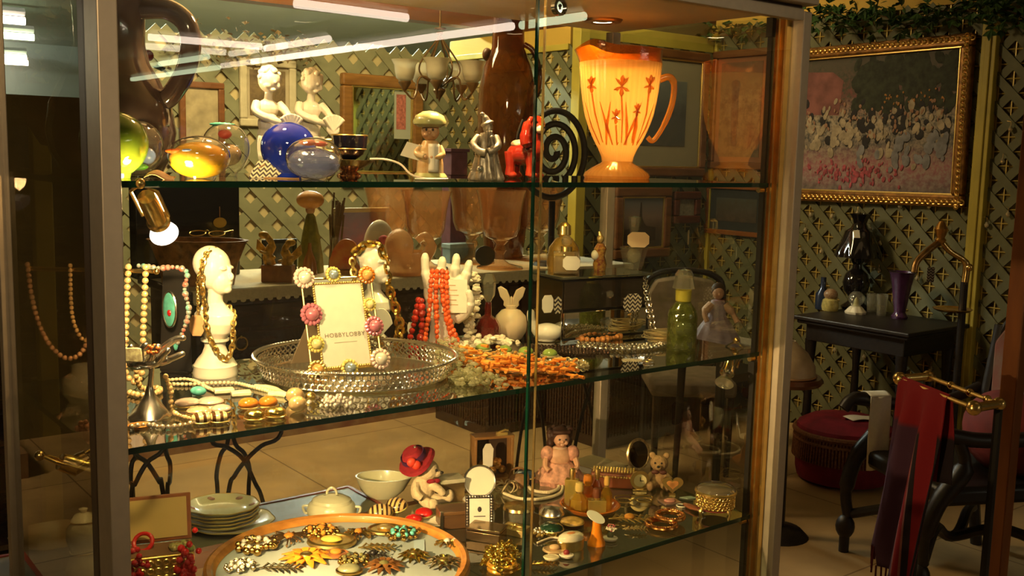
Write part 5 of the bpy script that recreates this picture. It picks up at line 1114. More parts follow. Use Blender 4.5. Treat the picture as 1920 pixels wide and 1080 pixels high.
oval_ear(477, 788, 19, 8, ROSEG, 'round gold swirl earring, left of the gold pair', 0.0, 11)
oval_ear(516, 783, 20, 8, ROSEG, 'round gold swirl earring, right of the gold pair', 0.0, 11)
for j, (x, y, r, m, lab) in enumerate(((553, 756, 15, PGOLD, 'gold ball bead with black dots, upper of two'), (558, 772, 15, PGOLD, 'gold ball bead, lower of two before the silver tray'), (582, 752, 9, GOLD, 'small gold bead right of the gold balls'), (540, 752, 6, BLACK, 'black bead tip beside the gold balls'))):
    p = PZ(x, y, ZM); k = KK(p); T('gold_ball', new(k).ball((0, 0, r), (r*1.15, r, r), 18, 12), m, lab, 'bead', p, FACE)
b = MB(); o = PZ(628, 760, ZM); k = KK(o); rr = random.Random(2)
for i in range(70): b.ball((rr.gauss(0, 13)*k, rr.gauss(0, 12)*k, k*(4+abs(rr.gauss(0, 6)))), rr.uniform(3.2, 5)*k, 8, 6)
T('pearl_cluster', b, mat('grey_white_pearls', (0.72, 0.62, 0.52), 0.2, 0.2, noise=0.3, scale=200, coat=0.6), 'cluster of small white pearls at the foot of the silver tray', 'brooch', o, FACE)
p = PZ(262, 800, ZM); T('amber_disc', new(KK(p)).lathe([(0, 0), (22, 0), (22, 4), (0, 6)], 24), mat('orange_disc', (0.72, 0.30, 0.06), 0.3, coat=0.4), 'flat orange disc under the silver hand', 'pendant', p, FACE)
p = PZ(156, 812, ZM); b = new(KK(p)); [b.ball((R_.uniform(-10, 10), R_.uniform(-6, 6), R_.uniform(4, 24)), R_.uniform(4, 6), 8, 6) for _ in range(26)]
T('coral_earring', b, mat('coral_pink_gold', (0.78, 0.34, 0.18), 0.3, 0.2, coat=0.4), 'coral pink bead cluster seen through the left side pane', 'earring', p, FACE)
p = PZ(158, 752, ZM); m = new(KK(p)); m.open = True; m.lathe([(0, 0), (26, 0), (38, 16), (42, 34), (36, 48), (22, 54), (20, 70), (18, 70), (20, 54), (34, 46), (39, 34), (34, 16), (0, 4)], 32)
T('glass_vase', m, GLASS, 'clear glass vase half hidden left of the grey front post', 'vase', p, FACE)

# ------------------------------------------------------------------ silver gallery tray
l, k = mid(668, 703); 
t = thing('gallery_tray', 'round silver tray with a pierced gallery and rope edge', 'tray', l, FACE); t.scale = (1, 0.92, 1)
P('floor', new(k).lathe([(0, 1), (166, 1), (170, 3), (166, 5), (60, 4), (0, 4)], 72), mat('engraved_silver', (0.80, 0.72, 0.58), 0.22, 1.0, noise=0.2, scale=30, bump=0.6, dist=0.001), t)
b = new(k); n = 84
for i in range(n):
    a = 2*PI*i/n
    for j, (R, z) in enumerate(((171, 10), (175, 20), (180, 30))):
        q = Matrix.Rotation(a, 3, 'Z') @ RY(PI/2-0.15); aa = a+(j % 2)*PI/n
        b.ring((R*math.cos(aa), R*math.sin(aa), z), 5.2, 1.5, 8, 4, rot=q)
P('pierced_gallery', b, SILVER, t, label='pierced ring pattern gallery'); b = new(k); b.ring((0, 0, 5), 170, 2.2, 80, 6); b.ring((0, 0, 38), 186, 3.6, 80, 6)
for i in range(150):
    a = 2*PI*i/150; b.ball((188*math.cos(a), 188*math.sin(a), 40), (4.0, 2.8, 3.2), 6, 4, rot=RZ(a+0.7))
P('rope_rim', b, SILVER, t)
for i in range(4):
    a = 0.6+i*PI/2; P('ball_foot', new(k).ball((160*math.cos(a), 160*math.sin(a), 1.0), (5, 5, 1), 8, 6), SILVER, t)
# ------------------------------------------------------------------ photo frame
lf = PZ(652, 697, ZM+5*k)+V(0, 0, 0.0035); k = KK(lf)
t = thing('photo_frame', 'small gold photo frame studded with pearl and jewel knobs, standing in the silver tray', 'photo frame', lf, FACE+0.55)
LEAN = Matrix.Rotation(-0.33, 4, 'X')
def fp(x, z, y=0.0): return LEAN @ V(x, y, z)
def leanm(b): b.M = Matrix.Scale(k, 4) @ LEAN; return b
P('paper', leanm(MB()).box((0, -1, 86), (94, 1.5, 156)), PAPER, t, smooth=0)
P('cover_glass', leanm(MB()).box((0, -3, 86), (94, 1.0, 156)), pane_mat('frame_glass', (1, 1, 1), 1.2), t, smooth=0)
P('backing', leanm(MB()).box((0, 3, 86), (98, 3, 160)), mat('brown_card', (0.28, 0.20, 0.11), 0.7), t, smooth=0)
b = leanm(MB())
for s in (-1, 1): b.beads([V(s*49, -2, 6), V(s*49, -2, 166)], 2.6, 4.6)
b.beads([V(-49, -2, 6), V(49, -2, 6)], 2.6, 4.6); b.beads([V(-49, -2, 166), V(49, -2, 166)], 2.6, 4.6)
P('rope_moulding', b, GOLD, t)
b = leanm(MB())
for s in (-1, 1): b.tube([(s*70, 0, 2), (s*70, 0, 176)], 2.2, 8)
b.tube([(-70, 0, 2), (70, 0, 2)], 2.2, 8); b.tube([(-70, 0, 176), (70, 0, 176)], 2.2, 8)
P('wire_frame', b, GOLD, t)
P('easel_leg', MB().add([V(-46, 46, 120)*k, V(-6, 46, 120)*k, V(-14, 92, 1)*k, V(-78, 92, 1)*k, V(-46, 49, 120)*k, V(-6, 49, 120)*k, V(-14, 95, 1)*k, V(-78, 95, 1)*k], [(0, 1, 2, 3), (7, 6, 5, 4), (0, 4, 5, 1), (1, 5, 6, 2), (2, 6, 7, 3), (3, 7, 4, 0)]), mat('brown_board', (0.30, 0.22, 0.12), 0.7, noise=0.1), t, smooth=0)
PK = mat('pink_gem', (0.62, 0.20, 0.26), 0.15, 0.2, coat=0.8, noise=0.1); BLUEP = mat('blue_pearl', (0.34, 0.42, 0.46), 0.15, 0.3, coat=0.8); YELP2 = mat('yellow_pearl', (0.80, 0.70, 0.30), 0.2, 0.1, coat=0.6); ORP = mat('orange_pearl', (0.85, 0.45, 0.14), 0.15, 0.2, coat=0.8); WP = mat('white_pearl', (0.84, 0.80, 0.66), 0.12, 0.2, coat=0.8); LPK = mat('pale_pink_beads', (0.80, 0.58, 0.48), 0.25, coat=0.5); YG = mat('yellow_enamel', (0.72, 0.58, 0.14), 0.3, coat=0.5)
for (x, z, r, cm, rm) in ((-66, 178, 20, WP, LPK), (-60, 108, 21, PK, PK), (-58, 52, 16, YELP2, YG), (-62, 4, 18, ORP, GOLD), (-8, 182, 15, BLUEP, YG), (2, 2, 17, BLUEP, YG), (62, 78, 19, PK, PK), (66, 14, 20, WP, LPK), (60, 178, 17, ORP, AMBST), (58, 120, 13, YELP2, YG)):
    kn = P('jewel_knob', leanm(MB()).ball((x, -9, z), (r*0.62, r*0.6, r*0.62), 16, 10), cm, t)
    b = leanm(MB())
    for i in range(14): a = 2*PI*i/14; b.ball((x+r*0.82*math.cos(a), -6, z+r*0.82*math.sin(a)), r*0.24, 7, 5)
    P('bead_collar', b, rm, kn)
tx = text('lettering', 'H', 0.01, mat('grey_print_ink', (0.20, 0.16, 0.10), 0.7), t, (0, 0, 0), (0, 0, 0)); bpy.data.objects.remove(tx)
GINK = bpy.data.materials['grey_print_ink']
for body, z, s in (('HOBBY LOBBY', 66, 11.5), ('picture frame', 52, 4.5)):
    q = (LEAN @ V(2, -2.4, z))*k
    if body[0] == 'H': text('lettering', 'HOBBYLOBBY', s*k, GINK, t, q, (PI/2-0.33, 0, 0), 0.00003, 1.15)
    else: P('fine_print', MB().box(q, (46*k, 0.0001, 1.2*k)), mat('faint_ink', (0.55, 0.48, 0.36), 0.7), t, smooth=0)

# ------------------------------------------------------------------ white hand with coral strands
l, k = mid(828, 656)
t = thing('ceramic_hand', 'white ceramic display hand with upright fingers holding coral beads', 'jewellery hand', l, FACE)
b = new(k)
b.lathe([(0, 0), (26, 0), (28, 6), (24, 20), (22, 40), (24, 60), (0, 62)], 28, sy=0.7)
b.ball((4, 0, 84), (36, 17, 40), 20, 14).ball((14, 0, 112), (38, 15, 34), 18, 12).ball((-8, 0, 110), (28, 14, 34), 16, 12)
for (x0, z0, x1, z1, x2, z2) in ((-26, 120, -32, 150, -33, 176), (-4, 138, -2, 156, -1, 170), (20, 140, 24, 160, 25, 176), (40, 130, 46, 150, 49, 165)):
    b.tube(cr([(x0, 0, z0), (x1, -2, z1), (x2, -2, z2)], 5), [10]*5+[8]*5+[6.5], 10).ball((x2, -2, z2), 6.6)
b.tube(cr([(26, -4, 60), (46, -14, 76), (54, -22, 96), (50, -24, 112)], 5), [11]*5+[9.5]*5+[7]*6, 10).ball((50, -24, 112), 7)
P('palm', b, WHITEC, t, remesh=0.0015, sm=2)
cl = P('price_card', MB().box((24*k, -27*k, 106*k), (46*k, 0.0008, 62*k)), PAPER, t, smooth=0)
for i in range(5): P('written_line', MB().box(((14+i*3 % 7)*k, -27.7*k, (126-9*i)*k), (24*k, 0.0001, 1.3*k)), TAN, cl, smooth=0)
CORAL = mat('coral_beads', (0.72, 0.105, 0.02), 0.25, noise=0.3, scale=90, coat=0.5); RCORAL = mat('red_beads', (0.50, 0.025, 0.01), 0.2, noise=0.3, scale=90, coat=0.6)
o = (828, 656)
for j, pts in enumerate(([(810, 506, -22), (808, 540), (807, 575), (802, 610), (798, 648)], [(819, 506, -24), (818, 545), (820, 590), (822, 630), (830, 652)], [(829, 506, -24), (830, 545), (838, 590), (848, 625), (856, 652)], [(837, 508, -22), (838, 545), (842, 585), (850, 610), (864, 648)])):
    T('coral_necklace', new(k).beads(cr(rel(pts, *o, -30), 7), 5.0, 9.0, jit=0.2, sq=(1, 1, 1.15)), CORAL, 'coral bead strand hanging on the white hand, %s of four' % ('leftmost', 'second from the left', 'third from the left', 'rightmost')[j], 'necklace', l, FACE, group='coral strands on the white hand')
T('coral_necklace', new(k).beads(cr(rel([(784, 562, -8), (778, 600), (768, 646), (784, 650), (792, 610), (790, 562)], *o, -14), 7), 6.6, 11.5, jit=0.25), RCORAL, 'dark red bead bundle hanging left of the white hand', 'necklace', l, FACE)
price('price_tag', 'tiny white tag beside the dark red beads', l+Matrix.Rotation(FACE, 3, 'Z') @ V(-58*k, -12*k, 42*k), 5*k, 11*k, PAPER)
p = PZ(846, 662, ZM); b = new(KK(p)); [b.ball((R_.gauss(0, 16), R_.gauss(0, 8), 4+abs(R_.gauss(0, 3))), R_.uniform(4, 6), 8, 6) for _ in range(40)]
T('coral_necklace', b, RCORAL, 'heap of red coral beads at the foot of the white hand', 'necklace', p, FACE)
# white shell chips
def chips(name, label, pts, n, r, m, spread=(6, 6, 4), cat='necklace', stick=0.0, seed=1, smooth=0):
    q = [PZ(p[0], p[1], ZM) for p in pts]; o = q[0].copy(); k = KK(o); w = cr([p-o+V(0, 0, (pp[2]*k if len(pp) > 2 else r*k)) for p, pp in zip(q, pts)], 8); b = MB(); rr = random.Random(seed)
    for i in range(n):
        p = w[int(i/n*len(w))]+V(rr.gauss(0, spread[0])*k, rr.gauss(0, spread[1])*k, abs(rr.gauss(0, spread[2]))*k)
        e = Matrix.Rotation(rr.uniform(0, 6.3), 3, 'Z') @ Matrix.Rotation(rr.uniform(-0.7, 0.7), 3, 'X')
        if stick: h = e @ V(stick*k*rr.uniform(0.6, 1.2), 0, 0); b.tube([p-h, p+h], [r*k*0.9, r*k*0.6], 6)
        else: b.ball(p, (r*k*rr.uniform(0.8, 1.4), r*k*rr.uniform(0.6, 1.0), r*k*rr.uniform(0.4, 0.8)), 6, 4, rot=e)
    return T(name, b, m, label, cat, o, smooth=smooth)
chips('shell_necklace', 'white shell chip necklace hanging down the right side of the white hand', [(884, 652, 140), (890, 652, 100), (886, 652, 70), (880, 650, 40), (878, 650, 10)], 60, 8, WHB, (4, 3, 3))
chips('shell_necklace', 'white shell chips lying in a curve before the frosted bottle', [(862, 664), (882, 656), (904, 652), (930, 650), (956, 654)], 70, 8.5, WHB, (5, 8, 5), seed=4)
chips('coral_necklace', 'orange branch coral necklace heaped across the middle shelf', [(862, 676), (900, 690), (940, 696), (985, 700), (1030, 700), (1060, 706)], 190, 3.8, mat('orange_coral', (0.90, 0.24, 0.02), 0.2, noise=0.5, scale=80, coat=0.6, col2=(0.95, 0.42, 0.08)), (12, 24, 12), stick=9, seed=5, smooth=40)
chips('coral_necklace', 'yellow orange coral chips behind the branch coral heap', [(850, 668), (880, 670), (920, 676), (960, 680), (1000, 684)], 120, 5, mat('orange_chips', (0.85, 0.40, 0.10), 0.25, noise=0.4, scale=80, coat=0.5), (8, 12, 6), seed=6, smooth=40)
CRYS = vessel('crystal_beads', (0.97, 0.97, 0.80), (0.80, 0.76, 0.50), 0.55, gain=4.0, rough=0.02)
chips('crystal_necklace', 'heap of clear faceted crystal beads spilling from the silver tray', [(838, 668, 20), (846, 684, 16), (852, 700, 12), (870, 712), (890, 722), (915, 724)], 210, 6.0, CRYS, (16, 22, 9), seed=7)
o_ = PZ(905, 656, ZM); k = KK(o_)
GREENS = mat('peridot_cabochon', (0.26, 0.36, 0.07), 0.12, noise=0.25, scale=60, coat=0.8)
t = thing('cabochon_necklace', 'necklace of large green cabochons in pale gold settings', 'necklace', o_, FACE)
for i, (x, y) in enumerate(((905, 660), (946, 664), (986, 667), (1031, 671))):
    p = PZ(x, y, ZM)-o_; p = Matrix.Rotation(-FACE, 3, 'Z') @ p
    s = P('green_stone', MB().ball(p+V(0, 0, 8*k), (14*k, 16*k, 9*k), 16, 10), GREENS, t); P('setting', MB().ring(p+V(0, 0, 4*k), 15*k, 2.4*k, 24, 6), mat('pale_gold', (0.85, 0.72, 0.42), 0.3, 0.8), s)
P('links', MB().chain([Matrix.Rotation(-FACE, 3, 'Z') @ (PZ(x, y, ZM)-o_)+V(0, 0, 3*k) for x, y in ((895, 664), (950, 672), (1000, 680), (1045, 682), (1080, 690), (1102, 688), (1090, 680), (1050, 676))], 5*k, 1.5*k), mat('pale_gold', (0.85, 0.72, 0.42), 0.3, 0.8), t)
# ------------------------------------------------------------------ bottles
REDGL = vessel('ruby_glass', (0.55, 0.02, 0.02), (0.32, 0.01, 0.01), 0.5, gain=2.5, bump=0.8, scale=140)
l, k = mid(914, 644)
t = thing('perfume_bottle', 'ruby red cut glass perfume bottle with a clear stopper behind the shell chips', 'bottle', l, FACE)
P('body', new(k).lathe([(0, 0), (18, 0), (24, 12), (24, 34), (16, 48), (7, 54), (6, 78), (0, 79)], 12), REDGL, t, smooth=20); P('stopper', new(k).lathe([(4, 78), (12, 92), (14, 118), (8, 132), (0, 134)], 8), GLASS, t, smooth=20)
l, k = mid(957, 638)
FROST = mat('frosted_glass', (0.72, 0.56, 0.36), 0.45, noise=0.06, scale=20, sss=0.3, coat=0.1)
t = thing('perfume_bottle', 'round frosted glass perfume bottle with a butterfly stopper', 'bottle', l, FACE)
P('body', new(k).lathe([(0, 0), (14, 0), (22, 5), (29, 18), (31, 32), (28, 46), (18, 57), (10, 60), (9, 66), (0, 67)], 40), FROST, t)
for s in (-1, 1): P('butterfly_wing', new(k).prism([(s*1, 0), (s*9, -1), (s*15, 4), (s*14, 11), (s*22, 20), (s*27, 36), (s*22, 39), (s*10, 33), (s*3, 18)], -3, 3, Matrix.Translation((0, 0, 62)) @ Matrix.Rotation(PI/2, 4, 'X') @ Matrix.Rotation(s*0.35, 4, 'Y')), FROST, t, bev=0.001)
P('butterfly_body', new(k).ball((0, 0, 72), (3, 3, 12), 10, 8), FROST, t)
l, k = mid(1022, 640)
t = thing('bird_dish', 'white china bird shaped dish left of the mirrored box', 'dish', l, FACE); b = new(k); b.ball((4, 0, 18), (28, 20, 17), 20, 12).tube(cr([(-16, 0, 18), (-26, 0, 38), (-28, 0, 52)], 5), [9]*5+[8]*5+[6], 10).ball((-28, 0, 53), (8, 7, 8)).tube([(22, 0, 22), (34, 0, 30)], [10, 4], 8); b.ball((2, 0, 2), (18, 14, 2))
P('body', b, WHITEC, t, remesh=0.0018, sm=2)
# mirrored jewellery box
A = PZ(1053, 643, ZM); B = PZ(1212, 629, ZM); ang = math.atan2(B.y-A.y, B.x-A.x); w = (B-A).length; k = KK((A+B)/2); dp = 0.098; hh = 0.128
c = (A+B)/2+Matrix.Rotation(ang, 3, 'Z') @ V(0, dp/2, 0)
t = thing('mirrored_box', 'mirrored jewellery box with two drawers, perfume bottles standing on it', 'jewellery box', c, ang)
MIR = mat('mirror', (0.80, 0.80, 0.72), 0.02, 1.0); DMIR = mat('smoked_mirror', (0.12, 0.10, 0.08), 0.05, 0.8, coat=0.5)
P('carcass', MB().box((0, 0.003, hh/2-0.002), (w-0.004, dp-0.008, hh-0.008)), BLACK, t, smooth=0)
P('side_mirror', MB().box((-w/2+0.001, 0, hh/2-0.003), (0.002, dp-0.006, hh-0.012)), MIR, t, smooth=0); P('side_mirror', MB().box((w/2-0.001, 0, hh/2-0.003), (0.002, dp-0.006, hh-0.012)), MIR, t, smooth=0)
d = P('drawer', MB().box((0, -dp/2+0.001, hh-0.036), (w-0.006, 0.006, 0.055)), DMIR, t, smooth=0, bev=0.001, label='smoked dark glass upper drawer'); P('crystal_knob', MB().ball((0.0, -dp/2-0.010, hh-0.036), 0.0085, 8, 6), GLASS, d, smooth=0)
d = P('drawer', MB().box((0, -dp/2+0.001, 0.034), (w-0.006, 0.006, 0.052)), MIR, t, smooth=0, bev=0.002, label='clear mirrored lower drawer'); P('crystal_knob', MB().ball((0.0, -dp/2-0.010, 0.034), 0.0085, 8, 6), GLASS, d, smooth=0)
P('top', MB().box((0, 0, hh-0.001), (w+0.014, dp+0.012, 0.005)), mat('green_mirror_top', (0.42, 0.46, 0.36), 0.04, 0.9), t, smooth=0, bev=0.001)
P('foot_rail', MB().box((0, 0, 0.002), (w+0.008, dp+0.004, 0.004)), MIR, t, smooth=0)
bt = ZM+hh+0.0017
Rb = Matrix.Rotation(ang, 3, 'Z')
def onbox(px, dy): 
    l = SH(px, (c+Rb @ V(0, dy, 0)).y, bt); return l, KK(l)
CHEV2 = chevron('chevron_hung', (0.03, 0.02, 0.015), (0.88, 0.76, 0.52), 0.013, 0.0085)
def hang(label, px, py, dy, w_, h_, m, name='price_tag'):
    p = PY(px, py, (c+Rb @ V(0, dy, 0)).y); return T(name, MB().prism(tag_poly(w_, h_), -0.0005, 0.0005, Matrix.Rotation(PI/2, 4, 'X')), m, label, 'price tag', p, ang, smooth=0)
kf = KK(A)
hang('chevron patterned tag hanging at the right of the mirrored drawers', 1186, 568, -dp/2-0.012, 22*kf, 18*kf, CHEV2)
hang('scalloped cream tag hanging at the left corner of the mirrored box', 1027, 570, -dp/2-0.014, 12*kf, 16*kf, PAPER)
hang('narrow chevron tag beside the scalloped cream one', 1046, 572, -dp/2-0.010, 8*kf, 16*kf, CHEV2)
l, k = onbox(1061, 0.0)
t = thing('perfume_bottle', 'square clear perfume bottle with a gold collar on the left of the mirrored box', 'bottle', l, FACE)
P('body', new(k).box((0, 0, 22), (48, 28, 42)), GLASS, t, bev=0.002); P('liquid', new(k).box((0, 0, 18), (40, 22, 30)), vessel('pale_scent', (0.95, 0.92, 0.78), (0.8, 0.7, 0.4), 0.15), t); P('collar', new(k).lathe([(0, 43), (11, 43), (11, 52), (0, 52)], 16), GOLD, t); P('stopper', new(k).ball((0, 0, 62), (10, 10, 11), 14, 10), GLASS, t)
price('price_tag', 'white tag on the square clear perfume bottle', l+Matrix.Rotation(FACE, 3, 'Z') @ V(9*k, -16.5*k, 22*k), 16*k, 13*k, PAPER)
l, k = onbox(1056, 0.034)
t = thing('perfume_bottle', 'gold perfume bottle with domed cap behind the square clear one', 'bottle', l, FACE); P('body', new(k).lathe([(0, 0), (30, 0), (32, 20), (28, 46), (16, 62), (10, 66), (0, 67)], 28), vessel('gold_scent', (0.95, 0.75, 0.3), (0.8, 0.5, 0.12), 0.4, gain=3), t); P('cap', new(k).lathe([(9, 66), (13, 70), (12, 86), (6, 92), (0, 93)], 16), GOLD, t)
l, k = onbox(1124, 0.01)
t = thing('figural_bottle', 'tiny painted harlequin bottle in the middle of the mirrored box', 'bottle', l, FACE)
P('body', new(k).lathe([(0, 0), (11, 0), (13, 12), (9, 28), (12, 42), (6, 52), (0, 53)], 18), mat('harlequin', (0.20, 0.02, 0.03), 0.2, noise=1, scale=160, coat=0.8, col2=(0.55, 0.32, 0.06)), t); P('head', new(k).ball((0, 0, 60), (7, 7, 8), 12, 10).tube([(0, 0, 66), (-3, 0, 74)], [4, 2.5], 8), mat('gilt_head', (0.7, 0.5, 0.2), 0.25, 0.6), t); P('white_ruff', new(k).ball((-9, -4, 30), (8, 7, 10), 12, 8), WHITEC, t)
l, k = onbox(1187, 0.0)
t = thing('perfume_bottle', 'flared clear glass perfume bottle with faceted stopper on the right of the mirrored box', 'bottle', l, FACE)
P('body', new(k).lathe([(0, 0), (16, 0), (17, 3), (26, 38), (27, 42), (9, 44), (0, 45)], 6), GLASS, t, smooth=15); P('inner_well', new(k).ball((0, 0, 26), (13, 10, 14), 16, 10), vessel('well', (0.97, 0.95, 0.85), (0.9, 0.85, 0.6), 0.25, gain=3), t); P('neck', new(k).lathe([(8, 44), (8, 70), (0, 71)], 16), GLASS, t); P('stopper', new(k).lathe([(7, 70), (10, 78), (12, 98), (0, 100)], 8), GLASS, t, smooth=15)
price('price_tag', 'peach handwritten tag around the neck of the flared clear bottle', l+Matrix.Rotation(FACE, 3, 'Z') @ V(4*k, -30*k, 58*k), 20*k, 14*k, mat('peach_paper', (0.80, 0.58, 0.34), 0.7))
# strands before the mirrored box
strand('coral_bracelet', 'orange coral chip necklace lying along the mirrored box', [(1046, 640, 6), (1060, 634, 8), (1090, 640), (1120, 642), (1150, 638), (1164, 634), (1140, 630), (1100, 630), (1070, 628)], 5.2, CORAL if False else mat('light_coral', (0.80, 0.30, 0.07), 0.3, noise=0.4, scale=90, coat=0.4), jit=0.4)
for x, y, lab in ((1086, 628, 'left'), (1128, 628, 'right')):
    p = PZ(x, y, ZM); T('coral_rose', new(KK(p)).ball((0, 0, 12), (12, 9, 11), 12, 8), mat('pale_coral', (0.80, 0.40, 0.18), 0.4, noise=0.2, scale=90), 'round pale coral rose before the mirrored box, %s one' % lab, 'bead', p, FACE)
HEM = mat('hematite', (0.10, 0.06, 0.04), 0.12, 0.8, noise=0.4, scale=90)
for i in range(4):
    strand('dark_bead_strand', 'dark hematite bead strand before the mirrored box, %s' % ('backmost', 'second from the back', 'third from the back', 'frontmost')[i], [(985, 650+i*4), (1020, 653+i*4), (1060, 654+i*4), (1100, 654+i*4), (1140, 655+i*3.5)], 3.6, HEM, step=6.6, jit=0.15)
SILB = mat('silver_bead', (0.80, 0.74, 0.62), 0.12, 0.95, noise=0.15, scale=60)
for i in range(3):
    strand('silver_bead_strand', 'silver bead strand curving right of the dark beads, %s' % ('backmost', 'middle one', 'frontmost with large beads')[i], [(1085, 646+i*5), (1120, 648+i*5), (1155, 650+i*5), (1190, 650+i*5), (1225, 648+i*4), (1246, 644+i*4)], (3.6, 4.4, 5.2)[i], SILB, jit=0.2)
p = PY(1206, 516, (c+Rb @ V(0, -dp/2-0.008, 0)).y); q1 = PZ(1222, 636, ZM)+V(0, 0, 0.003)
for i in range(2):
    T('silver_chain', MB().chain(cr([V(0, 0, 0), (q1-p)*0.5+V(-0.004+0.006*i, -0.003, 0), q1-p+V(0.006*i, 0, 0)], 8), 0.0042, 0.0012), SILB, 'silver chain hanging down the right corner of the mirrored box, %s strand' % ('left', 'right')[i], 'necklace', p+V(0.004*i, 0, 0))
b = MB(); o_ = PZ(1250, 640, ZM); k = KK(o_); rr = random.Random(9)
for i in range(22):
    R = rr.uniform(24, 46); b.ring((rr.gauss(0, 3)*k, rr.gauss(0, 6)*k, (3+i*0.8)*k), R*k, 1.1*k, 30, 5, rot=RX(rr.uniform(-0.12, 0.12)) @ RY(rr.uniform(-0.1, 0.1)), sy=0.7)
T('wire_bracelet', b, mat('pale_wire', (0.80, 0.66, 0.36), 0.3, 0.7), 'coil of fine pale gold wire before the green decanter', 'bracelet', o_, FACE)
p = PZ(1186, 676, ZM); T('price_tag', new(KK(p)).prism(tag_poly(20, 14), 0.0, 0.8), chevron('chevron_flat', (0.03, 0.02, 0.015), (0.80, 0.68, 0.45), 0.009, 0.0062, 'X', 'Y'), 'chevron tag lying flat near the front edge of the middle shelf', 'price tag', p, FACE, smooth=0)
p = PZ(1216, 680, ZM); T('silver_ring', new(KK(p)).ring((0, 0, 2.5), 10, 2.2, 20, 6), SILVER, 'silver ring lying right of the flat chevron tag', 'ring', p, FACE)
# green decanter
l, k = mid(1277, 655)
t = thing('glass_decanter', 'green glass decanter with a clear domed stopper at the right end of the middle shelf', 'decanter', l, FACE)
GG = vessel('green_glass', (0.62, 0.68, 0.22), (0.40, 0.42, 0.10), 0.3, gain=2.4, bump=0.5, scale=90, noise=0.15)
m = new(k); m.open = True; m.lathe([(0, 0), (27, 0), (28, 4), (28, 66), (25, 76), (16, 88), (13, 92), (14, 110), (12, 110), (11, 93), (22, 76), (25, 66), (25, 6), (0, 4)], 36); P('body', m, GG, t)
P('neck_band', new(k).lathe([(12, 90), (14.5, 92), (15, 112), (0, 113)], 24), mat('yellow_green_band', (0.50, 0.42, 0.05), 0.3, coat=0.5), t)
P('stopper', new(k).lathe([(10, 112), (22, 116), (20, 122), (17, 136), (18, 140), (12, 150), (0, 152)], 10), GLASS, t, smooth=20)
P('etched_flower', new(k).ball((0, -24, 44), (16, 6, 16), 14, 8), vessel('etched', (0.8, 0.85, 0.5), (0.45, 0.48, 0.18), 0.35), t)
# ------------------------------------------------------------------ lower shelf
def low(px, py, dz=0.0):
    l = PZ(px, py, ZL+dz); return l, KK(l)
def towards(l, k, x, y, z, rz=FACE): return l+Matrix.Rotation(rz, 3, 'Z') @ V(x*k, y*k, z*k)
# painted jar behind the left post
l, k = low(160, 1082)
t = thing('painted_jar', 'painted china jar with a lid seen through the left side pane', 'jar', l, FACE)
JARM = mat('painted_china', (0.62, 0.55, 0.38), 0.2, noise=1, scale=55, coat=0.6, col2=(0.28, 0.24, 0.18))
P('body', new(k).lathe([(0, 0), (30, 0), (34, 20), (28, 40), (24, 52), (32, 78), (31, 96), (20, 110), (0, 111)], 32), JARM, t); P('lid', new(k).lathe([(20, 110), (22, 112), (16, 122), (5, 126), (8, 133), (0, 136)], 24), CREAM, t); P('bands', new(k).ring((0, 0, 52), 25, 1.5, 28, 6).ring((0, 0, 110), 21, 1.5, 28, 6), GOLD, t)
ZB2 = 0.84
t = thing('display_table', 'low grey topped table with a red edge behind the lower glass shelf', 'table', (0.32, 0.5655, 0)); P('top', MB().box((0, 0, ZB2-0.012), (0.74, 0.175, 0.022)), mat('grey_top', (0.20, 0.17, 0.12), 0.4, noise=0.2, scale=8), t, smooth=0); P('red_edge', MB().box((0, 0.091, ZB2-0.012), (0.756, 0.008, 0.026)).box((0, -0.091, ZB2-0.012), (0.756, 0.008, 0.026)).box((0.374, 0, ZB2-0.012), (0.008, 0.174, 0.026)).box((-0.374, 0, ZB2-0.012), (0.008, 0.174, 0.026)), mat('red_edge_paint', (0.26, 0.03, 0.012), 0.4), t, smooth=0)
for x in (-0.34, 0.34):
    for y in (-0.06, 0.06): P('leg', MB().cyl((x, y, 0), (x, y, ZB2-0.024), 0.018), BLACKWOOD, t)
l = SH(104, 0.56, ZB2); k = KK(l)
m = new(k); m.open = True; m.lathe([(0, 0), (30, 0), (55, 26), (78, 62), (75, 63), (52, 30), (26, 4), (0, 4)], 40, fn=lambda a, r, z: r*(1+0.03*math.sin(8*a)))
T('stoneware_bowl', m, mat('tan_stoneware', (0.33, 0.20, 0.09), 0.3, noise=0.3, scale=20, coat=0.4), 'large tan bowl seen through the left side pane', 'bowl', l, FACE)
# jewel box with open lid
l, k = low(296, 1080)
t = thing('jewellery_box', 'gilt filigree jewellery box with its beige lined lid standing open', 'jewellery box', l, FACE+0.38)
P('base', new(k).box((0, 0, 26), (128, 74, 52)), GOLDR, t, bev=0.002); b = new(k)
for i in range(9):
    for j in range(3): b.ring((-56+i*14, -38, 10+j*15), 5.5, 1.6, 10, 5, rot=RX(PI/2))
P('filigree', b, GOLD, t); P('lining', new(k).box((0, 0, 51), (116, 62, 3)), mat('brown_velvet', (0.16, 0.07, 0.03), 0.9), t, smooth=0)
LM = Matrix.Rotation(-0.30, 4, 'X'); b = new(k); b.M = b.M @ Matrix.Translation((0, 38, 52)) @ LM
b.box((0, 4, 44), (130, 8, 88)); ld = P('lid', b, mat('red_brown_leather', (0.26, 0.075, 0.02), 0.4, noise=0.2, coat=0.3), t, bev=0.0015)
b = new(k); b.M = b.M @ Matrix.Translation((0, 38, 52)) @ LM; b.box((0, -0.5, 44), (114, 2, 74)); P('lid_lining', b, mat('beige_satin', (0.52, 0.34, 0.11), 0.5, noise=0.05), ld, smooth=0)
chips_r = random.Random(3)
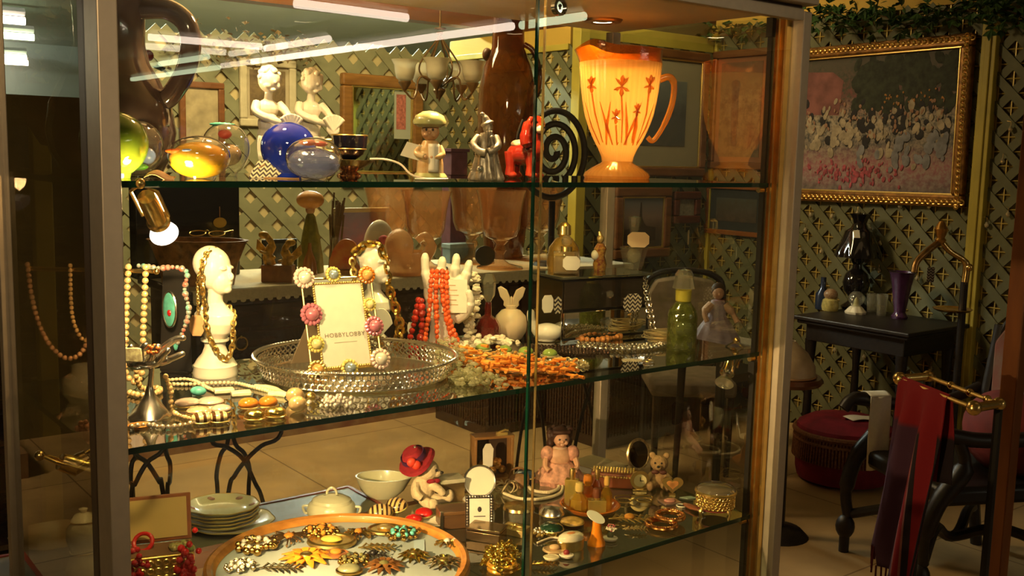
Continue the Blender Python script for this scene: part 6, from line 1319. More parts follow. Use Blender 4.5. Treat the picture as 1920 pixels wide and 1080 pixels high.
def pile(name, label, px, py, sx, sy, sz, n, r, m, cat='necklace', seed=1, z0=0, zz=ZL, hang=0):
    l = PZ(px, py, zz); k = KK(l); rr = random.Random(seed); b = new(k)
    for i in range(n): b.ball((rr.gauss(0, sx), rr.gauss(0, sy), z0+abs(rr.gauss(0, sz))-(rr.random()*hang if hang else 0)), rr.uniform(0.7, 1.25)*r, 8, 6)
    return T(name, b, m, label, cat, l, FACE)
pile('bead_necklace', 'dark red bead necklace spilling over the left of the filigree box', 256, 1112, 9, 5, 34, 80, 5.5, mat('garnet', (0.34, 0.008, 0.010), 0.1, coat=0.8, noise=0.3), seed=2, z0=4)
pile('bead_necklace', 'bright red bead necklace in front of the filigree box', 352, 1098, 9, 5, 30, 56, 6.5, RED, seed=3, z0=4)
pile('bead_necklace', 'mixed green and amber beads on the filigree box', 336, 1078, 14, 7, 5, 24, 6, mat('green_amber_beads', (0.08, 0.20, 0.05), 0.2, noise=1, scale=70, coat=0.7, col2=(0.5, 0.3, 0.1)), seed=4, z0=52)
p = towards(*low(272, 1074), 0, -6, 62); T('red_bangle', new(k).ring((0, 0, 0), 17, 4.0, 28, 8, rot=RX(0.9)), RED, 'glossy red bangle leaning on the open jewellery box', 'bangle', p, FACE)
# plate stack
l = PZ(422, 988, ZB2); k = KK(l)
PLATE = mat('floral_china', (0.74, 0.67, 0.48), 0.2, noise=0.06, scale=20, coat=0.5); PFL = mat('plate_flowers', (0.42, 0.22, 0.20), 0.4, noise=0.6, scale=100)
for i in range(6):
    dx = (8, -6, -8, -5, -7, -5)[i]; p = l+V(dx*k, 0, i*6.6*k); sc = 1.0 if i else 1.24
    t = thing('china_plate', ('widest cream plate at the bottom of the floral stack', 'second plate from the bottom of the floral stack', 'third plate from the bottom of the floral stack', 'fourth plate from the bottom of the floral stack', 'fifth plate from the bottom of the floral stack', 'floral rimmed plate on top of the stack')[i], 'plate', p, FACE, 'stacked floral china plates')
    P('dish', new(k*(1.0 if i else 1.0)*0.86).lathe([(0, 0), (46, 0), (58*sc, 3), (77*sc, 13), (78*sc, 15), (74*sc, 15), (56*sc, 6), (44, 3), (0, 3)], 56, fn=lambda a, r, z: r*(1+0.02*math.sin(10*a)*(z > 8)), sx=1.0, sy=0.9), PLATE, t)
    P('gilt_rim', new(k*0.86).tube([V(78*sc*math.cos(a)*(1+0.02*math.sin(10*a)), 0.9*78*sc*math.sin(a)*(1+0.02*math.sin(10*a)), 15) for a in [2*PI*j/60 for j in range(60)]], 1.0, 5, closed=True), GOLD, t)
    if i == 5:
        for a in (0.3, 1.2, 2.2, 3.4, 4.6, 5.6): P('painted_flower', new(k*0.86).ball((64*math.cos(a), 57*math.sin(a), 10.5), (9, 6, 1.6), 10, 6, rot=RY(-0.35*math.cos(a)) @ RX(0.35*math.sin(a))), PFL, t)
# sugar bowl
l = PZ(622, 974, ZB2); k = KK(l)
t = thing('sugar_bowl', 'cream lidded sugar bowl with a loop handle behind the round tray', 'bowl', l, FACE)
P('bowl', new(k).lathe([(0, 0), (34, 0), (44, 8), (47, 20), (42, 32), (38, 35), (0, 35)], 40, sy=0.8), CREAM, t); P('lid', new(k).lathe([(38, 35), (36, 40), (24, 46), (10, 49), (0, 50)], 40, sy=0.8), CREAM, t)
P('loop_handle', new(k).tube(cr([(-9, 0, 47), (-8, 0, 56), (0, 0, 62), (8, 0, 56), (9, 0, 47)], 6), 2.4, 8), CREAM, t); P('bow_knot', new(k).ball((-8, -4, 46), (9, 3, 3)).ball((8, -4, 46), (9, 3, 3)).ball((0, -6, 46), 3), mat('dark_ribbon', (0.10, 0.07, 0.03), 0.5), t)
for s in (-1, 1): P('side_handle', new(k).tube(cr([(s*44, 0, 26), (s*54, 0, 24), (s*50, 0, 12), (s*44, 0, 12)], 5), 2.5, 8), CREAM, t)
# creamer dish
l = SH(716, 0.56, ZB2); k = KK(l)
m = new(k); m.open = True; m.lathe([(0, 0), (26, 0), (40, 14), (50, 40), (47, 40), (37, 16), (22, 4), (0, 4)], 40, sy=0.7, fn=lambda a, r, z: r*(1+0.14*max(0, math.cos(a))**4*(z/40)))
t = T('creamer_dish', m, CREAM, 'open cream boat shaped dish right of the lidded sugar bowl', 'dish', l, FACE)
def ear(px, py, rx, ry, m, label, dz, rz=0.0, h=8): 
    p = PZ(px, py, ZL+dz); k = KK(p); t = thing('clip_earring', label, 'earring', p, FACE+rz); P('face', new(k).ball((0, 0, h*0.6), (rx, ry, h), 20, 12, rot=RX(0.5)), m, t); P('rim', new(k).ring((0, 0, h*0.5), rx, 2.0, 28, 6, rot=RX(0.5), sy=ry/rx), GOLD, t); P('clip', new(k).tube([(0, 6, -h*0.2), (0, 3, -h*0.8)], 2.2, 6), GOLD, t)
    return t
ear(714, 966, 22, 17, BEE, 'black and gold striped earring, lower one of the bee pair', 0.006, 0.2, 12)
ear(743, 954, 21, 17, BEE, 'black and gold striped earring, upper one of the bee pair', 0.010, -0.3, 12)
l, k = low(805, 984)
T('oval_saucer', new(k).lathe([(0, 0), (26, 0), (40, 7), (38, 8), (24, 3), (0, 3)], 40, sy=0.7), CREAM, 'small white saucer under the red earrings', 'saucer', l, FACE)
ear(776, 978, 16, 11, RED, 'red oval earring with gold rim, lower one of the red pair', 0.006, 0.2); ear(795, 966, 17, 12, RED, 'red oval earring with gold rim, upper one of the red pair', 0.008, -0.2)
# teddy with red hat
l, k = low(792, 944); k *= 1.12
FUR = mat('cream_plush', (0.66, 0.52, 0.30), 0.9, noise=0.15, scale=150, bump=0.8, dist=0.002); FELT = mat('red_felt', (0.27, 0.010, 0.016), 0.85, noise=0.2, scale=120, bump=0.4)
t = thing('teddy_bear', 'cream teddy bear in a big red felt hat sitting sideways', 'teddy bear', l, FACE+0.25)
b = new(k); b.ball((0, 0, 24), (20, 18, 25), 18, 12).ball((8, -2, 58), (19, 17, 18), 18, 12).ball((22, -8, 54), (9, 8, 7))
b.tube(cr([(12, -10, 36), (26, -18, 28), (32, -20, 20)], 5), [7]*5+[6.5]*6, 9).tube(cr([(-12, -8, 36), (-14, -22, 26), (-6, -26, 18)], 5), [7]*5+[7]*6, 9)
b.tube(cr([(10, -4, 10), (30, -8, 9), (42, -10, 12)], 5), [9]*5+[8]*5+[9], 10).tube(cr([(-2, -10, 10), (6, -26, 8), (12, -34, 8)], 5), [9]*5+[9]*6, 10).ball((44, -10, 14), (8, 9, 11)).ball((12, -36, 10), (9, 8, 10))
P('body', b, FUR, t, remesh=0.0014, sm=2)
HM = Matrix.Rotation(-0.55, 3, 'Y') @ Matrix.Rotation(0.25, 3, 'X')
h = P('hat', new(k).lathe([(0, 22), (14, 22), (19, 14), (21, 2), (30, 0), (33, -5), (30, -7), (20, -4), (0, -4)], 32, c=(-11, 4, 74), rot=HM, fn=lambda a, r, z: r*(1+0.07*math.sin(3*a+0.6)*(r > 24))), FELT, t)
P('hat_ribbon', new(k).lathe([(20.5, 3), (20, 11), (21.5, 11), (22.5, 3)], 28, c=(-13, 4, 77), rot=HM), mat('purple_ribbon', (0.07, 0.015, 0.06), 0.5), h)
for dx, dz in ((-22, 78), (-14, 73)): P('hat_flower', new(k).ball((dx, -20, dz), (8, 5, 8), 10, 8), mat('red_flower', (0.65, 0.05, 0.02), 0.5), h)
P('hat_bead', new(k).ball((-14, -2, 98), 3), SILVER, h); P('eye', new(k).ball((20, -16, 61), 2.4), BLACK, t); P('nose', new(k).ball((30, -13, 56), (3, 3, 2.4)), BLACK, t); P('bow_tie', new(k).ball((12, -14, 42), (8, 3, 4)).ball((22, -12, 42), (6, 3, 4)), FELT, t)
# boxes
l, k = low(843, 936)
t = thing('trinket_box', 'square brass trinket box with a floral top right of the teddy bear', 'box', l, FACE+0.4); P('body', new(k).box((0, 0, 18), (46, 38, 36)), mat('old_brass', (0.36, 0.24, 0.10), 0.3, 0.8, noise=0.3, scale=40), t, bev=0.001); P('lid', new(k).box((0, 0, 40), (48, 40, 8)), mat('floral_lid', (0.66, 0.60, 0.42), 0.3, noise=0.4, scale=60, coat=0.4, col2=(0.42, 0.4, 0.22)), t, bev=0.0015)
l, k = low(852, 984)
t = thing('wooden_box', 'dark wooden box with silver corners before the brass trinket box', 'box', l, FACE+0.3); P('body', new(k).box((0, 0, 13), (62, 44, 26)), wood('brown_box', (0.09, 0.045, 0.018), (0.16, 0.08, 0.03)), t, bev=0.001); P('lid', new(k).box((0, 0, 30), (64, 46, 7)), wood('brown_lid', (0.12, 0.06, 0.022), (0.22, 0.11, 0.04)), t, bev=0.001)
for s in (-1, 1): P('corner_mount', new(k).box((s*30, -21, 18), (6, 6, 34)), SILVER, t, bev=0.0005)
l, k = low(896, 944)
t = thing('powder_compact', 'open round white powder compact with a mirror lid', 'compact', l, FACE)
P('base', new(k).lathe([(0, 0), (28, 0), (29, 4), (28, 9), (0, 9)], 36), mat('white_enamel', (0.86, 0.80, 0.64), 0.25, coat=0.5), t); P('base_rim', new(k).ring((0, 0, 7), 29, 1.6, 40, 6), SILVER, t)
lm = Matrix.Rotation(-0.22, 3, 'X'); P('lid', new(k).lathe([(0, -2), (28, -2), (29, 0), (28, 2), (0, 2)], 40, rot=lm @ RX(PI/2), c=(2, 30, 34)), mat('white_disc', (0.84, 0.78, 0.60), 0.3, coat=0.4), t); P('lid_rim', new(k).ring((2, 29, 34), 29, 2.4, 44, 6, rot=lm @ RX(PI/2)), SILVER, t)
l, k = low(899, 998)
t = thing('photo_frame', 'tiny beaded photo frame with a white print standing on the lower shelf', 'photo frame', l+V(0, 0, 0.003), FACE+0.15); LE = Matrix.Rotation(-0.2, 4, 'X')
b = new(k); b.M = b.M @ LE; b.box((0, 0, 33), (52, 4, 66)); P('backing', b, BLACK, t, smooth=0); b = new(k); b.M = b.M @ LE; b.box((0, -2.4, 33), (38, 1, 54)); P('print', b, PAPER, t, smooth=0)
b = new(k); b.M = b.M @ LE
for s in (-1, 1): b.beads([V(s*23, -3, 2), V(s*23, -3, 64)], 2.6, 5.0)
b.beads([V(-23, -3, 64), V(23, -3, 64)], 2.6, 5.0); P('beaded_edge', b, mat('dark_silver_beads', (0.30, 0.25, 0.18), 0.2, 0.8, noise=0.5, scale=200), t); b = new(k); b.M = b.M @ LE; b.ball((0, -3.2, 40), (4, 0.6, 5), 10, 8).box((0, -3.2, 27), (22, 0.5, 1.6)); P('printed_mark', b, INK, t)
l, k = low(912, 1010)
t = thing('bronze_box', 'flat bronze box with an opening lid before the tiny photo frame', 'box', l, FACE-0.35); P('body', new(k).box((0, 0, 9), (66, 42, 18)), mat('bronze_box_metal', (0.30, 0.20, 0.10), 0.25, 0.9, noise=0.3, scale=30), t, bev=0.001); P('lid', new(k).box((0, 2, 22), (68, 44, 5)), mat('bronze_lid_metal', (0.36, 0.25, 0.13), 0.2, 0.9, noise=0.3, scale=30), t, bev=0.001)
# shadow box with the white tag
l, k = low(921, 908)
t = thing('shadow_box', 'brown wooden shadow box with gilt fruit inside and a white tag', 'shadow box', l, FACE+0.35); b = new(k)
WBX = wood('shadow_wood', (0.20, 0.09, 0.025), (0.34, 0.17, 0.05)); b.box((0, 14, 48), (76, 3, 96)).box((-36, 0, 48), (5, 30, 96)).box((36, 0, 48), (5, 30, 96)).box((0, 0, 8), (76, 30, 16)).box((0, 0, 94), (78, 32, 5)); P('case', b, WBX, t, bev=0.001)
b = new(k); rr = random.Random(6)
for i in range(16): b.ball((rr.uniform(-20, 24), rr.uniform(-2, 8), rr.uniform(22, 46)), rr.uniform(5, 9), 8, 6)
P('gilt_fruit', b, mat('gilt_fruit', (0.60, 0.30, 0.06), 0.3, 0.4, noise=0.6, scale=50), t)
P('inner_back', new(k).box((0, 12, 52), (66, 1, 78)), mat('dark_inside', (0.05, 0.025, 0.01), 0.8), t, smooth=0)
P('paper_tag', new(k).prism([(-9, -22), (9, -22), (11, 12), (5, 22), (-4, 22), (-10, 12)], -0.6, 0.6, Matrix.Translation((-14, -18, 62)) @ Matrix.Rotation(PI/2-0.05, 4, 'X')), PAPER, t, smooth=0)
p = towards(l, k, 18, 0, 96.8); T('gold_clip', new(k).box((0, 0, 2), (22, 8, 4)).tube([(-8, 0, 3), (6, 0, 9), (12, 0, 8)], 2, 6), GOLD, 'small gold clip lying on top of the shadow box', 'clip', p, FACE)
# doll in pink
def small_doll(px, py, label):
    l, k = low(px, py)
    t = thing('doll', label, 'doll', l, FACE+0.15)
    PNK = mat('pink_lace', (0.62, 0.30, 0.20), 0.7, noise=0.4, scale=90, bump=0.8, dist=0.002)
    P('skirt', new(k).lathe([(0, 0), (46, 0), (48, 8), (34, 26), (22, 38), (0, 40)], 40, fn=lambda a, r, z: r*(1+0.09*math.sin(12*a)*(1-z/42)), sy=0.85), PNK, t)
    P('bodice', new(k).lathe([(0, 36), (20, 36), (23, 48), (20, 60), (9, 68), (0, 69)], 24, sy=0.7), mat('peach_satin', (0.62, 0.34, 0.20), 0.5, noise=0.2, scale=60), t)
    for s in (-1, 1):
        a = P('sleeve', new(k).ball((s*24, -2, 54), (13, 12, 15), 14, 10), PNK, t); P('hand', new(k).tube(cr([(s*28, -8, 46), (s*30, -18, 34), (s*24, -26, 28)], 5), [5.5]*5+[4.5]*5+[5], 8), mat('doll_skin2', (0.62, 0.33, 0.19), 0.4), a)
    b = new(k); b.ball((2, -2, 82), (15, 14, 16), 18, 12).ball((2, -16, 80), (2.4, 2.4, 2.4)).ball((-5, -13, 77), (4, 3, 3.5)).ball((9, -13, 77), (4, 3, 3.5)).ball((2, -14, 73), (4, 2, 1.6)); b.tube([(1, 0, 62), (2, -1, 74)], 6, 8)
    P('head', b, mat('doll_face2', (0.64, 0.35, 0.21), 0.35, coat=0.2), t, remesh=0.001, sm=1)
    for s in (-1, 1): P('eye', new(k).ball((2+s*6, -15.2, 84), (2.2, 1, 1.8)), INK, t)
    b = new(k); rr = random.Random(8); b.ball((0, 4, 88), (18, 15, 17), 16, 12)
    for i in range(60):
        a = rr.uniform(-0.3, PI+0.3); z = rr.uniform(66, 100); b.ball((19*math.cos(a), 5+13*math.sin(a), z), rr.uniform(4.5, 7), 8, 6)
    for i in range(10): b.ball((-12+i*3, -10+abs(i-4.5)*0.8, 96), 4.5, 8, 6)
    P('dark_curls', b, mat('brown_curls', (0.05, 0.018, 0.008), 0.6, noise=0.3, scale=90), t, remesh=0.0016, sm=1)
    P('lace_collar', new(k).ring((0, 0, 64), 11, 3, 20, 6, sy=0.7), mat('cream_lace2', (0.7, 0.5, 0.34), 0.7), t)
small_doll(1048, 902, 'seated doll with dark curls in a pink lace dress on the lower shelf')
l, k = low(1122, 884)
t = thing('book', 'closed cream covered book lying behind the beaded purse', 'book', l+V(0, 0, 0.0015), FACE-0.75); P('pages', new(k).box((0, 0, 7), (84, 64, 11)), PAPER, t, smooth=0); P('cover', new(k).box((0, 0, 14), (88, 68, 2.4)).box((0, 0, 0.6), (88, 68, 1.6)), mat('cream_cover', (0.58, 0.47, 0.24), 0.5, noise=0.08), t, bev=0.0005)
l, k = low(1148, 912)
t = thing('beaded_purse', 'small red brown purse with rows of gold beads', 'purse', l, FACE-0.12); P('body', new(k).box((0, 0, 14), (80, 26, 28)), mat('red_brown_body', (0.22, 0.06, 0.02), 0.4, noise=0.3), t, bev=0.003); b = new(k)
for i in range(15): b.beads([V(-37+i*5.3, -13, 22), V(-35+i*5.3, 13, 32)], 2.4, 4.4)
P('bead_rows', b, GOLD, t)
l, k = low(1190, 901)
t = thing('vanity_mirror', 'small oval vanity mirror with a carved rim beside the little bear', 'mirror', l, FACE+0.45); q = RX(PI/2-0.15)
P('glass', new(k).lathe([(0, -1), (22, -1), (22, 1), (0, 1)], 36, rot=q, c=(6, 0, 50), sy=1.2), mat('dark_mirror', (0.25, 0.2, 0.15), 0.04, 1.0), t); P('stem', new(k).tube([(0, 0, 4), (3, 0, 24)], 2.2, 7), GOLDR, t); P('rim', new(k).ring((6, 0, 50), 23, 3, 40, 6, rot=q, sy=1.2), mat('carved_silver_gilt', (0.55, 0.40, 0.20), 0.3, 0.9, noise=0.5, scale=200), t); P('foot', new(k).lathe([(0, 0), (14, 0), (10, 4), (3, 7), (0, 7)], 20), GOLDR, t)
l, k = low(1199, 920)
t = thing('desk_clock', 'tiny round gold desk clock before the vanity mirror', 'clock', l, FACE); P('case', new(k).lathe([(0, -5), (16, -5), (18, -2), (18, 4), (0, 5)], 32, rot=RX(PI/2), c=(0, 0, 21)), GOLD, t); P('dial', new(k).lathe([(0, 5.2), (12, 5.2), (12, 5.6), (0, 5.6)], 28, rot=RX(PI/2), c=(0, 0, 21)), mat('cream_dial', (0.75, 0.62, 0.3), 0.4), t); P('hands', new(k).box((0, -6.2, 24), (1.4, 0.5, 8)).box((3, -6.2, 21), (7, 0.5, 1.4)), INK, t); P('feet', new(k).box((0, 0, 2), (26, 12, 4)), GOLD, t, bev=0.0006)
l, k = low(1234, 914); k *= 1.2
t = thing('teddy_bear', 'little tan bear with a bow sitting behind the heart frame', 'teddy bear', l, FACE-0.1); TB = mat('tan_plush', (0.40, 0.24, 0.10), 0.9, noise=0.2, scale=150, bump=0.8, dist=0.002)
b = new(k); b.ball((0, 0, 17), (14, 12, 17), 14, 10).ball((0, -2, 40), (14, 13, 13), 14, 10).ball((-2, -14, 37), (6, 6, 5)).ball((-11, 0, 52), (5, 3, 5)).ball((11, 0, 52), (5, 3, 5))
for s in (-1, 1): b.tube([(s*10, -4, 24), (s*18, -10, 16)], [5, 5], 8).tube([(s*8, -4, 6), (s*14, -18, 6)], [6.5, 6.5], 8).ball((s*14, -20, 8), (6.5, 6, 8))
P('body', b, TB, t, remesh=0.0013, sm=2); P('nose', new(k).ball((-2, -19, 39), (2.4, 2, 2)), BLACK, t); P('bow', new(k).ball((-6, -11, 28), (6, 2.5, 3.5)).ball((6, -11, 28), (6, 2.5, 3.5)), mat('brown_bow', (0.10, 0.03, 0.015), 0.6), t)
for s in (-1, 1): P('eye', new(k).ball((-2+s*5, -13.5, 43), 1.7), BLACK, t)
l, k = low(1260, 928)
hp = [(16*math.sin(a)**3*1.25, 17*(0.8125*math.cos(a)-0.3125*math.cos(2*a)-0.125*math.cos(3*a)-0.0625*math.cos(4*a))) for a in [2*PI*i/36 for i in range(36)]]
t = thing('heart_frame', 'gold heart shaped frame with an orange picture', 'photo frame', l, FACE); HMx = Matrix.Translation((0, 0, 21)) @ Matrix.Rotation(PI/2-0.1, 4, 'X')
P('heart', new(k).prism(hp, -3, 3, HMx), GOLD, t, bev=0.0008); P('picture', new(k).prism([(x*0.55, y*0.55) for x, y in hp], 2.6, 4.2, HMx), mat('orange_print', (0.58, 0.24, 0.06), 0.5, noise=0.4, scale=60), t, smooth=0); P('easel', new(k).tube([(0, 5, 20), (0, 16, 1)], 2, 6).box((0, 0, 1.5), (12, 6, 3)), GOLD, t)
# filigree casket
l, k = low(1340, 964); k *= 0.97
t = thing('jewel_casket', 'round gold filigree jewel casket with domed glass lid at the right end', 'jewellery box', l, FACE)
P('wall', new(k).lathe([(33, 16), (35, 18), (37, 44), (35, 46), (34, 44)], 48), GOLDR, t); b = new(k)
for i in range(30):
    for j in range(3): a = 2*PI*(i+0.5*(j % 2))/30; b.ring((36.5*math.cos(a), 36.5*math.sin(a), 22+j*9), 3.4, 1.1, 8, 4, rot=Matrix.Rotation(a, 3, 'Z') @ RY(PI/2))
P('filigree', b, GOLD, t); P('floor', new(k).lathe([(0, 14), (34, 14), (34, 16), (0, 17)], 36), mat('red_velvet', (0.22, 0.03, 0.02), 0.9), t)
P('lid', new(k).lathe([(38, 46), (38, 50), (34, 56), (22, 60), (0, 61)], 48), vessel('bevelled_lid', (0.8, 0.72, 0.6), (0.55, 0.44, 0.30), 0.5, gain=3), t); P('lid_rim', new(k).ring((0, 0, 47), 38, 2.6, 48, 6), GOLD, t)
for i in range(4): a = 0.6+i*PI/2; P('foot', new(k).tube(cr([(34*math.cos(a), 34*math.sin(a), 18), (39*math.cos(a), 39*math.sin(a), 10), (36*math.cos(a), 36*math.sin(a), 0)], 4), [4]*4+[2.5]*5, 7), GOLD, t)
# orange tray with perfume bottles
l, k = low(1106, 956)
t = thing('perfume_tray', 'round orange glass tray holding a cluster of little perfume bottles', 'tray', l, FACE); OGL = mat('orange_tray_glass', (0.52, 0.14, 0.015), 0.12, noise=0.2, scale=30, coat=0.8)
m = new(k); m.open = True; m.lathe([(0, 0), (40, 0), (52, 5), (57, 12), (54, 13), (48, 7), (38, 3), (0, 3)], 48); P('dish', m, OGL, t)
lt = l+V(0, 0, 3.2*k)
def scent(dx, dy, w, h, kind, mb_, mc, label):
    p = towards(lt, k, dx, dy, 0); t = thing('perfume_bottle', label, 'bottle', p, FACE+0.2*dx/30, 'little perfume bottles on the orange tray')
    if kind == 'box': P('body', new(k).box((0, 0, h/2), (w, w*0.6, h)), mb_, t, bev=0.0012)
    else: P('body', new(k).lathe([(0, 0), (w*0.42, 0), (w*0.5, h*0.2), (w*0.48, h*0.7), (w*0.2, h), (0, h)], 10 if kind == 'cut' else 24), mb_, t, smooth=20 if kind == 'cut' else 40)
    P('neck', new(k).lathe([(w*0.16, h), (w*0.18, h+5), (0, h+5)], 14), GOLD, t); P('cap', new(k).lathe([(0, h+4), (w*0.22, h+4), (w*0.24, h+10), (w*0.2, h+20), (0, h+22)], 16), mc, t)
YSC = vessel('yellow_scent', (0.98, 0.80, 0.25), (0.80, 0.56, 0.08), 0.45, gain=2.5); OSC = vessel('orange_scent', (0.95, 0.45, 0.10), (0.62, 0.20, 0.03), 0.55, gain=2.5); PSC = vessel('pale_yellow_scent', (0.98, 0.90, 0.45), (0.70, 0.60, 0.18), 0.4, gain=2.5)
scent(-34, 12, 26, 52, 'box', PSC, GOLD, 'tall pale bottle with a gold cap at the left of the perfume tray'); scent(-22, -14, 36, 34, 'cut', YSC, mat('glass_cap', (0.7, 0.5, 0.15), 0.1, coat=1), 'fluted yellow bottle at the front left of the perfume tray'); scent(-4, 14, 40, 40, 'round', OSC, mat('orange_cap', (0.55, 0.18, 0.02), 0.2, coat=0.6), 'round orange bottle at the back of the perfume tray')
scent(10, -24, 34, 26, 'box', PSC, mat('brown_cap', (0.16, 0.05, 0.02), 0.3), 'square pale bottle with a brown cap at the front of the perfume tray'); scent(30, 0, 24, 42, 'cut', YSC, mat('amber_cap', (0.72, 0.42, 0.10), 0.15, coat=0.8), 'slim yellow bottle at the right of the perfume tray'); scent(14, 26, 22, 48, 'round', OSC, GOLD, 'slim orange bottle at the rear right of the perfume tray')
l, k = low(1118, 1022)
t = thing('nail_brush', 'orange bakelite brush standing on its bristles with a cream oval tag', 'brush', l, FACE); BK = mat('orange_bakelite', (0.80, 0.25, 0.01), 0.25, noise=0.1, scale=10, coat=0.5, sss=0.2)
P('handle', new(k).lathe([(0, 0), (17, 0), (17, 6), (12, 16), (9, 30), (8, 48), (6, 52), (0, 53)], 28, sy=0.7), BK, t); P('oval_tag', new(k).lathe([(0, -0.8), (19, -0.8), (19, 0.8), (0, 0.8)], 28, rot=RY(0.5) @ RX(0.6), c=(-3, -4, 56), sy=0.6), PAPER, t)
# round boxes
def round_box(px, py, rx, h, mb_, ml, label, dome=0.0, sy=1.0, deco=None, rz=0.0):
    l, k = low(px, py); t = thing('pill_box', label, 'box', l, FACE+rz); P('body', new(k).lathe([(0, 0), (rx*0.94, 0), (rx, h*0.15), (rx, h*0.6), (0, h*0.6)], 36, sy=sy), mb_, t); P('hinge_band', new(k).lathe([(rx*1.02, h*0.55), (rx*1.05, h*0.6), (rx*1.02, h*0.68), (0, h*0.68)], 36, sy=sy), GOLD, t)
    P('lid', new(k).lathe([(rx, h*0.68), (rx*0.95, h*0.9), (rx*0.7, h+dome*0.7), (0, h+dome)], 36, sy=sy), ml, t)
    if deco: P('painted_flower', new(k).ball((0, 0, h+dome), (rx*0.34, rx*0.3*sy, 1.5), 12, 6), deco, t)
round_box(1034, 972, 23, 16, SILVER, SILVER, 'silver domed pill box left of the perfume tray', 9)
round_box(1034, 1002, 22, 18, mat('green_gold', (0.5, 0.38, 0.12), 0.2, 0.9), mat('dark_green_enamel', (0.015, 0.05, 0.025), 0.1, coat=1), 'pill box with a dark green glossy lid before the silver one', 3)
round_box(1073, 986, 22, 12, mat('dark_lacquer', (0.05, 0.02, 0.01), 0.2, coat=0.6), mat('cameo_lid', (0.55, 0.33, 0.08), 0.3, noise=0.7, scale=60, coat=0.4), 'flat dark pill box with a golden scene on its lid', 2)
round_box(1070, 1030, 27, 30, GOLD, mat('cream_enamel', (0.80, 0.70, 0.48), 0.25, coat=0.6, noise=0.1), 'oval gold pill box with a cream floral lid', 2, 0.62, mat('orange_rose', (0.65, 0.25, 0.08), 0.4), 0.5)
round_box(984, 906, 20, 22, mat('blue_black_enamel', (0.02, 0.03, 0.06), 0.15, coat=0.8), mat('blue_lid', (0.05, 0.09, 0.16), 0.15, coat=0.8, noise=0.3), 'round dark blue enamel box behind the sliding door edge', 2)
l, k = low(972, 978); m = new(k); m.open = True; m.lathe([(0, 0), (26, 0), (29, 4), (29, 24), (27, 24), (26, 6), (0, 4)], 32)
t = thing('glass_jar', 'low clear glass jar with a gold lid left of the silver pill box', 'jar', l, FACE); P('body', m, GLASS, t); P('lid', new(k).lathe([(28, 24), (30, 26), (28, 31), (0, 33)], 32), mat('ribbed_gold', (0.75, 0.52, 0.2), 0.25, 0.9, noise=0.3, scale=100), t)
l, k = low(966, 1000); t = thing('gift_box', 'flat gold gift box with a gold bow', 'box', l, FACE-0.5); P('box', new(k).box((0, 0, 7), (48, 34, 13)), mat('gold_card', (0.58, 0.40, 0.14), 0.4, 0.5), t, bev=0.001); P('bow', new(k).ball((-8, 0, 15), (9, 5, 3)).ball((8, 0, 15), (9, 5, 3)).ball((0, -8, 14.5), (3, 8, 2)).ball((0, 0, 16), 3.5), GOLD, t)
l, k = low(972, 916)
t = thing('mini_basket', 'tiny brown shell basket left of the sliding door edge', 'basket', l, FACE); P('bowl', new(k).ball((0, 0, 14), (20, 14, 15), 18, 12), mat('shell_brown', (0.34, 0.18, 0.08), 0.4, noise=0.5, scale=40), t); P('handle', new(k).tube(cr([(-19, 0, 16), (-14, 0, 34), (0, 0, 40), (14, 0, 34), (19, 0, 16)], 5), 2, 7), mat('basket_handle', (0.2, 0.09, 0.03), 0.5), t)
# cream cord necklace
strand('cord_necklace', 'cream satin cord necklace coiled left of the perfume tray', [(945, 928), (975, 938), (1020, 938), (1052, 926), (1050, 906), (1020, 898), (990, 906), (998, 922), (1030, 926), (1048, 916), (1030, 904)], 3.2, mat('cream_cord', (0.76, 0.62, 0.38), 0.5), step=2.6, z=ZL, n=6)
strand('cord_necklace', 'thin cream cord with a small pendant before the oval gold pill box', [(1008, 1020), (1036, 1010), (1058, 1016), (1050, 1028), (1032, 1034), (1030, 1046), (1040, 1050)], 2.2, mat('cream_cord2', (0.74, 0.6, 0.4), 0.5), step=2.0, z=ZL, n=6)
b = MB(); o_ = PZ(948, 922, ZL); k = KK(o_)
for i in range(7):
    a = 2*PI*i/7; b.ring((12*math.cos(a)*k, 10*math.sin(a)*k, 10*k), 11*k, 1.7*k, 18, 5, rot=Matrix.Rotation(a, 3, 'Z') @ RX(1.0))
T('raffia_bow', b, mat('raffia', (0.62, 0.46, 0.22), 0.5), 'looped raffia bow beside the coiled cream cord', 'bow', o_, FACE)
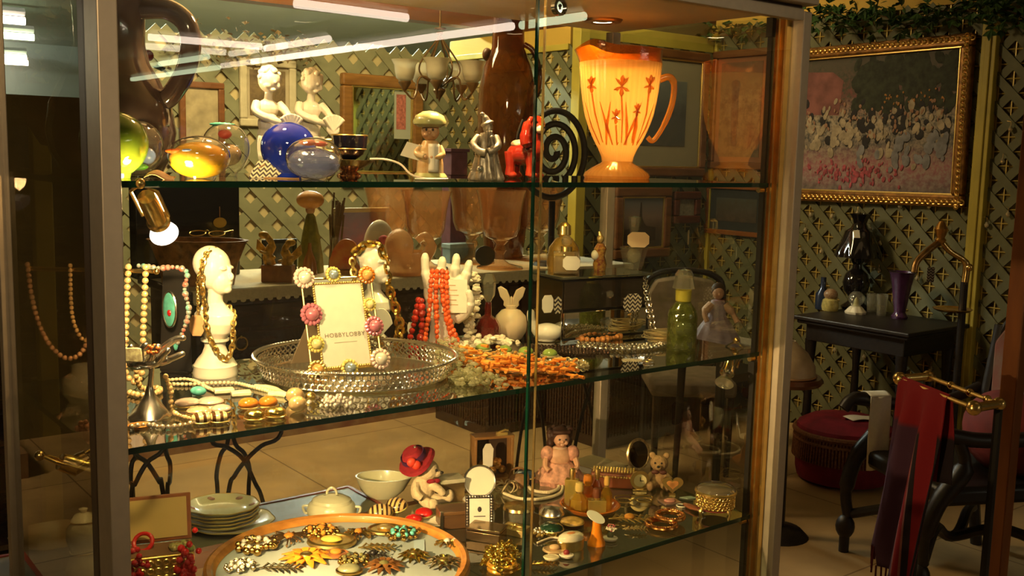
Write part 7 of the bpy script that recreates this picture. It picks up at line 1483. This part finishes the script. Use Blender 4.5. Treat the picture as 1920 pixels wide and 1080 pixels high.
# gold chain heap
b = MB(); o_ = PZ(935, 1052, ZL); k = KK(o_); rr = random.Random(12)
for j in range(9):
    pts = [V(rr.gauss(0, 17), rr.gauss(0, 30), 4+abs(rr.gauss(0, 9)))*k for _ in range(6)]; b.chain(cr(pts, 6), 5.2*k, 1.7*k, 8, 4)
T('gold_chain', b, mat('bright_gold', (1.0, 0.70, 0.16), 0.2, 1.0, noise=0.15, scale=90), 'heap of bright gold chains at the front of the lower shelf', 'necklace', o_, FACE)
p = PZ(944, 1062, ZL); T('gold_bangle', new(KK(p)).ring((0, 0, 12), 24, 5, 30, 8, sy=0.9).ring((0, 0, 4), 24, 5, 30, 8, sy=0.9), mat('amber_gold', (0.80, 0.40, 0.05), 0.2, 0.6, coat=0.5), 'wide amber gold bangle lying before the heap of chains', 'bangle', p+V(-0.012, -0.012, 0), FACE)
for x, y, r, lab in ((1240, 988, 28, 'larger brass coil bangle, under the other'), (1256, 980, 26, 'brass coil bangle, on top of the other')):
    p = PZ(x, y, ZL); k = KK(p); T('coil_bangle', new(k).ring((0, 0, 5 if r > 27 else 13), r, 3.6, 40, 8).ring((0, 0, 4.5 if r > 27 else 12), r*0.82, 2.6, 36, 6).ring((0, 0, 4.5 if r > 27 else 12), r*0.66, 2.2, 32, 6).beads([V(r*math.cos(a), r*math.sin(a), 9 if r > 27 else 17) for a in [2*PI*i/40 for i in range(41)]], 2.2, 4.4), mat('copper_gold', (0.60, 0.28, 0.08), 0.25, 1.0, noise=0.3, scale=150), lab, 'bangle', p, FACE)

# ------------------------------------------------------------------ brooches
def brooch(px, py, r, m, mc, label, kind='flower', z=ZL, seed=0, h=1.0, rz=0.0, extra=None):
    p = PZ(px, py, z); k = KK(p)*1.15; t = thing('brooch', label, 'brooch', p, FACE+rz); rr = random.Random(seed or px); b = new(k)
    if kind == 'flower':
        for j, (n, q, zz) in enumerate(((11, 1.0, 5), (8, 0.68, 9))):
            for i in range(n):
                a = 2*PI*i/n+j*0.3; b.tube([(r*0.2*math.cos(a), r*0.2*math.sin(a), zz), (r*q*0.65*math.cos(a), r*q*0.65*math.sin(a), zz+3*h), (r*q*math.cos(a), r*q*math.sin(a), zz-1)], [r*0.1, r*0.16, r*0.04], 6, flat=0.4)
    elif kind == 'cluster':
        for i in range(44): a = rr.uniform(0, 6.28); q = math.sqrt(rr.random())*r*0.95; b.ball((q*math.cos(a), q*math.sin(a), 4+h*(r*0.28)*(1-q/r)+rr.uniform(0, 3)), rr.uniform(0.10, 0.19)*r, 7, 5)
    elif kind == 'wreath':
        for i in range(40): a = 2*PI*i/40; q = r*rr.uniform(0.55, 1.0); b.ball((q*math.cos(a), q*math.sin(a), rr.uniform(4, 11)), rr.uniform(0.12, 0.2)*r, 7, 5)
    elif kind == 'twigs':
        for i in range(26): a = rr.uniform(0, 6.28); q = rr.uniform(0.5, 1.0)*r; b.tube([(0, 0, 6), (q*0.5*math.cos(a), q*0.5*math.sin(a), 9*h), (q*math.cos(a), q*math.sin(a), rr.uniform(2, 8))], [1.6, 1.5, 1.0], 5); b.ball((q*math.cos(a), q*math.sin(a), 5), 2.2, 6, 4)
    elif kind == 'leaf':
        for s in (-1, 1):
            for i in range(6): u = -0.8+i*0.3; b.tube([(u*r, 0, 5), ((u+0.2)*r, s*r*0.3, 8*h), ((u+0.42)*r, s*r*(0.52-0.3*abs(u)), 4)], [1.4, r*0.09, 0.8], 6, flat=0.5)
        b.tube([(-r, 0, 4), (0, 0, 7), (r, 0, 4)], [1.2, 2.4, 0.8], 6)
    elif kind == 'oval': b.ring((0, 0, 5), r, r*0.13, 32, 7, sy=0.78); b.lathe([(0, 2), (r*0.95, 2), (r*0.9, 6), (0, 7)], 28, sy=0.78)
    P('setting', b, m, t)
    if mc is not None:
        c = new(k)
        if kind in ('cluster', 'wreath'):
            for i in range(9): a = 2*PI*i/9+0.2; c.ball((r*0.62*math.cos(a), r*0.62*math.sin(a), 11*h), r*0.15, 8, 6)
            if kind == 'cluster': c.ball((0, 0, r*0.35), r*0.28, 10, 8)
        else: c.ball((0, 0, 9), (r*(0.5 if kind == 'oval' else 0.26), r*(0.36 if kind == 'oval' else 0.26), 5), 14, 8)
        P('stone', c, mc, t)
    return t
# round tray with wooden rim
l, k = low(636, 1064); k *= 0.985
TRC, TRR = l, 236*k
t = thing('mirror_tray', 'large round pale lined tray with an orange wooden rim full of brooches', 'tray', l, FACE)
b = new(k); b.open = True; P('rim', b.lathe([(226, 0), (248, 0), (250, 6), (248, 16), (242, 20), (234, 17), (230, 8), (226, 6)], 90), OAK, t); P('paper_liner', new(k).lathe([(0, 2), (228, 2), (228, 5), (0, 5)], 80), mat('pale_tray_paper', (0.40, 0.46, 0.43), 0.35, noise=0.06, scale=6), t)
ZTR = ZL+5.4*k
ANT = mat('antique_gold2', (0.62, 0.38, 0.10), 0.25, 1.0, noise=0.3, scale=120); OLIVES = mat('olive_stone', (0.16, 0.15, 0.05), 0.15, coat=0.8, noise=0.3); TOPAZ = mat('topaz', (0.55, 0.22, 0.03), 0.1, coat=0.9, noise=0.3); SGOLD = mat('silver_gilt', (0.78, 0.66, 0.42), 0.2, 1.0, noise=0.2, scale=120)
for args in ((480, 1030, 33, ANT, WP, 'round gold wreath brooch set with pearls at the left of the pale lined tray', 'wreath'), (542, 1014, 34, mat('bronze_leaves', (0.30, 0.17, 0.06), 0.3, 0.9, noise=0.3), TOPAZ, 'bronze leaf spray brooch behind the orange flower', 'twigs'),
             (602, 1004, 30, ANT, TOPAZ, 'gold scroll brooch at the back of the pale lined tray', 'cluster'), (622, 1020, 36, GOLD, mat('yellow_crystal', (0.75, 0.55, 0.10), 0.08, coat=1), 'bright gold oval brooch with a yellow crystal', 'oval'),
             (574, 1050, 44, mat('orange_enamel', (0.75, 0.27, 0.02), 0.3, coat=0.4, noise=0.2), GOLD, 'spiky orange enamel flower brooch in the middle of the pale lined tray', 'flower'), (630, 1044, 20, mat('brown_enamel', (0.26, 0.10, 0.03), 0.3, coat=0.4), TOPAZ, 'small brown oval brooch right of the orange flower', 'oval'),
             (672, 1006, 26, ANT, TOPAZ, 'gold twig starburst brooch at the back of the pale lined tray', 'twigs'), (452, 1068, 26, SGOLD, WP, 'silver gilt cluster brooch at the left front of the pale lined tray', 'cluster'), (524, 1070, 34, SGOLD, None, 'silver gilt feather brooch before the orange flower', 'leaf'),
             (664, 1058, 26, ANT, OLIVES, 'brooch of olive green stones at the centre right of the pale lined tray', 'cluster'), (720, 1066, 34, mat('brown_gold_petals', (0.42, 0.18, 0.05), 0.25, 0.7, noise=0.4, scale=90), OLIVES, 'brown and gold dahlia brooch at the front of the pale lined tray', 'flower'),
             (722, 998, 26, GOLD, mat('gold_cameo', (0.85, 0.62, 0.24), 0.25, 0.8), 'gold oval medallion brooch at the back right of the pale lined tray', 'oval'), (756, 1008, 28, ANT, TURQ, 'cluster brooch of turquoise beads in gold', 'cluster'), (706, 1032, 30, GOLD, None, 'gold leaf brooch below the medallion', 'leaf'),
             (776, 1048, 28, mat('bright_gold2', (1.0, 0.70, 0.16), 0.2, 1.0, noise=0.15), GOLD, 'bright gold ruffled flower brooch', 'flower'), (832, 1060, 32, SGOLD, GOLD, 'pale gold filigree flower brooch at the right of the pale lined tray', 'flower'), (838, 1024, 22, ANT, WP, 'gold brooch with pearl tips near the right rim', 'twigs'),
             (700, 1046, 22, mat('black_gold', (0.06, 0.05, 0.04), 0.2, 0.6), BLACK, 'dark bow brooch left of the dahlia brooch', 'leaf')):
    brooch(*args, z=ZTR)
p = PZ(655, 1074, ZTR); k = KK(p); t = thing('brooch', 'round moss green stone brooch at the front centre of the pale lined tray', 'brooch', p, FACE); P('stone', new(k).ball((0, 0, 8), (22, 18, 9), 18, 12), mat('moss_stone', (0.22, 0.22, 0.12), 0.2, coat=0.6, noise=0.4), t); P('setting', new(k).ring((0, 0, 5), 23, 3, 30, 6, sy=0.82), ANT, t)
p = PZ(786, 1026, ZTR); T('blue_card', new(KK(p)).box((0, 0, 0.6), (20, 70, 1.0)), mat('pale_blue_card', (0.45, 0.58, 0.62), 0.6), 'strip of pale blue card lying under the gold brooches', 'card', p, FACE+0.1, smooth=0)
# single jewels on the glass
brooch(1180, 978, 34, GOLD, TOPAZ, 'gold leaf spray brooch left of the coil bangles', 'leaf'); brooch(1192, 998, 18, mat('pale_gold_leaf', (0.78, 0.62, 0.30), 0.25, 0.9), None, 'small pale gold leaf pin near the shelf front', 'leaf'); brooch(1146, 998, 9, WHB, mat('rose_dot', (0.5, 0.12, 0.12), 0.4), 'tiny white rose button right of the orange brush', 'cluster'); brooch(1144, 1014, 11, mat('white_rim', (0.7, 0.6, 0.45), 0.3), mat('green_dot', (0.12, 0.12, 0.05), 0.4), 'round white rimmed button at the foot of the orange brush', 'oval')
brooch(1062, 1046, 11, WHB, mat('garnet_cameo', (0.22, 0.02, 0.02), 0.2, coat=0.6), 'oval dark red cameo with a white rim', 'oval'); brooch(1040, 1036, 18, mat('tan_cameo_rim', (0.6, 0.4, 0.2), 0.3, 0.4), mat('tan_cameo', (0.60, 0.38, 0.18), 0.4), 'oval tan cameo left of the dark red one', 'oval'); brooch(1018, 1064, 22, ANT, None, 'gold leaf pin at the front edge right of the sliding door', 'leaf'); brooch(1012, 1006, 14, GOLD, WP, 'gold pearl brooch right of the gift box', 'cluster'); brooch(1034, 1050, 12, mat('cream_pin', (0.7, 0.6, 0.36), 0.4), None, 'cream oval pin before the tan cameo', 'oval')
l, k = low(1256, 942); t = thing('pendant', 'pink oval pendant on a square mount behind the coil bangles', 'pendant', l, FACE+0.4); P('mount', new(k).box((0, 0, 1.5), (36, 30, 3)), mat('rose_silver', (0.45, 0.30, 0.24), 0.3, 0.7), t, bev=0.0006); P('stone', new(k).ball((0, 0, 4), (12, 10, 4), 14, 8), mat('pink_stone', (0.62, 0.26, 0.20), 0.2, coat=0.7), t)
l, k = low(1298, 956); t = thing('pocket_knife', 'closed pocket knife with a reddish handle before the filigree casket', 'knife', l, FACE-1.0); P('handle', new(k).ball((0, 0, 5), (26, 8, 5), 18, 10), mat('red_horn', (0.28, 0.09, 0.04), 0.2, coat=0.6, noise=0.4), t); P('bolster', new(k).ball((26, 0, 5), (9, 7, 5), 12, 8), SILVER, t); P('lanyard', new(k).ring((-24, -6, 2), 9, 1.2, 18, 5), PAPER, t)
p = PZ(1292, 934, ZL); T('price_tag', new(KK(p)).prism([(-18, 0), (-4, -8), (16, -2), (4, 9)], 0.5, 1.5), mat('mint_paper', (0.45, 0.56, 0.40), 0.6), 'mint green triangular tag left of the filigree casket', 'price tag', p, FACE, smooth=0)
l, k = low(1188, 942); t = thing('spectacles', 'gold rimless spectacles lying behind the leaf spray brooch', 'spectacles', l, FACE+0.1)
for s in (-1, 1): P('lens_rim', new(k).ring((s*20, 0, 4), 14, 1.2, 24, 6, sy=0.9), GOLD, t)
P('temples', new(k).tube(cr([(-34, 0, 4), (-30, 20, 6), (10, 26, 5), (40, 22, 3)], 5), 1.0, 5).tube(cr([(34, 0, 4), (38, 16, 6), (20, 24, 5), (0, 20, 3)], 5), 1.0, 5).tube(cr([(-6, 0, 4), (0, 0, 7), (6, 0, 4)], 4), 1.2, 5), GOLD, t)
# ------------------------------------------------------------------ right of the cabinet
t = thing('lamp_table', 'black side table with a moulded top against the sage lattice, carrying the black lamp', 'table', (4.34, 1.70, 0))
P('top', MB().box((0, 0, 0.752), (0.56, 0.66, 0.022)).box((0, 0, 0.732), (0.53, 0.63, 0.018)), BLACKWOOD, t, smooth=0, bev=0.006); P('apron', MB().box((0, 0, 0.68), (0.46, 0.56, 0.09)), BLACKWOOD, t, smooth=0, bev=0.004)
for x in (-0.21, 0.21):
    for y in (-0.26, 0.26): P('leg', MB().lathe([(0, 0), (0.018, 0), (0.014, 0.04), (0.024, 0.2), (0.018, 0.45), (0.028, 0.6), (0.03, 0.64), (0, 0.64)], 14, c=(x, y, 0)), BLACKWOOD, t)
ZTB = 0.7632
def tb(px, py): 
    l = PZ(px, py, ZTB); return l, KK(l)
l, k = tb(1602, 579)
t = thing('oil_lamp', 'small black glass lamp with a ruffled crown shade on the black side table', 'lamp', l, FACE)
BGL = mat('black_glass', (0.010, 0.008, 0.008), 0.08, coat=0.8, noise=0.3)
P('base', new(k).lathe([(0, 0), (24, 0), (26, 5), (14, 14), (12, 22), (22, 34), (25, 50), (20, 66), (9, 76), (8, 84), (12, 90), (13, 98), (0, 99)], 32), BGL, t)
m = new(k); m.open = True; m.lathe([(42, 98), (40, 108), (31, 130), (26, 146), (16, 152), (12, 160), (14, 168), (20, 178), (18, 178), (10, 166)], 64, fn=lambda a, r, z: r*(1+0.06*math.sin(8*a)*(1 if z < 112 or z > 168 else 0))); P('shade', m, BGL, t); P('paper_sticker', new(k).box((-14, -27, 142), (11, 1, 15), tilt=Matrix.Rotation(-0.45, 4, 'X')), PAPER, t, smooth=0)
l, k = tb(1556, 582)
t = thing('floral_jar', 'squat yellow jar with a flowered lid at the left of the black side table', 'jar', l, FACE); P('body', new(k).lathe([(0, 0), (14, 0), (16, 8), (14, 20), (10, 23), (0, 24)], 24), mat('yellow_jar', (0.46, 0.38, 0.12), 0.3, noise=0.3, scale=60, coat=0.4), t); P('lid', new(k).ball((0, 0, 30), (13, 12, 11), 14, 10), mat('flowered_lid', (0.42, 0.30, 0.16), 0.4, noise=0.8, scale=160, col2=(0.2, 0.08, 0.04)), t)
l, k = tb(1604, 588)
t = thing('snow_globe', 'little snow globe on a frilled base before the black lamp', 'snow globe', l, FACE); P('base', new(k).lathe([(0, 0), (18, 0), (19, 4), (13, 11), (10, 14), (0, 15)], 30, fn=lambda a, r, z: r*(1+0.06*math.sin(9*a))), CREAM, t); P('figure', new(k).lathe([(0, 14), (6, 14), (4, 26), (0, 32)], 12), mat('globe_figure', (0.5, 0.45, 0.2), 0.4), t); P('globe', new(k).ball((0, 0, 28), (15, 15, 15), 20, 14), GLASS, t)
for x, y, h, lab in ((1634, 584, 34, 'left one beside the snow globe'), (1652, 591, 40, 'right one beside the purple vase')):
    l, k = tb(x, y); m = new(k); m.open = True; m.lathe([(0, 0), (9, 0), (11, h), (10, h), (8, 3), (0, 3)], 24); T('glass_tumbler', m, GLASS, 'clear glass tumbler on the black side table, '+lab, 'tumbler', l, FACE)
l, k = tb(1686, 597); m = new(k); m.open = True; m.lathe([(0, 0), (14, 0), (15, 4), (10, 12), (13, 30), (17, 60), (22, 84), (25, 88), (22, 88), (15, 60), (10, 30), (0, 10)], 28, fn=lambda a, r, z: r*(1+0.04*math.sin(8*a)))
T('purple_vase', m, mat('purple_glass', (0.075, 0.026, 0.085), 0.2, coat=0.6, noise=0.2), 'flared purple glass vase at the right of the black side table', 'vase', l, FACE)
l, k = tb(1541, 579); T('blue_bottle', new(k).lathe([(0, 0), (13, 0), (13, 28), (5, 40), (5, 60), (0, 60)], 20), mat('dim_blue_glass', (0.02, 0.03, 0.06), 0.15, coat=0.6), 'dim blue bottle at the far left of the black side table', 'bottle', l, FACE)
# brass valet stand
l = PD(1806, 560, 4.75); l.z = 0; k = KK((l.x, l.y, 0.9)); zp = lambda y: PD(1806, y, 4.75).z
t = thing('valet_stand', 'brass topped valet stand with a black pole and a small brass dish', 'valet stand', l, FACE)
ZB = zp(528)
P('pole', MB().cyl((0, 0, 0.02), (0, 0, ZB), 0.017), BLACKWOOD, t); P('base', MB().lathe([(0, 0), (0.15, 0), (0.14, 0.02), (0.03, 0.04), (0, 0.05)], 28), BLACKWOOD, t)
dx = lambda px: (px-1808)*k
P('right_arm', MB().tube(cr([(0, 0, ZB-0.01), (0.004, 0, zp(505)), (-0.01, 0, zp(488)), (dx(1775), 0, zp(470)), (dx(1757), 0, zp(450))], 6), [0.017]*12+[0.014]*13, 10), BRASS, t)
P('left_arm', MB().tube(cr([(dx(1757), 0, zp(452)), (dx(1730), -0.03, zp(470)), (dx(1708), -0.05, zp(490)), (dx(1703), -0.06, zp(510))], 6), 0.015, 10), mat('worn_brass', (0.35, 0.19, 0.06), 0.35, 0.9, noise=0.3), t)
P('finial', MB().lathe([(0.016, 0), (0.026, 0.02), (0.018, 0.03), (0.025, 0.05), (0.030, 0.07), (0.012, 0.105), (0, 0.11)], 20, c=(dx(1757), 0, zp(458))), mat('gilt_finial', (0.6, 0.32, 0.08), 0.3, 0.9, noise=0.3), t); P('side_knob', MB().ball((0.012, -0.012, zp(500)), 0.018), BRASS, t)
P('dish', MB().lathe([(0, 0), (0.07, 0.002), (0.088, 0.014), (0.085, 0.016), (0.06, 0.006), (0, 0.006)], 32, c=(dx(1786), -0.02, zp(584))), BRASS, t)
p = PD(1745, 515, 4.7); T('price_tag', MB().box((0, 0, 0), (0.034, 0.002, 0.07)).tube([(0, 0, 0.035), (0.004, 0, 0.13)], 0.001, 4), chevron('chevron_far', (0.03, 0.02, 0.02), (0.5, 0.42, 0.3), 0.018, 0.013), 'chevron tag hanging from the brass valet stand', 'price tag', p, FACE, smooth=0)
# ottoman
l = PZ(1577, 899, 0); 
VEL = mat('crimson_velvet', (0.20, 0.010, 0.022), 0.8, noise=0.3, scale=12); FRINGE = mat('rust_fringe', (0.17, 0.065, 0.02), 0.8, noise=0.4, scale=90)
t = thing('ottoman', 'round crimson velvet ottoman with a rust coloured fringe', 'ottoman', l)
P('drum', MB().lathe([(0, 0.02), (0.215, 0.02), (0.225, 0.06), (0.225, 0.24), (0.22, 0.28), (0.17, 0.31), (0.08, 0.318), (0.02, 0.306), (0, 0.302)], 64, fn=lambda a, r, z: r*(1+0.025*abs(math.sin(9*a))*(z > 0.1))), VEL, t); b = MB()
for i in range(96): a = 2*PI*i/96; b.tube([(0.234*math.cos(a), 0.234*math.sin(a), 0.25), (0.240*math.cos(a), 0.240*math.sin(a), 0.12)], 0.006, 5)
b.ring((0, 0, 0.25), 0.234, 0.014, 64, 8); b.ring((0, 0, 0.215), 0.236, 0.008, 64, 6); P('fringe', b, FRINGE, t); P('button', MB().ball((0, 0, 0.306), (0.016, 0.016, 0.01)), VEL, t)
for i in range(4): a = PI/4+i*PI/2; P('foot', MB().cyl((0.15*math.cos(a), 0.15*math.sin(a), 0), (0.15*math.cos(a), 0.15*math.sin(a), 0.03), 0.02), BLACKWOOD, t)
T('paper_sheet', MB().grid(lambda u, v: ((u-0.5)*0.15, (v-0.5)*0.09, 0.005*math.sin(u*5)), 8, 4), PAPER, 'folded white paper lying on the crimson ottoman', 'paper', l+V(0.03, -0.07, 0.324), -0.4, solid=0.001)
# carved armchair
cx, cy = 3.33, 0.705
t = thing('armchair', 'black carved armchair with scrolled arms and red upholstery facing left', 'armchair', (cx, cy, 0), -0.45)
RUP = mat('red_upholstery', (0.17, 0.018, 0.012), 0.8, noise=0.3, scale=10)
P('seat', MB().box((0.02, 0, 0.385), (0.50, 0.50, 0.07)), mat('black_leather', (0.012, 0.010, 0.009), 0.35, noise=0.2), t, bev=0.02)
for s in (-1, 1):
    P('arm', MB().tube(cr([(-0.33, s*0.27, 0.585), (-0.28, s*0.27, 0.625), (-0.12, s*0.27, 0.60), (0.1, s*0.27, 0.60), (0.28, s*0.27, 0.66)], 6), [0.024]*6+[0.028]*13+[0.022]*6, 10), BLACKWOOD, t)
    P('front_leg', MB().tube(cr([(-0.20, s*0.27, 0.60), (-0.17, s*0.27, 0.50), (-0.26, s*0.27, 0.38), (-0.30, s*0.26, 0.25), (-0.29, s*0.25, 0.15)], 6), [0.022]*6+[0.034]*6+[0.03]*6+[0.022]*7, 10).ball((-0.335 if False else -0.30, s*0.25, 0.105), (0.038, 0.038, 0.05)).cyl((-0.30, s*0.25, 0), (-0.30, s*0.25, 0.07), 0.02), BLACKWOOD, t)
    P('back_leg', MB().tube(cr([(0.30, s*0.24, 0.0), (0.27, s*0.24, 0.2), (0.26, s*0.24, 0.4), (0.32, s*0.23, 0.92)], 6), 0.024, 9), BLACKWOOD, t)
P('stretcher', MB().tube(cr([(-0.28, -0.24, 0.16), (-0.14, -0.10, 0.22), (0, 0, 0.14), (0.14, -0.1, 0.2), (0.27, -0.24, 0.16)], 6), 0.02, 8).tube(cr([(-0.28, 0.24, 0.16), (-0.14, 0.10, 0.22), (0, 0, 0.14), (0.14, 0.1, 0.2), (0.27, 0.24, 0.16)], 6), 0.02, 8), BLACKWOOD, t)
P('back_frame', MB().tube(cr([(0.32, -0.23, 0.86), (0.335, -0.17, 0.955), (0.335, 0, 0.985), (0.335, 0.17, 0.955), (0.32, 0.23, 0.86)], 6), 0.02, 9), BLACKWOOD, t)
P('back_cushion', MB().prism([(-0.20, 0.46), (0.20, 0.46), (0.20, 0.86), (0.14, 0.93), (0, 0.95), (-0.14, 0.93), (-0.20, 0.86)], 0.27, 0.33, Matrix.Rotation(PI/2, 4, 'Z') @ Matrix.Rotation(PI/2, 4, 'X')), mat('grey_red_tapestry', (0.16, 0.10, 0.06), 0.8, noise=1, scale=14, col2=(0.18, 0.04, 0.025)), t, bev=0.015)
P('red_cushion', MB().ball((0.16, -0.06, 0.56), (0.13, 0.20, 0.16), 20, 14), RUP, t)
b = MB(); b.grid(lambda u, v: (-0.215+0.12*u, 0.272+(0.03*math.sin(PI*min(1, v*3)) if v < 0.33 else 0.034)*(1 if v > 0.15 else -1), 0.625-0.27*max(0, v-0.12)), 8, 14)
b = MB(); w_ = MB()
T('white_cloth', MB().grid(lambda u, v: (0.006*math.sin(u*7), -0.035+0.075*u, 0.0 if v < 0.05 else -0.29*(v-0.05)) if False else ((-0.045+0.09*u), -0.040+0.004*math.sin(9*u+3*v), 0.02-0.30*v), 10, 14).grid(lambda u, v: (-0.045+0.09*u, -0.040+0.085*v, 0.02+0.012*math.sin(PI*v)), 10, 8), PAPER, 'white cloth hanging over the nearer arm of the black carved armchair', 'cloth', tuple((Vector((cx, cy, 0.618))+Matrix.Rotation(-0.45, 3, 'Z') @ Vector((-0.19, 0.272, 0)))), -0.45, solid=0.003)
# brass rail with the scarf
ZRL = 0.96
q = [PZ(1687, 710, ZRL), PZ(1740, 706, ZRL), PZ(1873, 757, ZRL), PZ(1826, 765, ZRL)]; o = q[0]
t = thing('towel_rail', 'brass double rail on thin black legs holding the red and purple scarf', 'towel rail', (o.x, o.y, 0)); z0 = V(0, 0, ZRL); q = [p-o+z0 for p in q]
for i, j in ((0, 3), (1, 2)): P('rail', MB().tube([q[i], q[j]], 0.006, 8), BRASS, t)
for i, j in ((0, 1), (3, 2)):
    P('end_bar', MB().tube([q[i]+(q[i]-q[j])*0.1, q[j]+(q[j]-q[i])*0.1], 0.012, 10).ball(q[i], 0.019).ball(q[j], 0.017), BRASS, t)
for f in (0.35, 0.62, 0.85): P('brass_collar', MB().ball(q[1].lerp(q[2], f), 0.011), BRASS, t)
for i in (1, 2): P('leg', MB().tube([q[i], V(q[i].x, q[i].y, 0.0)], 0.011, 8), BLACK, t)
d = (q[3]-q[0]); L_ = d.length; d.normalize(); n = V(-d.y, d.x, 0); 
SCARF = MB(); W_ = L_*0.66
def sc(u, v):
    x = 0.012+u*W_; s = v*1.28-0.40                       # s<0 back side, s>0 front side
    off = (-0.009 if s > 0 else 0.009)*(1 if abs(s) > 0.02 else abs(s)/0.02); fold = 0.016*math.sin(u*15+s*2)*min(1, abs(s)*5)
    p = d*(x-0.02*max(0, s))+n*(off+fold+(-0.05*max(0, s)))
    return V(p.x, p.y, ZRL+0.009-abs(s)*0.60*(1.0 if u > 0.25 else 0.90))
SCARF.grid(sc, 30, 48)
m, nt, N, L = _nt('striped_scarf'); bs = N['Principled BSDF']; bs.inputs['Roughness'].default_value = 0.9
tc = N.new('ShaderNodeTexCoord'); sp = N.new('ShaderNodeSeparateXYZ'); L.new(tc.outputs['Object'], sp.inputs[0])
dt = N.new('ShaderNodeVectorMath'); dt.operation = 'DOT_PRODUCT'; L.new(tc.outputs['Object'], dt.inputs[0]); dt.inputs[1].default_value = tuple(d/W_)
r1 = N.new('ShaderNodeValToRGB'); r1.color_ramp.interpolation = 'CONSTANT'; e = r1.color_ramp.elements
PU, RE, DK, LI = (0.065, 0.020, 0.050, 1), (0.24, 0.006, 0.014, 1), (0.015, 0.006, 0.012, 1), (0.28, 0.10, 0.10, 1)
e[0].position = 0; e[0].color = PU; e[1].position = 0.60; e[1].color = LI
for ps, c in ((0.62, RE), (0.68, LI), (0.70, DK), (0.76, RE), (0.92, DK)): x = e.new(ps); x.color = c
L.new(dt.outputs['Value'], r1.inputs[0])
gt = N.new('ShaderNodeMapRange'); L.new(sp.outputs['Z'], gt.inputs[0]); gt.inputs[1].default_value = 0.845; gt.inputs[2].default_value = 0.86
mx = N.new('ShaderNodeMix'); mx.data_type = 'RGBA'; L.new(gt.outputs[0], mx.inputs[0]); L.new(r1.outputs[0], mx.inputs[6]); mx.inputs[7].default_value = RE; L.new(mx.outputs[2], bs.inputs['Base Color'])
sf = T('scarf', SCARF, m, 'long red and purple striped scarf hanging over the brass rail', 'scarf', (o.x, o.y, 0), solid=0.003)
b = MB()
for i in range(24): u = i/23; p = sc(u, 1.0); b.tube([p, p+V(0.004*math.sin(i*2.1), 0, -0.035-0.02*(i % 3))], 0.0028, 5)
P('fringe', b, mat('dark_red_fringe', (0.09, 0.008, 0.012), 0.9), sf)
# frosted shade on a dark stand, half hidden by the cabinet post
l = PD(1474, 704, 4.2); zt_ = l.z
t = thing('pedestal_table', 'small dark table under the frosted lampshade behind the cabinet post', 'table', (l.x, l.y, 0)); P('top', MB().lathe([(0, zt_-0.03), (0.14, zt_-0.03), (0.15, zt_-0.015), (0.14, zt_), (0, zt_)], 36), mat('red_brown_top', (0.10, 0.03, 0.012), 0.3, coat=0.3), t); P('column', MB().cyl((0, 0, 0.02), (0, 0, zt_-0.02), 0.03, 0.022), BLACKWOOD, t); P('foot', MB().lathe([(0, 0), (0.13, 0), (0.1, 0.03), (0, 0.05)], 24), BLACKWOOD, t)
k = KK(l); m = new(k); m.open = True; m.lathe([(54, 0), (52, 20), (38, 44), (20, 60), (14, 66), (12, 66), (18, 58), (36, 42), (50, 20), (52, 0)], 40)
t = thing('frosted_lampshade', 'frosted glass lampshade dome right of the cabinet post, low down', 'lampshade', l+V(0, 0, 0.001), FACE); P('dome', m, mat('frosted_shade', (0.42, 0.31, 0.18), 0.4, noise=0.15, scale=20), t); P('rim', new(k).ring((0, 0, 2), 54, 2, 40, 6), mat('shade_rim', (0.4, 0.22, 0.1), 0.4), t)
# glass drops hung on the lattice
first = None; rr = random.Random(21); spots_ = [(1520, 402), (1560, 404), (1608, 398), (1632, 430), (1650, 455), (1648, 506), (1625, 522), (1540, 470), (1500, 468), (1510, 430), (1690, 612), (1760, 612), (1700, 660), (1770, 640), (1635, 650), (1600, 640), (1565, 655), (1620, 668), (1745, 690), (1552, 600), (1688, 385), (1742, 385), (1850, 420), (1775, 430), (1720, 520), (1895, 240), (1880, 300), (1890, 400)]
names = ('topmost left', 'topmost second', 'above the black lamp', 'right of the lamp crown', 'right of the black shade', 'beside the lamp neck', 'above the left tumbler', 'left of the black shade', 'beside the cabinet post, lower', 'beside the cabinet post, upper', 'right of the purple vase foot', 'under the brass dish', 'below the table top, right', 'left of the black pole', 'under the table middle', 'under the black lamp', 'under the yellow jar', 'between the table legs', 'above the brass rail', 'over the blue bottle', 'under the gilt frame, left', 'under the gilt frame, right', 'left of the yellow post', 'beside the brass finial', 'above the purple vase', 'right of the yellow post, upper', 'right of the yellow post, middle', 'right of the yellow post, lower')
for (x, y), nm_ in zip(spots_, names):
    p = PXX(x, y, XR-0.045); lab = 'glass drop hanging on the sage lattice, '+nm_
    if first is None:
        first = thing('glass_drop', lab, 'ornament', p, 0, 'glass drops on the sage lattice'); P('drop', MB().lathe([(0, -0.022), (0.010, -0.012), (0.012, -0.004), (0.004, 0.010), (0, 0.012)], 10), mat('crystal_drop', (0.75, 0.66, 0.45), 0.08, 0.6), first, smooth=20); P('hook', MB().tube([(0, 0, 0.01), (0, 0, 0.03), (0.022, 0, 0.034)], 0.0012, 5), BRASS, first)
    else: dup(first, p, rr.uniform(0, 3), lab)
